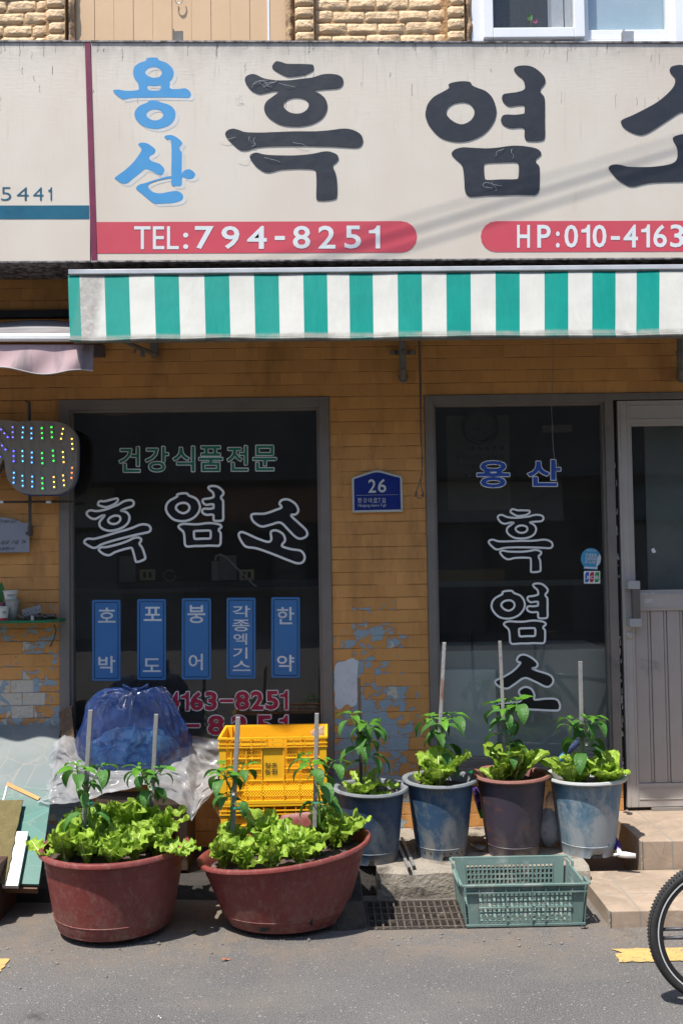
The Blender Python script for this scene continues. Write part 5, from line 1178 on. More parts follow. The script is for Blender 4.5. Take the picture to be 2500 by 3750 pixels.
# ================================================================== TUBS AND POTS
def tub(name, label, c, rt, rb, h, seg=72, oval=(1, 1), rot=0, tilt=0.0, rim=.016, breaks=(), soil=.05, m=None, wob=.004, seed=0):
    o = T(name, label, "tub", c); cz = math.cos(rot); sn = math.sin(rot)
    def warp(p, a):
        x, y = p.x*oval[0], p.y*oval[1]; k = p.z/h
        x2, y2 = x*cz-y*sn, x*sn+y*cz
        w = wob*math.sin(3*a+seed)*k
        z = p.z+tilt*x2*k
        for (a0, wd, dep) in breaks:
            d_ = abs((a-a0+math.pi) % (2*math.pi)-math.pi)
            if d_ < wd and k > .8: z -= dep*min(1, (wd-d_)/.05)*(1 if k > .8 else 0)
        return Vector((x2*(1+w), y2*(1+w), z))
    def R(z): 
        k = z/h; return rb+(rt-rb)*(k**.9)
    prof = [(0, .0), (rb*.93, .0), (rb*.985, .006), (rb, .02)]
    for k in (.12, .17, .175, .18, .185, .3, .45, .6, .74, .76, .765, .77, .775, .86): prof.append((R(h*k)+(.0018 if k in (.175, .18, .765, .77) else 0), h*k))
    r1 = R(h)
    prof += [(r1-.004, h*.925), (r1+rim*.6, h*.93), (r1+rim, h*.945), (r1+rim, h*.975), (r1+rim*.7, h*.995), (r1+rim*.1, h), (r1-.006, h*.985), (R(h*.9)-.009, h*.9), (R(h-soil)-.012, h-soil-.02)]
    b = MB(); b.lathe(prof, c, seg, 0, warp); b.build("body", m or M_tub, o, auto=True)
    # soil
    b = MB(); rs = R(h-soil)-.008
    def sf(u, v):
        a = 2*math.pi*u; r = rs*v; x, y = r*math.cos(a)*oval[0], r*math.sin(a)*oval[1]; x2, y2 = x*cz-y*sn, x*sn+y*cz
        z = h-soil+tilt*x2+.012*noise.fractal(Vector((x2*22+seed, y2*22, seed)), 1, 2, 4)+.015*(1-v)
        return Vector(c)+Vector((x2, y2, z))
    b.grid(sf, 60, 14); b.build("soil", M_soil, o)
    def top(x, y): return c[2]+h-soil+tilt*(x-c[0])
    return o, top
TL = (wx(422, 3200, -.90), -.90, 0.022)
tubA, topA = tub("rubber_tub", "round dark red rubber tub of lettuces beside the teal board", TL, .280, .225, .315, breaks=((R_(28), .16, .07), (R_(0), .10, .03), (R_(118), .10, .05)), seed=2)
TR = (UZ(1045, 3105, .30).x, -.885, 0.02)
tubB, topB = tub("rubber_tub", "dark red rubber tub with cracked dipping rim, standing right of the other red tub", TR, .335, .235, .285, oval=(1, .80), rot=R_(6), tilt=.112, breaks=((R_(267), .012, .012), (R_(78), .30, -.055), (R_(128), .12, .05), (R_(52), .10, .03)), seed=5, wob=.012)
# torn drain hole and tear in the second tub
b = MB(); c = UZ(1140, 3400, .02)
for (px, py, s_) in ((1132, 3408, 1),):
    P0 = U(px-22, py-8, 0); 
import mathutils
def on_tub(px, py, lift_=.002):
    # point where the pixel's line of sight meets the second tub's flank: used only to seat the drain hole on the wall
    best = None
    for i in range(400):
        t = 3.3+i*.003; d = ray(px, py).normalized(); p = CAM+d*t; q_ = p-Vector(TR); x = q_.x*math.cos(R_(6))+q_.y*math.sin(R_(6)); y = (-q_.x*math.sin(R_(6))+q_.y*math.cos(R_(6)))/.80
        k = max(0.001, (q_.z/(1+.0))/.285); r = .235+.10*k**.9
        if math.hypot(x, y) < r: return p-d*.004
    return None
hp_ = [on_tub(x, y) for x, y in ((938+650-650, 3402), (0, 0))]
hole_px = [(650+x/2.24, 2550+y/2.24) for x, y in ((655, 1908), (690, 1898), (720, 1903), (765, 1898), (738, 1925), (700, 1938), (668, 1930))]
hp_ = [on_tub(*q_) for q_ in hole_px]
if all(hp_):
    b = MB(); b.add(hp_, [tuple(range(len(hp_)))]); b.build("drain_hole", M_dark, tubB)
hole_px = [(650+x/2.24, 2550+y/2.24) for x, y in ((1078, 1868), (1098, 1830), (1112, 1822), (1106, 1858), (1115, 1880), (1092, 1884))]
hp_ = [on_tub(*q_) for q_ in hole_px]
if all(hp_):
    b = MB(); b.add(hp_, [tuple(range(len(hp_)))]); b.build("tear", M_dark, tubB)
# broken rim slab standing behind the right tub, and a third tub peeping in at the left edge
b = MB(); c0 = UZ(23, 3400, .0); c0.x -= .05; b.box((c0.x-.4, c0.y, .0), (c0.x, c0.y+.3, .23)); b.box((c0.x-.41, c0.y-.01, .17), (c0.x+.004, c0.y-.0005, .235)); tag(b.build("wooden_box", mat("dark_brown_box", (.075, .038, .028), .7, (.05, .026, .02), 9, stretch=(1, 1, .4)), None, bevel=.003), "dark brown wooden box cut off by the left edge below the olive mat", "box")
def pot(name, label, c, rt, rb, h, m, mrim, notch=(), lipw=.022, holes=0, seed=0):
    o = T(name, label, "flower pot", c); b = MB()
    def warp(p, a):
        z = p.z
        for (a0, wd) in notch:
            d_ = abs((a-a0+math.pi) % (2*math.pi)-math.pi)
            if d_ < wd and p.z < .012: z = .017
        return Vector((p.x, p.y, z))
    prof = [(rb*.9, .012), (rb*.985, .001), (rb, .0), (rb, .0115), (rb+.002, .02), (rb+.004, .045), (rb+.0052, .047), (rb+.0035, .049)]
    for k in (.3, .5, .7, .88): prof.append((rb+(rt-rb)*k, h*k))
    prof.append((rt-.002, h-.012))
    b.lathe(prof, c, 72, 0, warp); b.build("body", m, o, auto=True)
    b = MB(); rr = rt+lipw
    b.lathe([(rt-.001, h-.013), (rr-.004, h-.011), (rr, h-.005), (rr-.003, h+.003), (rr-.012, h+.005), (rt-.004, h-.001), (rt-.010, h-.02), (rt-.018, h-.06)], c, 72, 0, lambda p, a: p+Vector((0, 0, .0025*math.sin(2*a+seed)))); b.build("rim", mrim, o, auto=True)
    b = MB(); rs = rt-.012; so = .038
    def sf(u, v):
        a = 2*math.pi*u; x, y = rs*v*math.cos(a), rs*v*math.sin(a)
        return Vector(c)+Vector((x, y, h-so+.008*noise.fractal(Vector((x*30+seed, y*30, seed)), 1, 2, 4)+.006*(1-v)))
    b.grid(sf, 48, 8); b.build("soil", M_soil, o)
    b = MB()
    for i in range(holes):
        a = R_(-165+150*i/max(1, holes-1)); r = rb+.0035; p = Vector(c)+Vector((r*math.cos(a), r*math.sin(a), .030)); t_ = Vector((-math.sin(a), math.cos(a), 0)); n_ = Vector((math.cos(a), math.sin(a), 0))*.0012
        b.add([p+n_+t_*.0045*math.cos(k*math.pi/3)+Vector((0, 0, .0045*math.sin(k*math.pi/3))) for k in range(6)], [tuple(range(6))])
    if holes: b.build("drain_holes", M_dark, o)
    b = MB()
    for (a0, wd) in notch:
        r = rb+.0012; A = [Vector(c)+Vector((r*math.cos(a0+wd*.85*s_), r*math.sin(a0+wd*.85*s_), z)) for s_, z in ((-1, .001), (1, .001), (1, .019), (-1, .019))]; b.add(A, [(0,1,2,3)])
    if notch: b.build("drain_notch", M_dark, o)
    return o, lambda x, y: c[2]+h-so
M_potA = pot_mat("blue_pot_dark", (0.030, 0.060, 0.115), (0.11, 0.125, 0.14), .11)
M_potB = pot_mat("blue_pot", (0.030, 0.075, 0.145), (0.17, 0.18, 0.185), .14)
M_potC = pot_mat("purple_brown_pot", (0.046, 0.036, 0.054), (0.082, 0.066, 0.070), .09, (0.125, 0.050, 0.038))
M_potD = pot_mat("pale_blue_pot", (0.07, 0.155, 0.235), (0.25, 0.285, 0.305), .20)
M_rimA = mat("grey_pot_rim", (.20, .215, .23), .55, (.15, .165, .18), 14, dirt=(.10, .10, .10), dthr=(.6, .75))
M_rimC = mat("brown_pot_rim", (.24, .105, .085), .6, (.20, .085, .07), 14, bump=.3, dirt=(.28, .19, .16), dthr=(.58, .72), dscale=16)
M_rimD = mat("pale_pot_rim", (.40, .41, .41), .55, (.33, .345, .35), 12, dirt=(.2, .2, .19), dthr=(.62, .75))
PCY = -.415
def potx(px, py=2950): return wx(px, py, PCY)
potA, ptA = pot("plant_pot", "dark blue pot with grey rim, half behind the torn red tub", (potx(1355), -.46, PLZ), .150, .118, .312, M_potA, M_rimA, notch=((R_(-92), .10),), holes=0, seed=1)
potB, ptB = pot("plant_pot", "blue scuffed pot with ring of drilled holes near its base", (potx(1612), PCY, PLZ), .150, .112, .335, M_potB, M_rimA, notch=((R_(-82), .15),), holes=11, seed=2)
potC, ptC = pot("plant_pot", "purplish brown pot with brown rim behind the green crate", (potx(1873), PCY, PLZ), .155, .115, .350, M_potC, M_rimC, notch=((R_(-100), .22),), seed=3)
potD, ptD = pot("plant_pot", "pale grey blue weathered pot nearest to the tiled steps", (potx(2146), PCY, PLZ), .160, .120, .335, M_potD, M_rimD, notch=((R_(-84), .22),), holes=0, seed=4)

# ================================================================== PLANTS
def lettuce(label, c, size, n, seed, group=None, upright=.6, romaine=False, lobed=0.0, broad=False):
    rd = random.Random(seed); o = T("lettuce", label, "lettuce", c, group); b = MB(); ribs = MB()
    for i in range(n):
        t = i/n; az = i*2.4+rd.uniform(-.4, .4); L = size*rd.uniform(.75, 1.12)*(1-.35*t); el = (upright*(.55+.75*t)+rd.uniform(-.12, .15)); Wd = L*rd.uniform(.58, .86)*(.62 if romaine else 1.0)
        fx = math.cos(az); fy = math.sin(az); curl = rd.uniform(.35, .95)*(1-t*.5); Wd *= 1.12 if broad else 1; curl *= .8 if broad else 1; ph = rd.uniform(0, 9); fr = rd.uniform(2.8, 4.6)
        nu, nv = 14, 18
        pth = []; p = Vector((0, 0, .0)); ang = min(1.5, el*math.pi/2+.35)
        for j in range(nv+1):
            pth.append((p.copy(), ang)); st_ = L/nv; p = p+Vector((math.cos(ang)*st_, 0, math.sin(ang)*st_)); ang -= curl*(.4+1.2*j/nv)/nv*1.3
        def f(u, v):
            j = min(nv, int(round(v*nv))); p, an = pth[j]; s_ = (u-.5)*2
            w = Wd*.5*(math.sin(math.pi*min(1, .06+.91*v**1.05))**.62)*(0.20+.9*v**.9 if v < .4 else 1.0)
            if lobed: w *= 1+lobed*math.sin(v*17+ph)*abs(s_)
            edge = abs(s_)**2.2
            ruf = .125*Wd*edge*math.sin(fr*2*math.pi*v+ph+(1.7 if s_ > 0 else 0))*min(1, v*2.2)
            ruf *= .35 if broad else 1
            cup_ = .28*w*abs(s_)**1.6
            crk = .016*L/.15*noise.noise(Vector((s_*3.6+ph, v*10, ph)))
            nx, nz = -math.sin(an), math.cos(an)
            lx = p.x+nx*(cup_+ruf+crk); lz = p.z+nz*(cup_+ruf+crk); ly = s_*w+ruf*.25*s_
            return Vector(c)+Vector((lx*fx-ly*fy, lx*fy+ly*fx, lz))
        b.grid(f, nu, nv)
        ribs.tube([f(.5, j/6)+Vector((0, 0, .0015)) for j in range(6)], .003, 4, rs=[.0042*size/.13*(1-.14*j) for j in range(6)])
    b.build("leaves", M_lett, o, smooth=True); ribs.build("midribs", M_rib, o, smooth=True)
    return o
LSC = [0]
def place(top, x, y, dz=-.004): return (x, y, top(x, y)+dz)
rd = random.Random(77)
cx, cy = TL[0], TL[1]
for i, (dx, dy, s_) in enumerate([(-.17,-.09,.135),(-.08,-.13,.12),(.02,-.14,.105),(.10,-.12,.125),(.17,-.05,.135),(-.18,.03,.13),(-.09,-.03,.15),(.01,-.02,.14),(.11,.0,.15),(.17,.07,.145),(-.11,.09,.155),(.02,.09,.16),(.12,.13,.15),(-.02,.18,.14),(-.16,.13,.14)]):
    lettuce("bright green leaf lettuce in the crowd filling the round red tub beside the teal board", place(topA, cx+dx, cy+dy), s_*rd.uniform(1.05, 1.5), rd.choice((6, 7, 8, 9)), 100+i, "lettuces in the red tub beside the teal board", .74+.2*rd.random(), lobed=.10)
lettuce("lettuce spilling over the rims in the gap between the two red tubs", (TL[0]+.262, TL[1]-.115, topA(0, 0)+.03), .125, 6, 140, None, .05, lobed=.05)
lettuce("lettuce hanging over the red tub's rim beside the teal board", (TL[0]-.255, TL[1]-.10, topA(0, 0)+.02), .125, 4, 141, None, .1)
cx, cy = TR[0], TR[1]
for i, (dx, dy, s_) in enumerate([(-.24,-.04,.135),(-.16,-.13,.12),(-.05,-.16,.12),(.06,-.14,.115),(-.20,.06,.14),(-.09,-.03,.14),(.02,-.03,.14),(.12,-.06,.125),(.20,.02,.135),(-.08,.09,.15),(.05,.08,.13),(.16,.12,.135),(.25,.10,.125)]):
    lettuce("bright green leaf lettuce in the crowd filling the dipping red tub before the yellow crate", place(topB, cx+dx, cy+dy), s_*rd.uniform(1.0, 1.42), rd.choice((6, 7, 8, 9)), 200+i, "lettuces in the red tub before the yellow crate", .74+.2*rd.random(), lobed=.25 if dx > .05 else .08)
def plantpx(px, py, Y): return U(px, py, Y)
lettuce("small pale lettuce at the front left of the dark blue pot", place(ptA, potx(1300), -.54), .13, 5, 301, None, .5, broad=True)
lettuce("curled lettuce seedling at the front right of the dark blue pot", place(ptA, potx(1385), -.53), .07, 5, 302, None, .3)
lettuce("long leaved lettuce at the back of the dark blue pot", place(ptA, potx(1335), -.42), .15, 5, 303, None, .5, romaine=True)
lettuce("large lettuce with hanging leaves in the scuffed blue pot", place(ptB, potx(1605), -.47, .01), .23, 8, 304, None, .55, broad=True)
lettuce("small ruffled lettuce at the left of the scuffed blue pot", place(ptB, potx(1560), -.45), .11, 7, 305, None, .5)
lettuce("broad upright lettuce with white rib in the brown rimmed pot", place(ptC, potx(1880), -.45, .005), .22, 8, 306, None, .74, broad=True)
lettuce("smaller lettuce at the left side of the brown rimmed pot", place(ptC, potx(1820), -.46), .15, 6, 307, None, .5, broad=True)
lettuce("lettuce leaning over the left rim of the pale pot", place(ptD, potx(2085), -.46), .19, 6, 308, None, .5, broad=True)
lettuce("lettuce at the right of the pale pot, by its stake", place(ptD, potx(2195), -.47), .19, 7, 309, None, .55, broad=True)
lettuce("lettuce at the back of the pale pot against the glass", place(ptD, potx(2130), -.37), .18, 5, 310, None, .8, broad=True)

def pepper(label, base, H, seed, spread=.10, nl=22, lsz=.085):
    rd = random.Random(seed); o = T("pepper_plant", label, "pepper plant", tuple(base)); base = Vector(base)
    st_ = MB(); lf = MB(); yl = MB()
    def stem(a, c, r0, r1, bend=.01):
        n = 6; P_ = []
        bx = Vector((rd.uniform(-bend, bend), rd.uniform(-bend, bend), 0))
        for i in range(n+1): P_.append(a.lerp(c, i/n)+bx*math.sin(math.pi*i/n))
        st_.tube(P_, r0, 6, rs=[r0+(r1-r0)*i/n for i in range(n+1)]); return P_
    mid = base+Vector((rd.uniform(-.01, .01), rd.uniform(-.01, .01), H*.58)); trunk = stem(base, mid, .0048, .004)
    tips = []
    nb_ = 3
    for k in range(nb_):
        a = 2*math.pi*k/nb_+rd.uniform(-.5, .5)+.4; e = mid+Vector((math.cos(a)*spread*.55, math.sin(a)*spread*.45, H*rd.uniform(.26, .40))); br = stem(mid, e, .0034, .0024); tips.append((e, a, br))
    def leaf(mb, at_, az, L, droop, pet=.018):
        W_ = L*rd.uniform(.40, .50); d = Vector((math.cos(az), math.sin(az), 0)); sd = Vector((-math.sin(az), math.cos(az), 0))
        p1 = at_+d*pet+Vector((0, 0, .006)); st_.tube([at_, p1], .0013, 4)
        ang = rd.uniform(.15, .45)-droop*.35; nv = 9; p = p1.copy(); pth = []
        for j in range(nv+1): pth.append((p.copy(), ang)); p = p+(d*math.cos(ang)+Vector((0, 0, 1))*math.sin(ang))*(L/nv); ang -= droop*(1.5/nv)
        ph = rd.uniform(0, 6); tw = rd.uniform(-.35, .35)
        def f(u, v):
            j = int(round(v*nv)); p, an = pth[j]; s_ = (u-.5)*2
            w = W_*.5*(math.sin(math.pi*min(1, v**.72))**.85+.015)*(1-.25*v**4)
            nrm = d*(-math.sin(an))+Vector((0, 0, math.cos(an)))
            return p+sd*s_*w+nrm*(abs(s_)*w*.32+.05*w*math.sin(5*v*3+ph)*abs(s_))+nrm*s_*w*tw
        mb.grid(f, 4, nv)
    for (e, a, br) in tips:
        for k in range(max(5, nl//4)):
            az = a+k*2.3+rd.uniform(-.5, .5); leaf(lf if k > 1 else yl, e-Vector((0, 0, .008*k)) if k < 4 else br[rd.choice((2, 3, 4))], az, lsz*1.2*rd.uniform(.75, 1.1)*(.8 if k < 2 else 1), rd.uniform(.75, 1.5) if k > 1 else rd.uniform(.3, .8))
        for k in range(4): leaf(yl, e+Vector((0, 0, .004)), rd.uniform(0, 6.28), lsz*rd.uniform(.28, .5), .15, .006)
    for k in range(nl//4+1): leaf(lf, trunk[rd.choice((3, 4, 5, 6))], k*2.4+rd.uniform(-.5, .5), lsz*1.2*rd.uniform(.8, 1.15), rd.uniform(.9, 1.5), .03)
    st_.build("stem", M_stem, o, smooth=True); lf.build("foliage", M_pep, o, smooth=True); yl.build("young_leaves", M_pepy, o, smooth=True)
    fl = MB(); p = trunk[-1]+Vector((.012, -.02, -.01))
    for k in range(5): fl.add([p, p+Vector((.005*math.cos(k*1.256), -.003, .005*math.sin(k*1.256))), p+Vector((.009*math.cos(k*1.256+.5), -.002, .009*math.sin(k*1.256+.5))), p+Vector((.005*math.cos(k*1.256+1), -.003, .005*math.sin(k*1.256+1)))], [(0,1,2,3)])
    fl.build("flower", mat("white_petal", (.75, .75, .65), .5), o)
    return o
def stake(label, ptop, pbot, Y, w, m, cap=True, tie=None):
    a = U(*pbot, Y); c = U(*ptop, Y); o = T("stake", label, "stake", tuple(a), "stakes holding the pepper plants")
    b = MB(); d = (c-a).normalized(); x = Vector((1, 0, 0))-d*d.x; x.normalize(); y = d.cross(x); h = w/2
    rdz = random.Random(int(ptop[0])); tz = R_(rdz.uniform(-14, 14)); x, y = x*math.cos(tz)+y*math.sin(tz), -x*math.sin(tz)+y*math.cos(tz)
    vs = [p+x*sx*h+y*sy*h for p in (a, c) for sx, sy in ((-1,-1),(1,-1),(1,1),(-1,1))]
    b.add(vs, [(0,3,2,1),(4,5,6,7),(0,1,5,4),(1,2,6,5),(2,3,7,6),(3,0,4,7)]); b.build("post", m, o, bevel=.002)
    if tie:
        t = MB(); p = U(*tie, Y); rr = w*.9
        for k in range(2): t.tube([p+Vector((rr*1.5*math.cos(i*.6)+.006, rr*1.1*math.sin(i*.6)-.004, .004*k+.002*i*.3)) for i in range(11)], .0016, 5)
        t.tube([p+Vector((rr, -rr, 0)), p+Vector((rr+.014, -rr-.004, -.006)), p+Vector((rr+.022, -rr-.004, -.028))], .0018, 5)
        t.build("tie", M_tie, o)
    return a
TY = (TL[1]+.02, TL[1]+.12)
a1 = stake("pale grey stake at the left of the round red tub, beside the plastic sheet", (333, 2600), (306, 3060), TL[1]-.02, .0175, M_stakeg, tie=(318, 2945))
a2 = stake("pale grey stake in the round red tub, in front of the blue bag's right side", (573, 2615), (556, 2960), TL[1]+.12, .0165, M_stakeg, tie=(562, 2890))
a3 = stake("grey stake before the yellow crate's left half", (872, 2625), (852, 3040), TR[1]+.02, .0185, M_stakeg, tie=(858, 2962))
a4 = stake("grey stake before the yellow crate's right edge", (1160, 2612), (1152, 3030), TR[1]+.05, .0170, M_stakeg, tie=(1158, 2942))
a5 = stake("dark brown stake in the dark blue pot against the pier", (1313, 2480), (1322, 2875), -.47, .0135, M_stakeb, tie=(1316, 2738))
a6 = stake("rust peeling stake leaning in the scuffed blue pot", (1626, 2352), (1600, 2860), -.40, .0165, M_stakep, tie=(1612, 2752))
a7 = stake("weathered stake in the brown rimmed pot", (1829, 2347), (1850, 2830), -.42, .0150, M_stakeg, tie=(1845, 2680))
a8 = stake("weathered stake in the pale pot, shortest of the tall right hand stakes", (2123, 2422), (2131, 2850), -.46, .0155, M_stakeg, tie=(2124, 2690))
def pep(label, px, py, Y, ztop_py, seed, **kw):
    a = U(px, py, Y); H = U(px, ztop_py, Y).z-a.z; return pepper(label, a, H, seed, **kw)
pep("young pepper plant on the pale stake beside the plastic sheet", 322, 3060, TL[1]-.03, 2795, 11, nl=16, lsz=.078)
pep("young pepper plant on the stake in front of the blue bag", 545, 2980, TL[1]+.11, 2800, 12, nl=14, lsz=.070, spread=.09)
pep("pepper plant on the stake before the yellow crate's left half", 838, 3040, TR[1]+.0, 2790, 23, nl=18, lsz=.075)
pep("pepper plant on the stake before the yellow crate's right edge", 1172, 3030, TR[1]+.03, 2760, 14, nl=20, lsz=.080, spread=.11)
pep("tall pepper plant on the dark brown stake against the pier", 1330, 2870, -.49, 2615, 15, nl=20, lsz=.095, spread=.11)
pep("pepper plant on the rust peeling stake by the window frame", 1612, 2860, -.42, 2605, 16, nl=22, lsz=.09, spread=.12)
pep("pepper plant in the brown rimmed pot before the right window", 1858, 2830, -.44, 2560, 17, nl=22, lsz=.09, spread=.13)
pep("pepper plant in the pale pot nearest to the door", 2140, 2850, -.48, 2615, 18, nl=20, lsz=.088, spread=.12)

# ================================================================== CRATES
def bars(b, x0, x1, z0, z1, y, th, xsN, zsN, wx_, wz_, ax='x'):
    """lattice panel in the plane y (ax='x') or x (ax='y')"""
    for x in xsN: 
        lo, hi = (x-wx_/2, x+wx_/2)
        b.box((lo, y, z0), (hi, y+th, z1)) if ax == 'x' else b.box((y, lo, z0), (y+th, hi, z1))
    for z in zsN: b.box((x0, y+.0007, z-wz_/2), (x1, y+th-.0007, z+wz_/2)) if ax == 'x' else b.box((y+.0007, x0, z-wz_/2), (y+th-.0007, x1, z+wz_/2))
def mesh_panel(b, x0, x1, z0, z1, y, pitch, w, ax='x'):
    """diamond mesh of crossed thin bars"""
    hgt = z1-z0; wid = x1-x0
    for sgn_ in (1, -1):
        t = -hgt
        while t < wid:
            xa, xb = x0+t, x0+t+hgt; za, zb = (z0, z1)
            if xa < x0: za += (x0-xa); xa = x0
            if xb > x1: zb -= (xb-x1); xb = x1
            if xb-xa > w:
                if sgn_ < 0: za, zb = z0+z1-za, z0+z1-zb
                off = .0006*sgn_
                def pt(x, z, dx): return (x+dx, y+off, z) if ax == 'x' else (y+off, x+dx, z)
                b.add([pt(xa, za, -w/2), pt(xa, za, w/2), pt(xb, zb, w/2), pt(xb, zb, -w/2)], [(0,1,2,3)])
            t += pitch
def yellow_crate(o, X0, X1, Y0, Y1, Z0, Z1, sides=True):
    b = MB(); h = Z1-Z0
    # corner posts and rims
    for (x, y) in ((X0, Y0), (X1-.03, Y0), (X0, Y1-.03), (X1-.03, Y1-.03)): b.box((x, y, Z0+.002), (x+.03, y+.03, Z1-.002))
    def ring(z0, z1, e, t=.012):
        b.box((X0-e, Y0-e, z0), (X1+e, Y0-e+t, z1)); b.box((X0-e, Y1+e-t, z0), (X1+e, Y1+e, z1)); b.box((X0-e, Y0-e+t, z0+.0005), (X0-e+t, Y1+e-t, z1-.0005)); b.box((X1+e-t, Y0-e+t, z0+.0005), (X1+e, Y1+e-t, z1-.0005))
    ring(Z1-.008, Z1, .006); ring(Z1-.030, Z1-.025, .0055); ring(Z1-.046, Z1-.041, .005); ring(Z0, Z0+.014, .003)
    b.box((X0+.004, Y0+.004, Z0+.004), (X1-.004, Y1-.004, Z0+.010))
    n = 10
    for i in range(1, n): x = X0+(X1-X0)*i/n; b.box((x-.002, Y0-.004, Z1-.045), (x+.002, Y0+.004, Z1-.006))
    for y in (Y0+.006, Y1-.010):
        # frame ribs of the long sides
        for x in (X0+.11*(X1-X0), X0+.25*(X1-X0), X0+.395*(X1-X0), X0+.60*(X1-X0), X0+.745*(X1-X0), X0+.885*(X1-X0)): b.box((x-.0025, y-.006, Z0+.014), (x+.0025, y+.004, Z1-.046))
        for k in (.20, .345, .52, .68): [b.box((p_, y-.0055, Z0+h*k-.002), (q_, y+.0035, Z0+h*k+.002)) for p_, q_ in (((X0+.03, X0+.395*(X1-X0)-.003), (X0+.60*(X1-X0)+.003, X1-.03)) if k > .4 else ((X0+.03, X1-.03),))]
        b.box((X0+.03, y, Z0+h*.775), (X1-.03, y+.003, Z1-.046)) if y > Y0+.05 and False else None
        cx0, cx1 = X0+.395*(X1-X0), X0+.60*(X1-X0)
        b.box((cx0, y+.0005, Z0+h*.345), (cx1, y+.0035, Z1-.044))
        for (xa, xb, za, zb) in ((X0+.03, cx0, Z0+.014, Z1-.046), (cx1, X1-.03, Z0+.014, Z1-.046), (cx0, cx1, Z0+.014, Z0+h*.345)): mesh_panel(b, xa, xb, za, zb, y+.002, .0125, .0042)
    for x in (X0+.006, X1-.008): 
        mesh_panel(b, Y0+.03, Y1-.03, Z0+.014, Z1-.07, x, .0125, .0042, 'y'); b.box((x-.001, Y0+.03, Z1-.07), (x+.002, Y1-.03, Z1-.005))
        for k in (.33, .66): yy = Y0+(Y1-Y0)*k; b.box((x-.004, yy-.002, Z0+.014), (x+.004, yy+.002, Z1-.046))
    # upper band of the far side is solid in the middle
    b.box((X0+.03, Y1-.009, Z1-.075), (X1-.03, Y1-.006, Z1-.006))
    return b.build("body", M_crateY, o, bevel=0)
cA = U(797, 2703, -.46); cB = U(1199, 2698, -.46); CZ1 = (cA.z+cB.z)/2; CZ0 = wz(1000, 2945, -.46)
yc = T("yellow_crate", "yellow plastic crate with black Korean letters on its front, upper of the two", "crate", ((cA.x+cB.x)/2, -.29, CZ0))
yellow_crate(yc, cA.x+.006, cB.x-.006, -.455, -.125, CZ0+.001, CZ1)
b = MB(); text(b, "청춘", (969, 2793, 1015, 2813), -.4515, .012, 0, -.01); text(b, "농원", (969, 2815, 1015, 2836), -.4515, .012, 0, -.01); b.build("lettering", mat("crate_print", (.02, .03, .02), .6), yc)
yd = T("yellow_crate", "lower yellow crate beneath the lettered one, mostly hidden by lettuces", "crate", ((cA.x+cB.x)/2, -.29, CZ0-.29))
yellow_crate(yd, cA.x+.010, cB.x-.002, -.452, -.122, CZ0-.295, CZ0-.002)
# bits lying in the upper crate
b = MB(); c = U(1175, 2690, -.2); Mx = Matrix.Translation(c+Vector((-.01, .02, .01))) @ Matrix.Rotation(R_(-25), 4, 'Y'); b.box((-.035, -.03, -.02), (.03, .03, .015), 0, Mx); tag(b.build("small_box", mat("crate_litter", (.5, .45, .35), .6, (.35, .12, .05), 30)), "small pale printed box sticking up inside the yellow crate", "box")
# green crate
g0 = U(2147, 3378, -.985); gl = UZ(1700, 3380, .004); gr = UZ(2135, 3378, .004)
GX0, GX1, GY0, GY1, GZ0, GZ1 = gl.x, gr.x, -.985, -.655, .006, .172
gc = T("green_crate", "faded sea green plastic crate lying empty on the drain grating", "crate", ((GX0+GX1)/2, (GY0+GY1)/2, GZ0))
b = MB(); tap = .014
def gpt(x, y, z):  # walls flare outward to the rim
    k = (z-GZ0)/(GZ1-GZ0); mx, my = (GX0+GX1)/2, (GY0+GY1)/2
    return Vector((mx+(x-mx)*(1+.055*k), my+(y-my)*(1+.07*k), z))
def gbox(a, c): 
    n0 = len(b.v); b.box(a, c); b.v[n0:] = [gpt(*p) for p in b.v[n0:]]
t = .004
for y in (GY0, GY1-t):
    n = 21; xa, xb = GX0+.055, GX1-.055
    for i in range(n+1): x = xa+(xb-xa)*i/n; gbox((x-.0032, y, GZ0+.01), (x+.0032, y+t, GZ1-.028))
    for k in range(7): z = GZ0+.012+(GZ1-GZ0-.042)*k/6; gbox((xa, y+.0006, z-.0028), (xb, y+t-.0006, z+.0028))
    gbox((GX0+.012, y, GZ0+.004), (GX0+.055, y+t+.001, GZ1-.006)); gbox((GX1-.055, y, GZ0+.004), (GX1-.012, y+t+.001, GZ1-.006))
    gbox((GX0+.055, y+.0003, GZ1-.029), (GX1-.055, y+t-.0003, GZ1-.004))
    if y == GY0:
        gbox((GX0-.002, y-.012, GZ1-.006), (GX1+.002, y+.002, GZ1)); gbox((GX0+.002, y-.010, GZ1-.034), (GX1-.002, y+.001, GZ1-.029))
        for i in range(8): x = GX0+.06+(GX1-GX0-.12)*i/7; gbox((x-.0016, y-.009, GZ0+.012 if i in (2, 4, 5) else GZ1-.032), (x+.0016, y+.001, GZ1-.005))
        gbox((GX0-.0, y-.006, GZ0), (GX1, y+.003, GZ0+.008)); gbox((xa, y-.006, GZ0+.071), (xb, y+.0005, GZ0+.076))
    else: gbox((GX0-.002, y, GZ1-.006), (GX1+.002, y+.012, GZ1)); gbox((GX0, y-.001, GZ0), (GX1, y+.005, GZ0+.008))
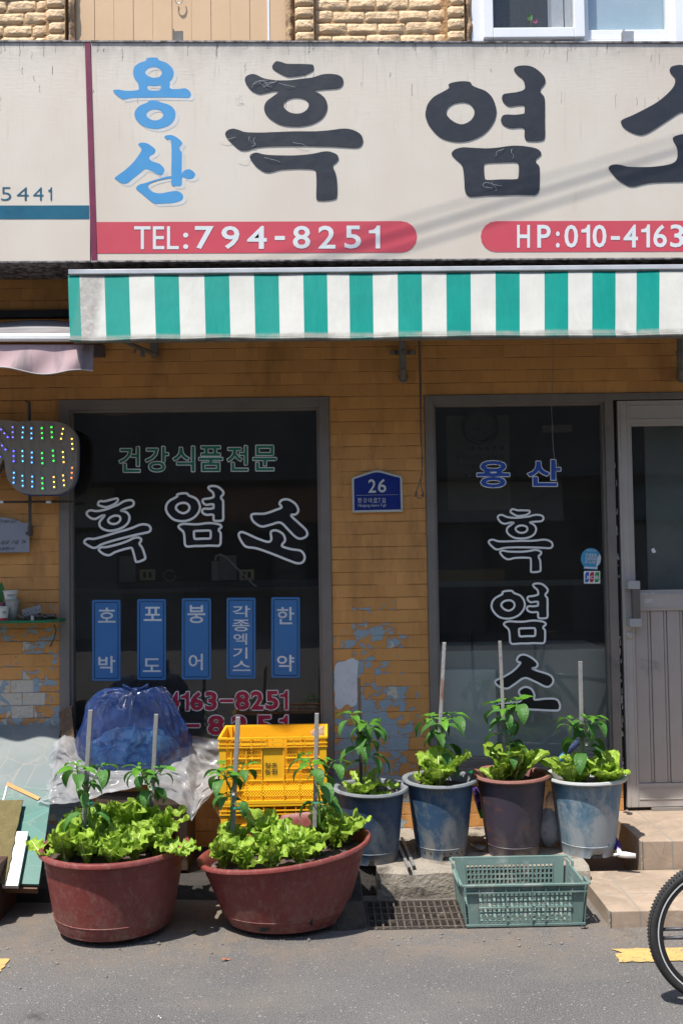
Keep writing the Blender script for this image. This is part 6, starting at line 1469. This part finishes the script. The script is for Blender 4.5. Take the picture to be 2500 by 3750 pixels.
for x in (GX0, GX1-t):
    n = 9; ya, yb = GY0+.05, GY1-.05
    for i in range(n+1): y = ya+(yb-ya)*i/n; gbox((x, y-.006, GZ0+.01), (x+t, y+.006, GZ1-.045))
    for k in range(5): z = GZ0+.012+(GZ1-GZ0-.06)*k/4; gbox((x+.0006, ya, z-.004), (x+t-.0006, yb, z+.004))
    gbox((x, GY0+.004, GZ0+.004), (x+t, ya, GZ1-.012)); gbox((x, yb, GZ0+.004), (x+t, GY1-.004, GZ1-.012)); gbox((x+.0003, ya, GZ1-.046), (x+t-.0003, yb, GZ1-.018))
    s_ = -1 if x == GX0 else 1; xo = x-.010 if x == GX0 else x+t
    gbox((xo, GY0-.0, GZ1-.0065), (xo+.010, GY0+.075, GZ1-.0005)); gbox((xo, GY1-.075, GZ1-.0065), (xo+.010, GY1, GZ1-.0005)); gbox((xo, GY0+.075, GZ1-.030), (xo+.010, GY1-.075, GZ1-.024)); gbox((xo, GY0+.07, GZ1-.03), (xo+.010, GY0+.076, GZ1-.001)); gbox((xo, GY1-.076, GZ1-.03), (xo+.010, GY1-.07, GZ1-.001))
n = 15
for i in range(n+1): x = GX0+.01+(GX1-GX0-.02)*i/n; gbox((x-.005, GY0+.004, GZ0+.001), (x+.005, GY1-.004, GZ0+.005))
for i in range(10): y = GY0+.015+(GY1-GY0-.03)*i/9; gbox((GX0+.004, y-.005, GZ0+.0015), (GX1-.004, y+.005, GZ0+.0045))
b.build("body", M_crateG, gc)
# ================================================================== LEFT CORNER: boards, mat, post
def slab(name, label, cat, pts, th, m, parent=None):
    b = MB(); b.poly([pts], None); a = pts; n = (pts[1]-pts[0]).cross(pts[2]-pts[0]).normalized()
    if n.y > 0: n = -n
    b = MB(); b.poly([pts], n*-th); o = b.build(name, m, parent); 
    if label: tag(o, label, cat)
    return o
def board_mat():
    m, nt, n, l, bb = newmat("teal_paved_sheet"); k = NB(nt); v = k.obj(); x, y, z = k.sep(v)
    cell = k.voro(v, 8, 'F1', 'Color'); cs_ = k.node("ShaderNodeSeparateColor"); l.new(cell, cs_.inputs[0])
    col = k.mix(cs_.outputs[0], (.012, .105, .085), (.018, .13, .105)); 
    hi = k.ramp(z, .36, .46)
    col = k.mix(hi, col, k.mix(k.ramp(k.noise(v, 3, 4), .4, .6), (.105, .135, .14), (.15, .17, .17)))
    col = k.mix(k.math('MULTIPLY', k.ramp(x, -1.62, -1.70), k.ramp(z, .25, .3)), col, (.38, .24, .17))
    vd = k.voro(v, 8, 'DISTANCE_TO_EDGE'); col = k.mix(k.ramp(vd, 0, .02, .65, 0), col, k.mix(hi, (.08, .17, .14), (.24, .20, .17)))
    w = k.ramp(k.noise(v, 18, 7, .75), .58, .7, 0, .5); col = k.mix(w, col, (.22, .20, .17))
    l.new(col, bb.inputs["Base Color"]); bb.inputs["Roughness"].default_value = .42; return m
M_board = board_mat()
# front edge low and forward, back edge high against the wall
bTL, bTR, bBR, bBL = U(-260, 2652, -.03), U(224, 2656, -.03), U(143, 3238, -.77), U(-330, 3228, -.77)
slab("leaning_board", "teal crazy paving patterned board leaning from the brick wall to the road edge", "board", [bTL, bTR, bBR, bBL], .012, M_board)
def onb(u, v, up=.0): 
    p = (bTL.lerp(bTR, u)).lerp(bBL.lerp(bBR, u), v); n = (bTR-bTL).cross(bBL-bTL).normalized()
    if n.y > 0: n = -n
    return p+n*up
def pxb(px, py, up):
    n = (bTR-bTL).cross(bBL-bTL).normalized(); d = ray(px, py); t = (bTL-CAM).dot(n)/d.dot(n)
    if n.y > 0: n = -n
    return CAM+d*t+n*up
b = MB(); b.poly([[pxb(x, y, .0035) for x, y in ((28, 2865), (148, 2922), (140, 2932), (24, 2878))]], (0, .002, .0)); b.build("orange_strip", mat("orange_strip", (.55, .25, .08), .6)); bpy.data.objects["orange_strip"].parent = bpy.data.objects["leaning_board"]
b = MB(); b.poly([[pxb(x, y, .0035) for x, y in ((24, 2880), (29, 2881), (12, 2950), (6, 2950))]], (0, .002, .0)); o = b.build("white_strip", M_wvinyl); o.parent = bpy.data.objects["leaning_board"]
slab("under_plank", "brown wooden plank beneath the teal board's low end", "plank", [onb(-.1, .80, -.016), onb(.985, .80, -.016), onb(.985, 1.012, -.016), onb(-.1, 1.012, -.016)], .03, mat("brown_plank", (.13, .07, .04), .7, (.09, .05, .03), 12, stretch=(1, 1, .3)))
slab("white_strip_board", "scuffed white painted strip lying on the teal board beside the olive mat", "board", [pxb(x, y, .022) for x, y in ((58, 3056), (107, 3058), (70, 3256), (12, 3256))], .018, mat("scuffed_white", (.58, .59, .60), .5, (.50, .50, .50), 8, dirt=(.33, .22, .14), dthr=(.62, .72), dscale=9))
mp = [(-300, 2950), (90, 2946)]; rr = random.Random(3)
for i in range(1, 16): t_ = i/16; mp.append((90-66*t_+rr.uniform(-3, 3), 2946+305*t_))
mp += [(22, 3252), (-300, 3246)]
slab("olive_mat", "dusty olive brown mat with a frayed edge lying on the teal board", "mat", [pxb(x, y, .030) for x, y in mp], .006, mat("olive_mat", (.165, .135, .055), .95, (.125, .10, .042), 40, bump=.8, bscale=150, dirt=(.25, .21, .12), dthr=(.55, .7)))
bpy.data.objects["leaning_board"]["group"] = "boards leaning in the left corner"
b = MB(); A = [U(216, 2607, -.10), U(262, 2590, -.10), U(292, 2900, -.16), U(246, 2915, -.16)]; b.poly([A], (0, .035, .004)); tag(b.build("wooden_post", mat("rough_post", (.17, .105, .065), .85, (.09, .06, .04), 9, bump=1, stretch=(1, 1, .25), dirt=(.24, .13, .06), dthr=(.55, .7)), None, bevel=.003), "rough brown timber post leaning between the teal board and the left window", "post")
# box under the plastic sheet
b = MB(); a = U(330, 2960, -.40); c = U(690, 2790, -.36); b.box((a.x, -.40, .06), (c.x, -.14, .36)); tag(b.build("cardboard_box", mat("brown_card", (.06, .036, .024), .8, (.045, .028, .018), 6), None, bevel=.006), "brown box mostly covered by the crumpled plastic sheet", "box")
# crumpled translucent sheet
def sheet_mat():
    m, nt, n, l, bb = newmat("clear_plastic_sheet"); k = NB(nt); v = k.obj()
    bb.inputs["Base Color"].default_value = (.70, .71, .73, 1); bb.inputs["Roughness"].default_value = .24; bb.inputs["Specular IOR Level"].default_value = .6
    wv = k.node("ShaderNodeVectorMath", operation='ADD'); l.new(v, wv.inputs[0])
    nn = k.node("ShaderNodeTexNoise"); l.new(v, nn.inputs[0]); nn.inputs["Scale"].default_value = 5; sc_ = k.node("ShaderNodeVectorMath", operation='SCALE'); l.new(nn.outputs["Color"], sc_.inputs[0]); sc_.inputs[3].default_value = .12; l.new(sc_.outputs[0], wv.inputs[1])
    wv = wv.outputs[0]
    c1 = k.ramp(k.voro(k.mapping(wv, (1, 1, 1.5), rot=(0, .6, 0)), 8, 'DISTANCE_TO_EDGE'), 0, .4); c2 = k.ramp(k.voro(wv, 26, 'DISTANCE_TO_EDGE'), 0, .3)
    nz = k.math('ADD', k.math('MULTIPLY', c1, .6), k.math('ADD', k.math('MULTIPLY', c2, .08), k.noise(k.mapping(wv, (1, 1, 2.2), rot=(0, .5, 0)), 6, 3, .5))); l.new(k.bump(nz, .35, .012), bb.inputs["Normal"])
    tl = k.node("ShaderNodeBsdfTranslucent"); tl.inputs[0].default_value = (.75, .76, .78, 1); tp = k.node("ShaderNodeBsdfTransparent"); tp.inputs[0].default_value = (.93, .94, .95, 1)
    m1 = k.node("ShaderNodeMixShader"); m1.inputs[0].default_value = .48; l.new(bb.outputs[0], m1.inputs[1]); l.new(tl.outputs[0], m1.inputs[2])
    m2 = k.node("ShaderNodeMixShader"); l.new(k.ramp(k.noise(v, 7, 5, .6, .8), .3, .7, .34, .66), m2.inputs[0]); l.new(m1.outputs[0], m2.inputs[1]); l.new(tp.outputs[0], m2.inputs[2]); l.new(m2.outputs[0], n["Material Output"].inputs[0]); return m
M_sheet = sheet_mat()
top_ = [(160, 2850), (178, 2770), (205, 2715), (240, 2688), (275, 2705), (320, 2735), (390, 2762), (470, 2770), (560, 2765), (640, 2742), (700, 2730), (735, 2752), (765, 2785), (800, 2800)]
bot_ = [(146, 2935), (180, 2940), (225, 2938), (280, 2932), (340, 2920), (400, 2900), (460, 2888), (520, 2870), (570, 2880), (620, 2915), (665, 2945), (706, 3004), (745, 2935), (800, 2880)]
def interp(arr, u): 
    t_ = u*(len(arr)-1); i = min(len(arr)-2, int(t_)); f_ = t_-i; return (arr[i][0]+(arr[i+1][0]-arr[i][0])*f_, arr[i][1]+(arr[i+1][1]-arr[i][1])*f_)
def sheet(u, v):
    a, c = interp(top_, u), interp(bot_, u); px = a[0]+(c[0]-a[0])*v; py = a[1]+(c[1]-a[1])*v
    Yd = -.13-.36*v**.75*(.8+.2*math.sin(u*math.pi)); p = U(px, py, Yd)
    q_ = Vector((u*7, v*4, 0)); e = min(1, 8*min(v, 1-v)+.25)
    d1 = noise.fractal(q_*.9, .9, 2, 3)*.035
    rdg = (1-abs(noise.noise(Vector((u*6-v*2, v*3, 4)))))**4*.018
    return p+Vector((noise.noise(q_*1.6)*.008, d1*e-rdg-.008, noise.noise(q_*2.2+Vector((0, 7, 0)))*.012))
b = MB(); b.grid(sheet, 130, 56); sh = b.build("plastic_sheet", M_sheet, smooth=True); tag(sh, "crumpled translucent plastic sheet draped below the blue bag", "plastic sheet")
def sheet2(u, v):
    px = 655+150*u; py = 2700-6*math.sin(u*5)+95*v; p = U(px, py, -.10-.03*v); return p+Vector((0, .02*noise.noise(Vector((u*4, v*4, 2))), 0))
b = MB(); b.grid(sheet2, 20, 14); tag(b.build("plastic_sheet", M_sheet, smooth=True), "flat dull plastic sheet standing between the blue bag and the yellow crate", "plastic sheet")
# blue knotted bag: thin tinted film over a heap of pale rubbish
def bag_mat():
    m, nt, n, l, bb = newmat("blue_bag_plastic"); k = NB(nt); v = k.obj()
    c = k.mix(k.ramp(k.noise(v, 6, 4, .6, .8), .40, .62), (.004, .026, .15), (.010, .06, .26))
    l.new(c, bb.inputs["Base Color"]); bb.inputs["Roughness"].default_value = .22; bb.inputs["Specular IOR Level"].default_value = .9; bb.inputs["Coat Weight"].default_value = 1.0; bb.inputs["Coat Roughness"].default_value = .10
    nz = k.math('ADD', k.noise(k.mapping(v, (6, 6, 1.2)), 8, 4, .6, .8), k.math('MULTIPLY', k.ramp(k.voro(k.mapping(v, (1.6, 1.6, .7)), 20, 'DISTANCE_TO_EDGE'), 0, .35), .6)); x, y, z = k.sep(v); dx = k.math('SUBTRACT', x, .045); dzz = k.math('SUBTRACT', z, .30); ang = k.math('ARCTAN2', dx, dzz); rad = k.math('SQRT', k.math('ADD', k.math('MULTIPLY', dx, dx), k.math('MULTIPLY', dzz, dzz)))
    cre = k.noise(k.comb(k.math('MULTIPLY', ang, 5.0), k.math('MULTIPLY', rad, 5.0), 0.0), 3.2, 5, .65, .5); cre = k.math('MULTIPLY', cre, k.ramp(rad, .20, .34, 1.4, .25))
    l.new(k.bump(k.math('ADD', cre, k.math('MULTIPLY', nz, .25)), .9, .02), bb.inputs["Normal"])
    tl = k.node("ShaderNodeBsdfTranslucent"); l.new(c, tl.inputs[0]); tp = k.node("ShaderNodeBsdfTransparent"); tp.inputs[0].default_value = (.48, .72, .97, 1)
    mx = k.node("ShaderNodeMixShader"); mx.inputs[0].default_value = .25; l.new(bb.outputs[0], mx.inputs[1]); l.new(tl.outputs[0], mx.inputs[2])
    m2 = k.node("ShaderNodeMixShader"); l.new(k.ramp(k.noise(v, 5, 3), .35, .65, .16, .38), m2.inputs[0]); l.new(mx.outputs[0], m2.inputs[1]); l.new(tp.outputs[0], m2.inputs[2]); l.new(m2.outputs[0], n["Material Output"].inputs[0]); return m
M_bag = bag_mat()
bc = U(475, 2775, -.20); BH = wz(475, 2513, -.20)-bc.z
bg = T("plastic_bag", "shiny blue knotted plastic bag full of rubbish on the clear sheet", "bag", tuple(bc))
KN = Vector((.045, -.05, BH*.90))
BP = [(.255, -.10), (.268, .10), (.262, .28), (.240, .46), (.216, .62), (.190, .755), (.155, .87), (.112, .945), (.068, .965), (.030, .935), (.010, .90)]
def bagf(u, v, s_=1.0):
    a = 2*math.pi*u; t_ = v; q_ = Vector((math.cos(a)*1.5, math.sin(a)*1.5, v*2.5))
    i_ = min(len(BP)-2, int(t_*(len(BP)-1))); fq = t_*(len(BP)-1)-i_; g = lambda j: BP[max(0, min(len(BP)-1, j))]
    r, zz = [0.5*(2*g(i_)[c_]+(g(i_+1)[c_]-g(i_-1)[c_])*fq+(2*g(i_-1)[c_]-5*g(i_)[c_]+4*g(i_+1)[c_]-g(i_+2)[c_])*fq**2+(3*g(i_)[c_]-g(i_-1)[c_]-3*g(i_+1)[c_]+g(i_+2)[c_])*fq**3) for c_ in (0, 1)]; z = zz*BH
    hf = max(0, (t_-.38)/.62)
    pl = hf**.9*(.055*(1-abs(math.sin(6.5*a+2*math.sin(2*a)+1.5*t_)))+.035*(1-abs(math.sin(17*a+3*math.sin(3*a)+2*t_)))+.028*(1-abs(math.sin(41*a+5*math.sin(4*a)))))
    r = r*(1+pl*(1.2 if t_ < .98 else .2)+.05*(1-abs(math.sin(3.5*a+4*t_+noise.noise(q_)*2)))*(1-t_))+.026*noise.fractal(q_*1.1, .9, 2, 3)*(1-t_*.7)
    va = Vector((math.cos(a), math.sin(a), 0)); hh = max(0, (t_-.22)/.78)**.6
    rg = lambda f_, s0: (1-abs(noise.noise(va*f_+Vector((s0, s0, t_*1.1)))))**4
    r += hh*(1-.75*max(0, t_-.75)/.25)*(.026*rg(4.5, 3)+.014*rg(10, 8)+.007*rg(22, 1))
    x = r*math.cos(a)*(.98+.10*math.cos(a)*(1-t_)); y = r*math.sin(a)*.60
    f_ = max(0, (t_-.5)/.5)
    z += .016*noise.noise(q_*1.4)*(1-f_)+.018*math.cos(2*a+.6)*hf*(1-f_)
    return Vector(bc)+Vector((x*s_+KN.x*f_, y*s_+KN.y*f_, z))
b = MB(); b.grid(bagf, 320, 84)
b.build("sack", M_bag, bg, smooth=True)
b = MB(); rd = random.Random(31)
def heap(u, v):
    a = 2*math.pi*u; th_ = v*math.pi/2; r = .225*math.cos(th_)+.001; h = BH*(.42+.10*noise.noise(Vector((math.cos(a)*2, math.sin(a)*2, 7))))*math.sin(th_)
    q_ = Vector((math.cos(a)*r*14, math.sin(a)*r*14, h*12)); nn = noise.cell_vector(q_)*.022
    return Vector(bc)+Vector((r*math.cos(a), r*math.sin(a)*.55, -.02+h))+nn*(1.2-v*.3)
b.grid(heap, 46, 14); b.build("rubbish", mat("pale_rubbish", (.80, .84, .78), .7, (.42, .48, .38), 11, dirt=(.16, .20, .22), dthr=(.50, .58), dscale=16), bg, smooth=False)
b = MB(); kc = Vector(bc)+KN+Vector((0, -.012, .022))
for i in range(5):
    a0 = i*1.26; b.tube([kc+Vector((.019*math.cos(a0+j*.5), .013*math.sin(a0+j*.5), .006*math.sin(j*.9+i))) for j in range(8)], .008, 7, rs=[.005+.004*abs(math.sin(j)) for j in range(8)])
for s_ in (-1, 1): b.grid(lambda u, v: kc+Vector((s_*(.015+.045*v), .01*math.sin(u*6)-.008, .0+.022*(u-.5)*(1+v)+.012*v)), 5, 5)
b.build("knot", M_bag, bg, smooth=True)
# ================================================================== SMALL THINGS BY THE POTS
def sqtube(name, label, p0, p1, w, m):
    a, c = Vector(p0), Vector(p1); b = MB(); d = (c-a).normalized(); x = d.cross(Vector((0, 0, 1))).normalized(); y = x.cross(d); h = w/2
    vs = [p+x*sx*h+y*sy*h for p in (a, c) for sx, sy in ((-1,-1),(1,-1),(1,1),(-1,1))]; b.add(vs, [(0,3,2,1),(4,5,6,7),(0,1,5,4),(1,2,6,5),(2,3,7,6),(3,0,4,7)]); o = b.build(name, m, None, bevel=.001)
    e = MB(); h *= .72; e.add([c+d*.0006+x*sx*h+y*sy*h for sx, sy in ((-1,-1),(1,-1),(1,1),(-1,1))], [(0,1,2,3)]); e.build("open_end", M_dark, o)
    return tag(o, label, "metal tube", "two square tubes lying on the kerb")
t0 = UZ(1452, 3085, PLZ+.012); t1 = UZ(1497, 3180, PLZ+.010); sqtube("square_tube", "left square steel tube with rusty end lying out over the kerb", t0, t1, .013, M_steel)
t0 = UZ(1470, 3070, PLZ+.012); t1 = UZ(1515, 3174, PLZ+.010); sqtube("square_tube", "right square steel tube with dark open end lying out over the kerb", t0, t1, .013, M_steel)
# purple tinsel bottle brush with green end between pots
bb_ = T("tinsel_brush", "purple tinsel wand with bright green end standing between two blue pots", "brush", tuple(U(1755, 2950, -.27)))
b = MB(); P_ = [U(1742, 2880, -.27), U(1750, 2920, -.27), U(1758, 2960, -.27)]; b.tube(P_, .018, 12, rs=[.018, .02, .016]); b.build("head", mat("purple_foil", (.10, .02, .33), .25, (.05, .01, .2), 50, spec=.9, bump=1, bscale=120), bb_, smooth=True)
b = MB(); b.tube([U(1758, 2961, -.27), U(1764, 2995, -.27)], .013, 10, rs=[.016, .008]); b.build("tip", mat("bright_green_foil", (.04, .55, .06), .3), bb_, smooth=True)
b = MB(); b.grid(lambda u, v: U(1700+60*u, 2832-20*u*(1-u)+22*v-12*u, -.20+.02*math.sin(u*5)), 10, 4); tag(b.build("green_sheet", mat("green_plastic", (.01, .32, .10), .4)), "bright green plastic scrap behind the rim of the scuffed blue pot", "plastic scrap")
# clear bag between brown and pale pots
cb = T("clear_bag", "cloudy clear plastic bag squeezed between the brown and the pale pot", "bag", tuple(U(2008, 3080, -.36)))
c0 = U(2005, 3000, -.36); b = MB()
def cbf(u, v):
    a = 2*math.pi*u; r = .095*math.sin(math.pi*min(1, .05+.9*v))**.7*(1-.35*v); q_ = Vector((math.cos(a)*2, math.sin(a)*2, v*4)); r += .016*noise.fractal(q_*1.3, 1, 2, 3)
    return Vector((c0.x+r*math.cos(a)*.85+.03*v, c0.y+r*math.sin(a)*.6, PLZ+.004+.25*v))
b.grid(cbf, 40, 24); b.build("sack", M_sheet, cb, smooth=True)
b = MB(); b.grid(lambda u, v: Vector((c0.x+.065*math.cos(6.283*u)*math.sin(math.pi*(.08+.84*v)), c0.y+.04*math.sin(6.283*u)*math.sin(math.pi*(.08+.84*v)), PLZ+.006+.17*v)), 20, 10); b.build("contents", mat("bag_contents", (.22, .24, .30), .7, (.34, .36, .40), 14), cb, smooth=True)
# white and purple spray head on the kerb
sp = T("spray_bottle", "white trigger spray head on a purple bottle lying beside the pale pot", "bottle", tuple(UZ(2275, 3130, PLZ)))
p0 = UZ(2255, 3095, PLZ+.03); p1 = UZ(2270, 3128, PLZ+.022); p2 = UZ(2298, 3135, PLZ+.018)
b = MB(); b.tube([p0+Vector((-.02, .07, .03)), p0, p0+(p1-p0)*.6], .02, 14, rs=[.024, .022, .010]); b.build("bottle", mat("purple_plastic", (.05, .015, .16), .3), sp, smooth=True)
b = MB(); b.tube([p0+(p1-p0)*.6, p1], .011, 12); b.tube([p1+Vector((-.012, 0, 0)), p1+Vector((.02, -.012, .0)), p2+Vector((.03, -.012, .004))], .013, 12, rs=[.012, .014, .010]); b.tube([p1+Vector((-.005, -.01, .004)), p1+Vector((-.03, -.004, -.002))], .006, 8); b.build("spray_head", mat("white_plastic", (.70, .70, .69), .35), sp, smooth=True)
# blue hand broom and black pipe at the back of the pale pot
hb = T("hand_brush", "blue handled brush leaning on the glass behind the pale pot", "brush", tuple(U(2090, 2740, -.16)))
b = MB(); b.tube([U(2040, 2790, -.16), U(2062, 2765, -.14)], .012, 10); b.build("handle", mat("blue_handle", (.03, .24, .45), .4), hb, smooth=True)
b = MB(); b.tube([U(2062, 2765, -.14), U(2118, 2712, -.10)], .016, 10, rs=[.013, .018]); b.build("bristles", mat("navy_bristle", (.012, .02, .06), .7, (.03, .05, .12), 60, bump=1), hb, smooth=True)
b = MB(); b.tube([U(2240, 2790, -.10), U(2262, 2800, -.12), U(2274, 2860, -.12)], .014, 10); tag(b.build("black_pipe", M_dark, None, smooth=True), "short black pipe bend behind the rim of the pale pot", "pipe")
b = MB(); c0 = UZ(1760, 3112, PLZ+.012); b.lathe([(0, .0), (.012, .002), (.022, .012), (.021, .012), (.011, .004), (0, .003)], tuple(c0), 16); d_ = UZ(1722, 3090, PLZ+.012); b.tube([c0+Vector((-.02, 0, .01)), d_], .003, 6); tag(b.build("spoon", M_steel, None, smooth=True), "old dark metal ladle lying on the kerb between two pots", "spoon")
# ================================================================== BICYCLE (only its front wheel reaches into the picture)
wc = U(2628, 3415, -1.68); WR = wc.z-.001
BK = T("bicycle", "small wheeled bicycle with black twin spoke front wheel entering at the right edge", "bicycle", (wc.x, -1.68, 0))
yaw = R_(0)
def wheel(c, nm):
    w = MB(); prof = []
    n = 64; rt = .0165; R0 = WR-rt
    for i in range(n):
        pass
    vs = []; fs = []; mseg = 14
    for i in range(96):
        a = 2*math.pi*i/96
        for j in range(mseg):
            q_ = 2*math.pi*j/mseg; r = R0+rt*math.cos(q_); y = rt*.95*math.sin(q_)
            vs.append(Vector(c)+Vector((r*math.cos(a), y, r*math.sin(a))))
    for i in range(96):
        for j in range(mseg): fs.append((i*mseg+j, ((i+1) % 96)*mseg+j, ((i+1) % 96)*mseg+(j+1) % mseg, i*mseg+(j+1) % mseg))
    w.add(vs, fs)
    # tread blocks
    for i in range(120):
        a = 2*math.pi*i/120
        for s_ in (-1, 1):
            M_ = Matrix.Translation(Vector(c)) @ Matrix.Rotation(-a, 4, 'Y') @ Matrix.Translation((R0+rt*.93, s_*.0075, 0)) @ Matrix.Rotation(s_*.5, 4, 'X'); w.box((-.001, -.0065, -.0026), (.0002, .0065, .0026), 0, M_)
    W_ = w.build(nm, mat("tyre_rubber", (.018, .018, .019), .7, (.03, .03, .03), 30), BK, auto=True)
    r = MB(); r.lathe([(R0-.030, -.010), (R0-.030, .010), (R0-.012, .012), (R0-.008, .010), (R0-.008, -.010), (R0-.012, -.012), (R0-.030, -.010)], (0, 0, 0), 72)
    M_ = Matrix.Translation(Vector(c)) @ Matrix.Rotation(math.pi/2, 4, 'X'); r.v = [M_ @ p for p in r.v]
    r.build("rim", mat("black_rim", (.02, .02, .022), .35), W_, auto=True)
    r = MB(); r.lathe([(R0-.015, -.0135), (R0-.011, -.0137), (R0-.011, -.0128)], (0, 0, 0), 72); r.lathe([(R0-.015, .0135), (R0-.011, .0137), (R0-.011, .0128)], (0, 0, 0), 72); r.v = [M_ @ p for p in r.v]; r.build("reflective_band", mat("reflective_band", (.6, .6, .6), .4), W_)
    r = MB()
    for k in range(5):
        for s_ in (-1, 1):
            a = math.pi+2*math.pi*k/5; dv = Vector((math.cos(a), 0, math.sin(a))); pv = Vector((-math.sin(a), 0, math.cos(a))); c0 = Vector(c)+pv*.014*s_
            r.tube([c0+dv*.02+Vector((0, 0, 0)), c0+dv*(R0-.028)], .0055, 8)
    r.build("spoke", mat("spoke_black", (.045, .047, .055), .4), W_, smooth=True)
    r = MB(); r.lathe([(0, -.05), (.022, -.05), (.026, -.03), (.026, .03), (.022, .05), (0, .05)], (0, 0, 0), 24); r.v = [M_ @ p for p in r.v]; r.build("hub", M_steel, W_, auto=True)
wheel(wc, "wheel"); wheel(wc+Vector((.92, 0, 0)), "wheel")
M_bk = mat("bike_paint", (.05, .07, .10), .3, spec=.6)
b = MB(); hd = wc+Vector((.20, 0, .48)); seat = wc+Vector((.70, 0, .45)); bbk = wc+Vector((.52, 0, .06)); rear = wc+Vector((.92, 0, 0))
b.tube([hd, bbk], .018, 10); b.tube([hd+Vector((-.02, 0, -.06)), seat+Vector((.02, 0, -.1))], .015, 10); b.tube([bbk, seat+Vector((.02, 0, .12))], .015, 10)
for s_ in (-1, 1): b.tube([bbk, rear+Vector((0, .055*s_, 0))], .009, 8); b.tube([seat+Vector((.01, 0, -.05)), rear+Vector((0, .055*s_, 0))], .008, 8)
b.build("frame", M_bk, BK, smooth=True)
b = MB()
for s_ in (-1, 1): b.tube([wc+Vector((0, .055*s_, 0)), wc+Vector((.10, .05*s_, .24)), wc+Vector((.125, .02*s_, .30))], .010, 8)
b.tube([wc+Vector((.125, 0, .30)), hd+Vector((-.01, 0, .12))], .016, 10); b.build("fork", M_bk, BK, smooth=True)
b = MB(); hb0 = hd+Vector((-.03, 0, .22)); b.tube([hd+Vector((-.01, 0, .1)), hb0], .013, 8); b.tube([hb0+Vector((.06, -.28, .02)), hb0+Vector((0, -.12, 0)), hb0+Vector((0, .12, 0)), hb0+Vector((.06, .28, .02))], .011, 8); b.build("handlebar", M_iron, BK, smooth=True)
b = MB(); b.lathe([(0, .03), (.06, .026), (.075, .01), (.05, -.01), (0, -.015)], tuple(seat+Vector((.02, 0, .15))), 20, 0, lambda p, a: Vector((p.x*1.7, p.y*(1 if p.x > 0 else .55), p.z))); b.build("saddle", M_dark, BK, smooth=True)
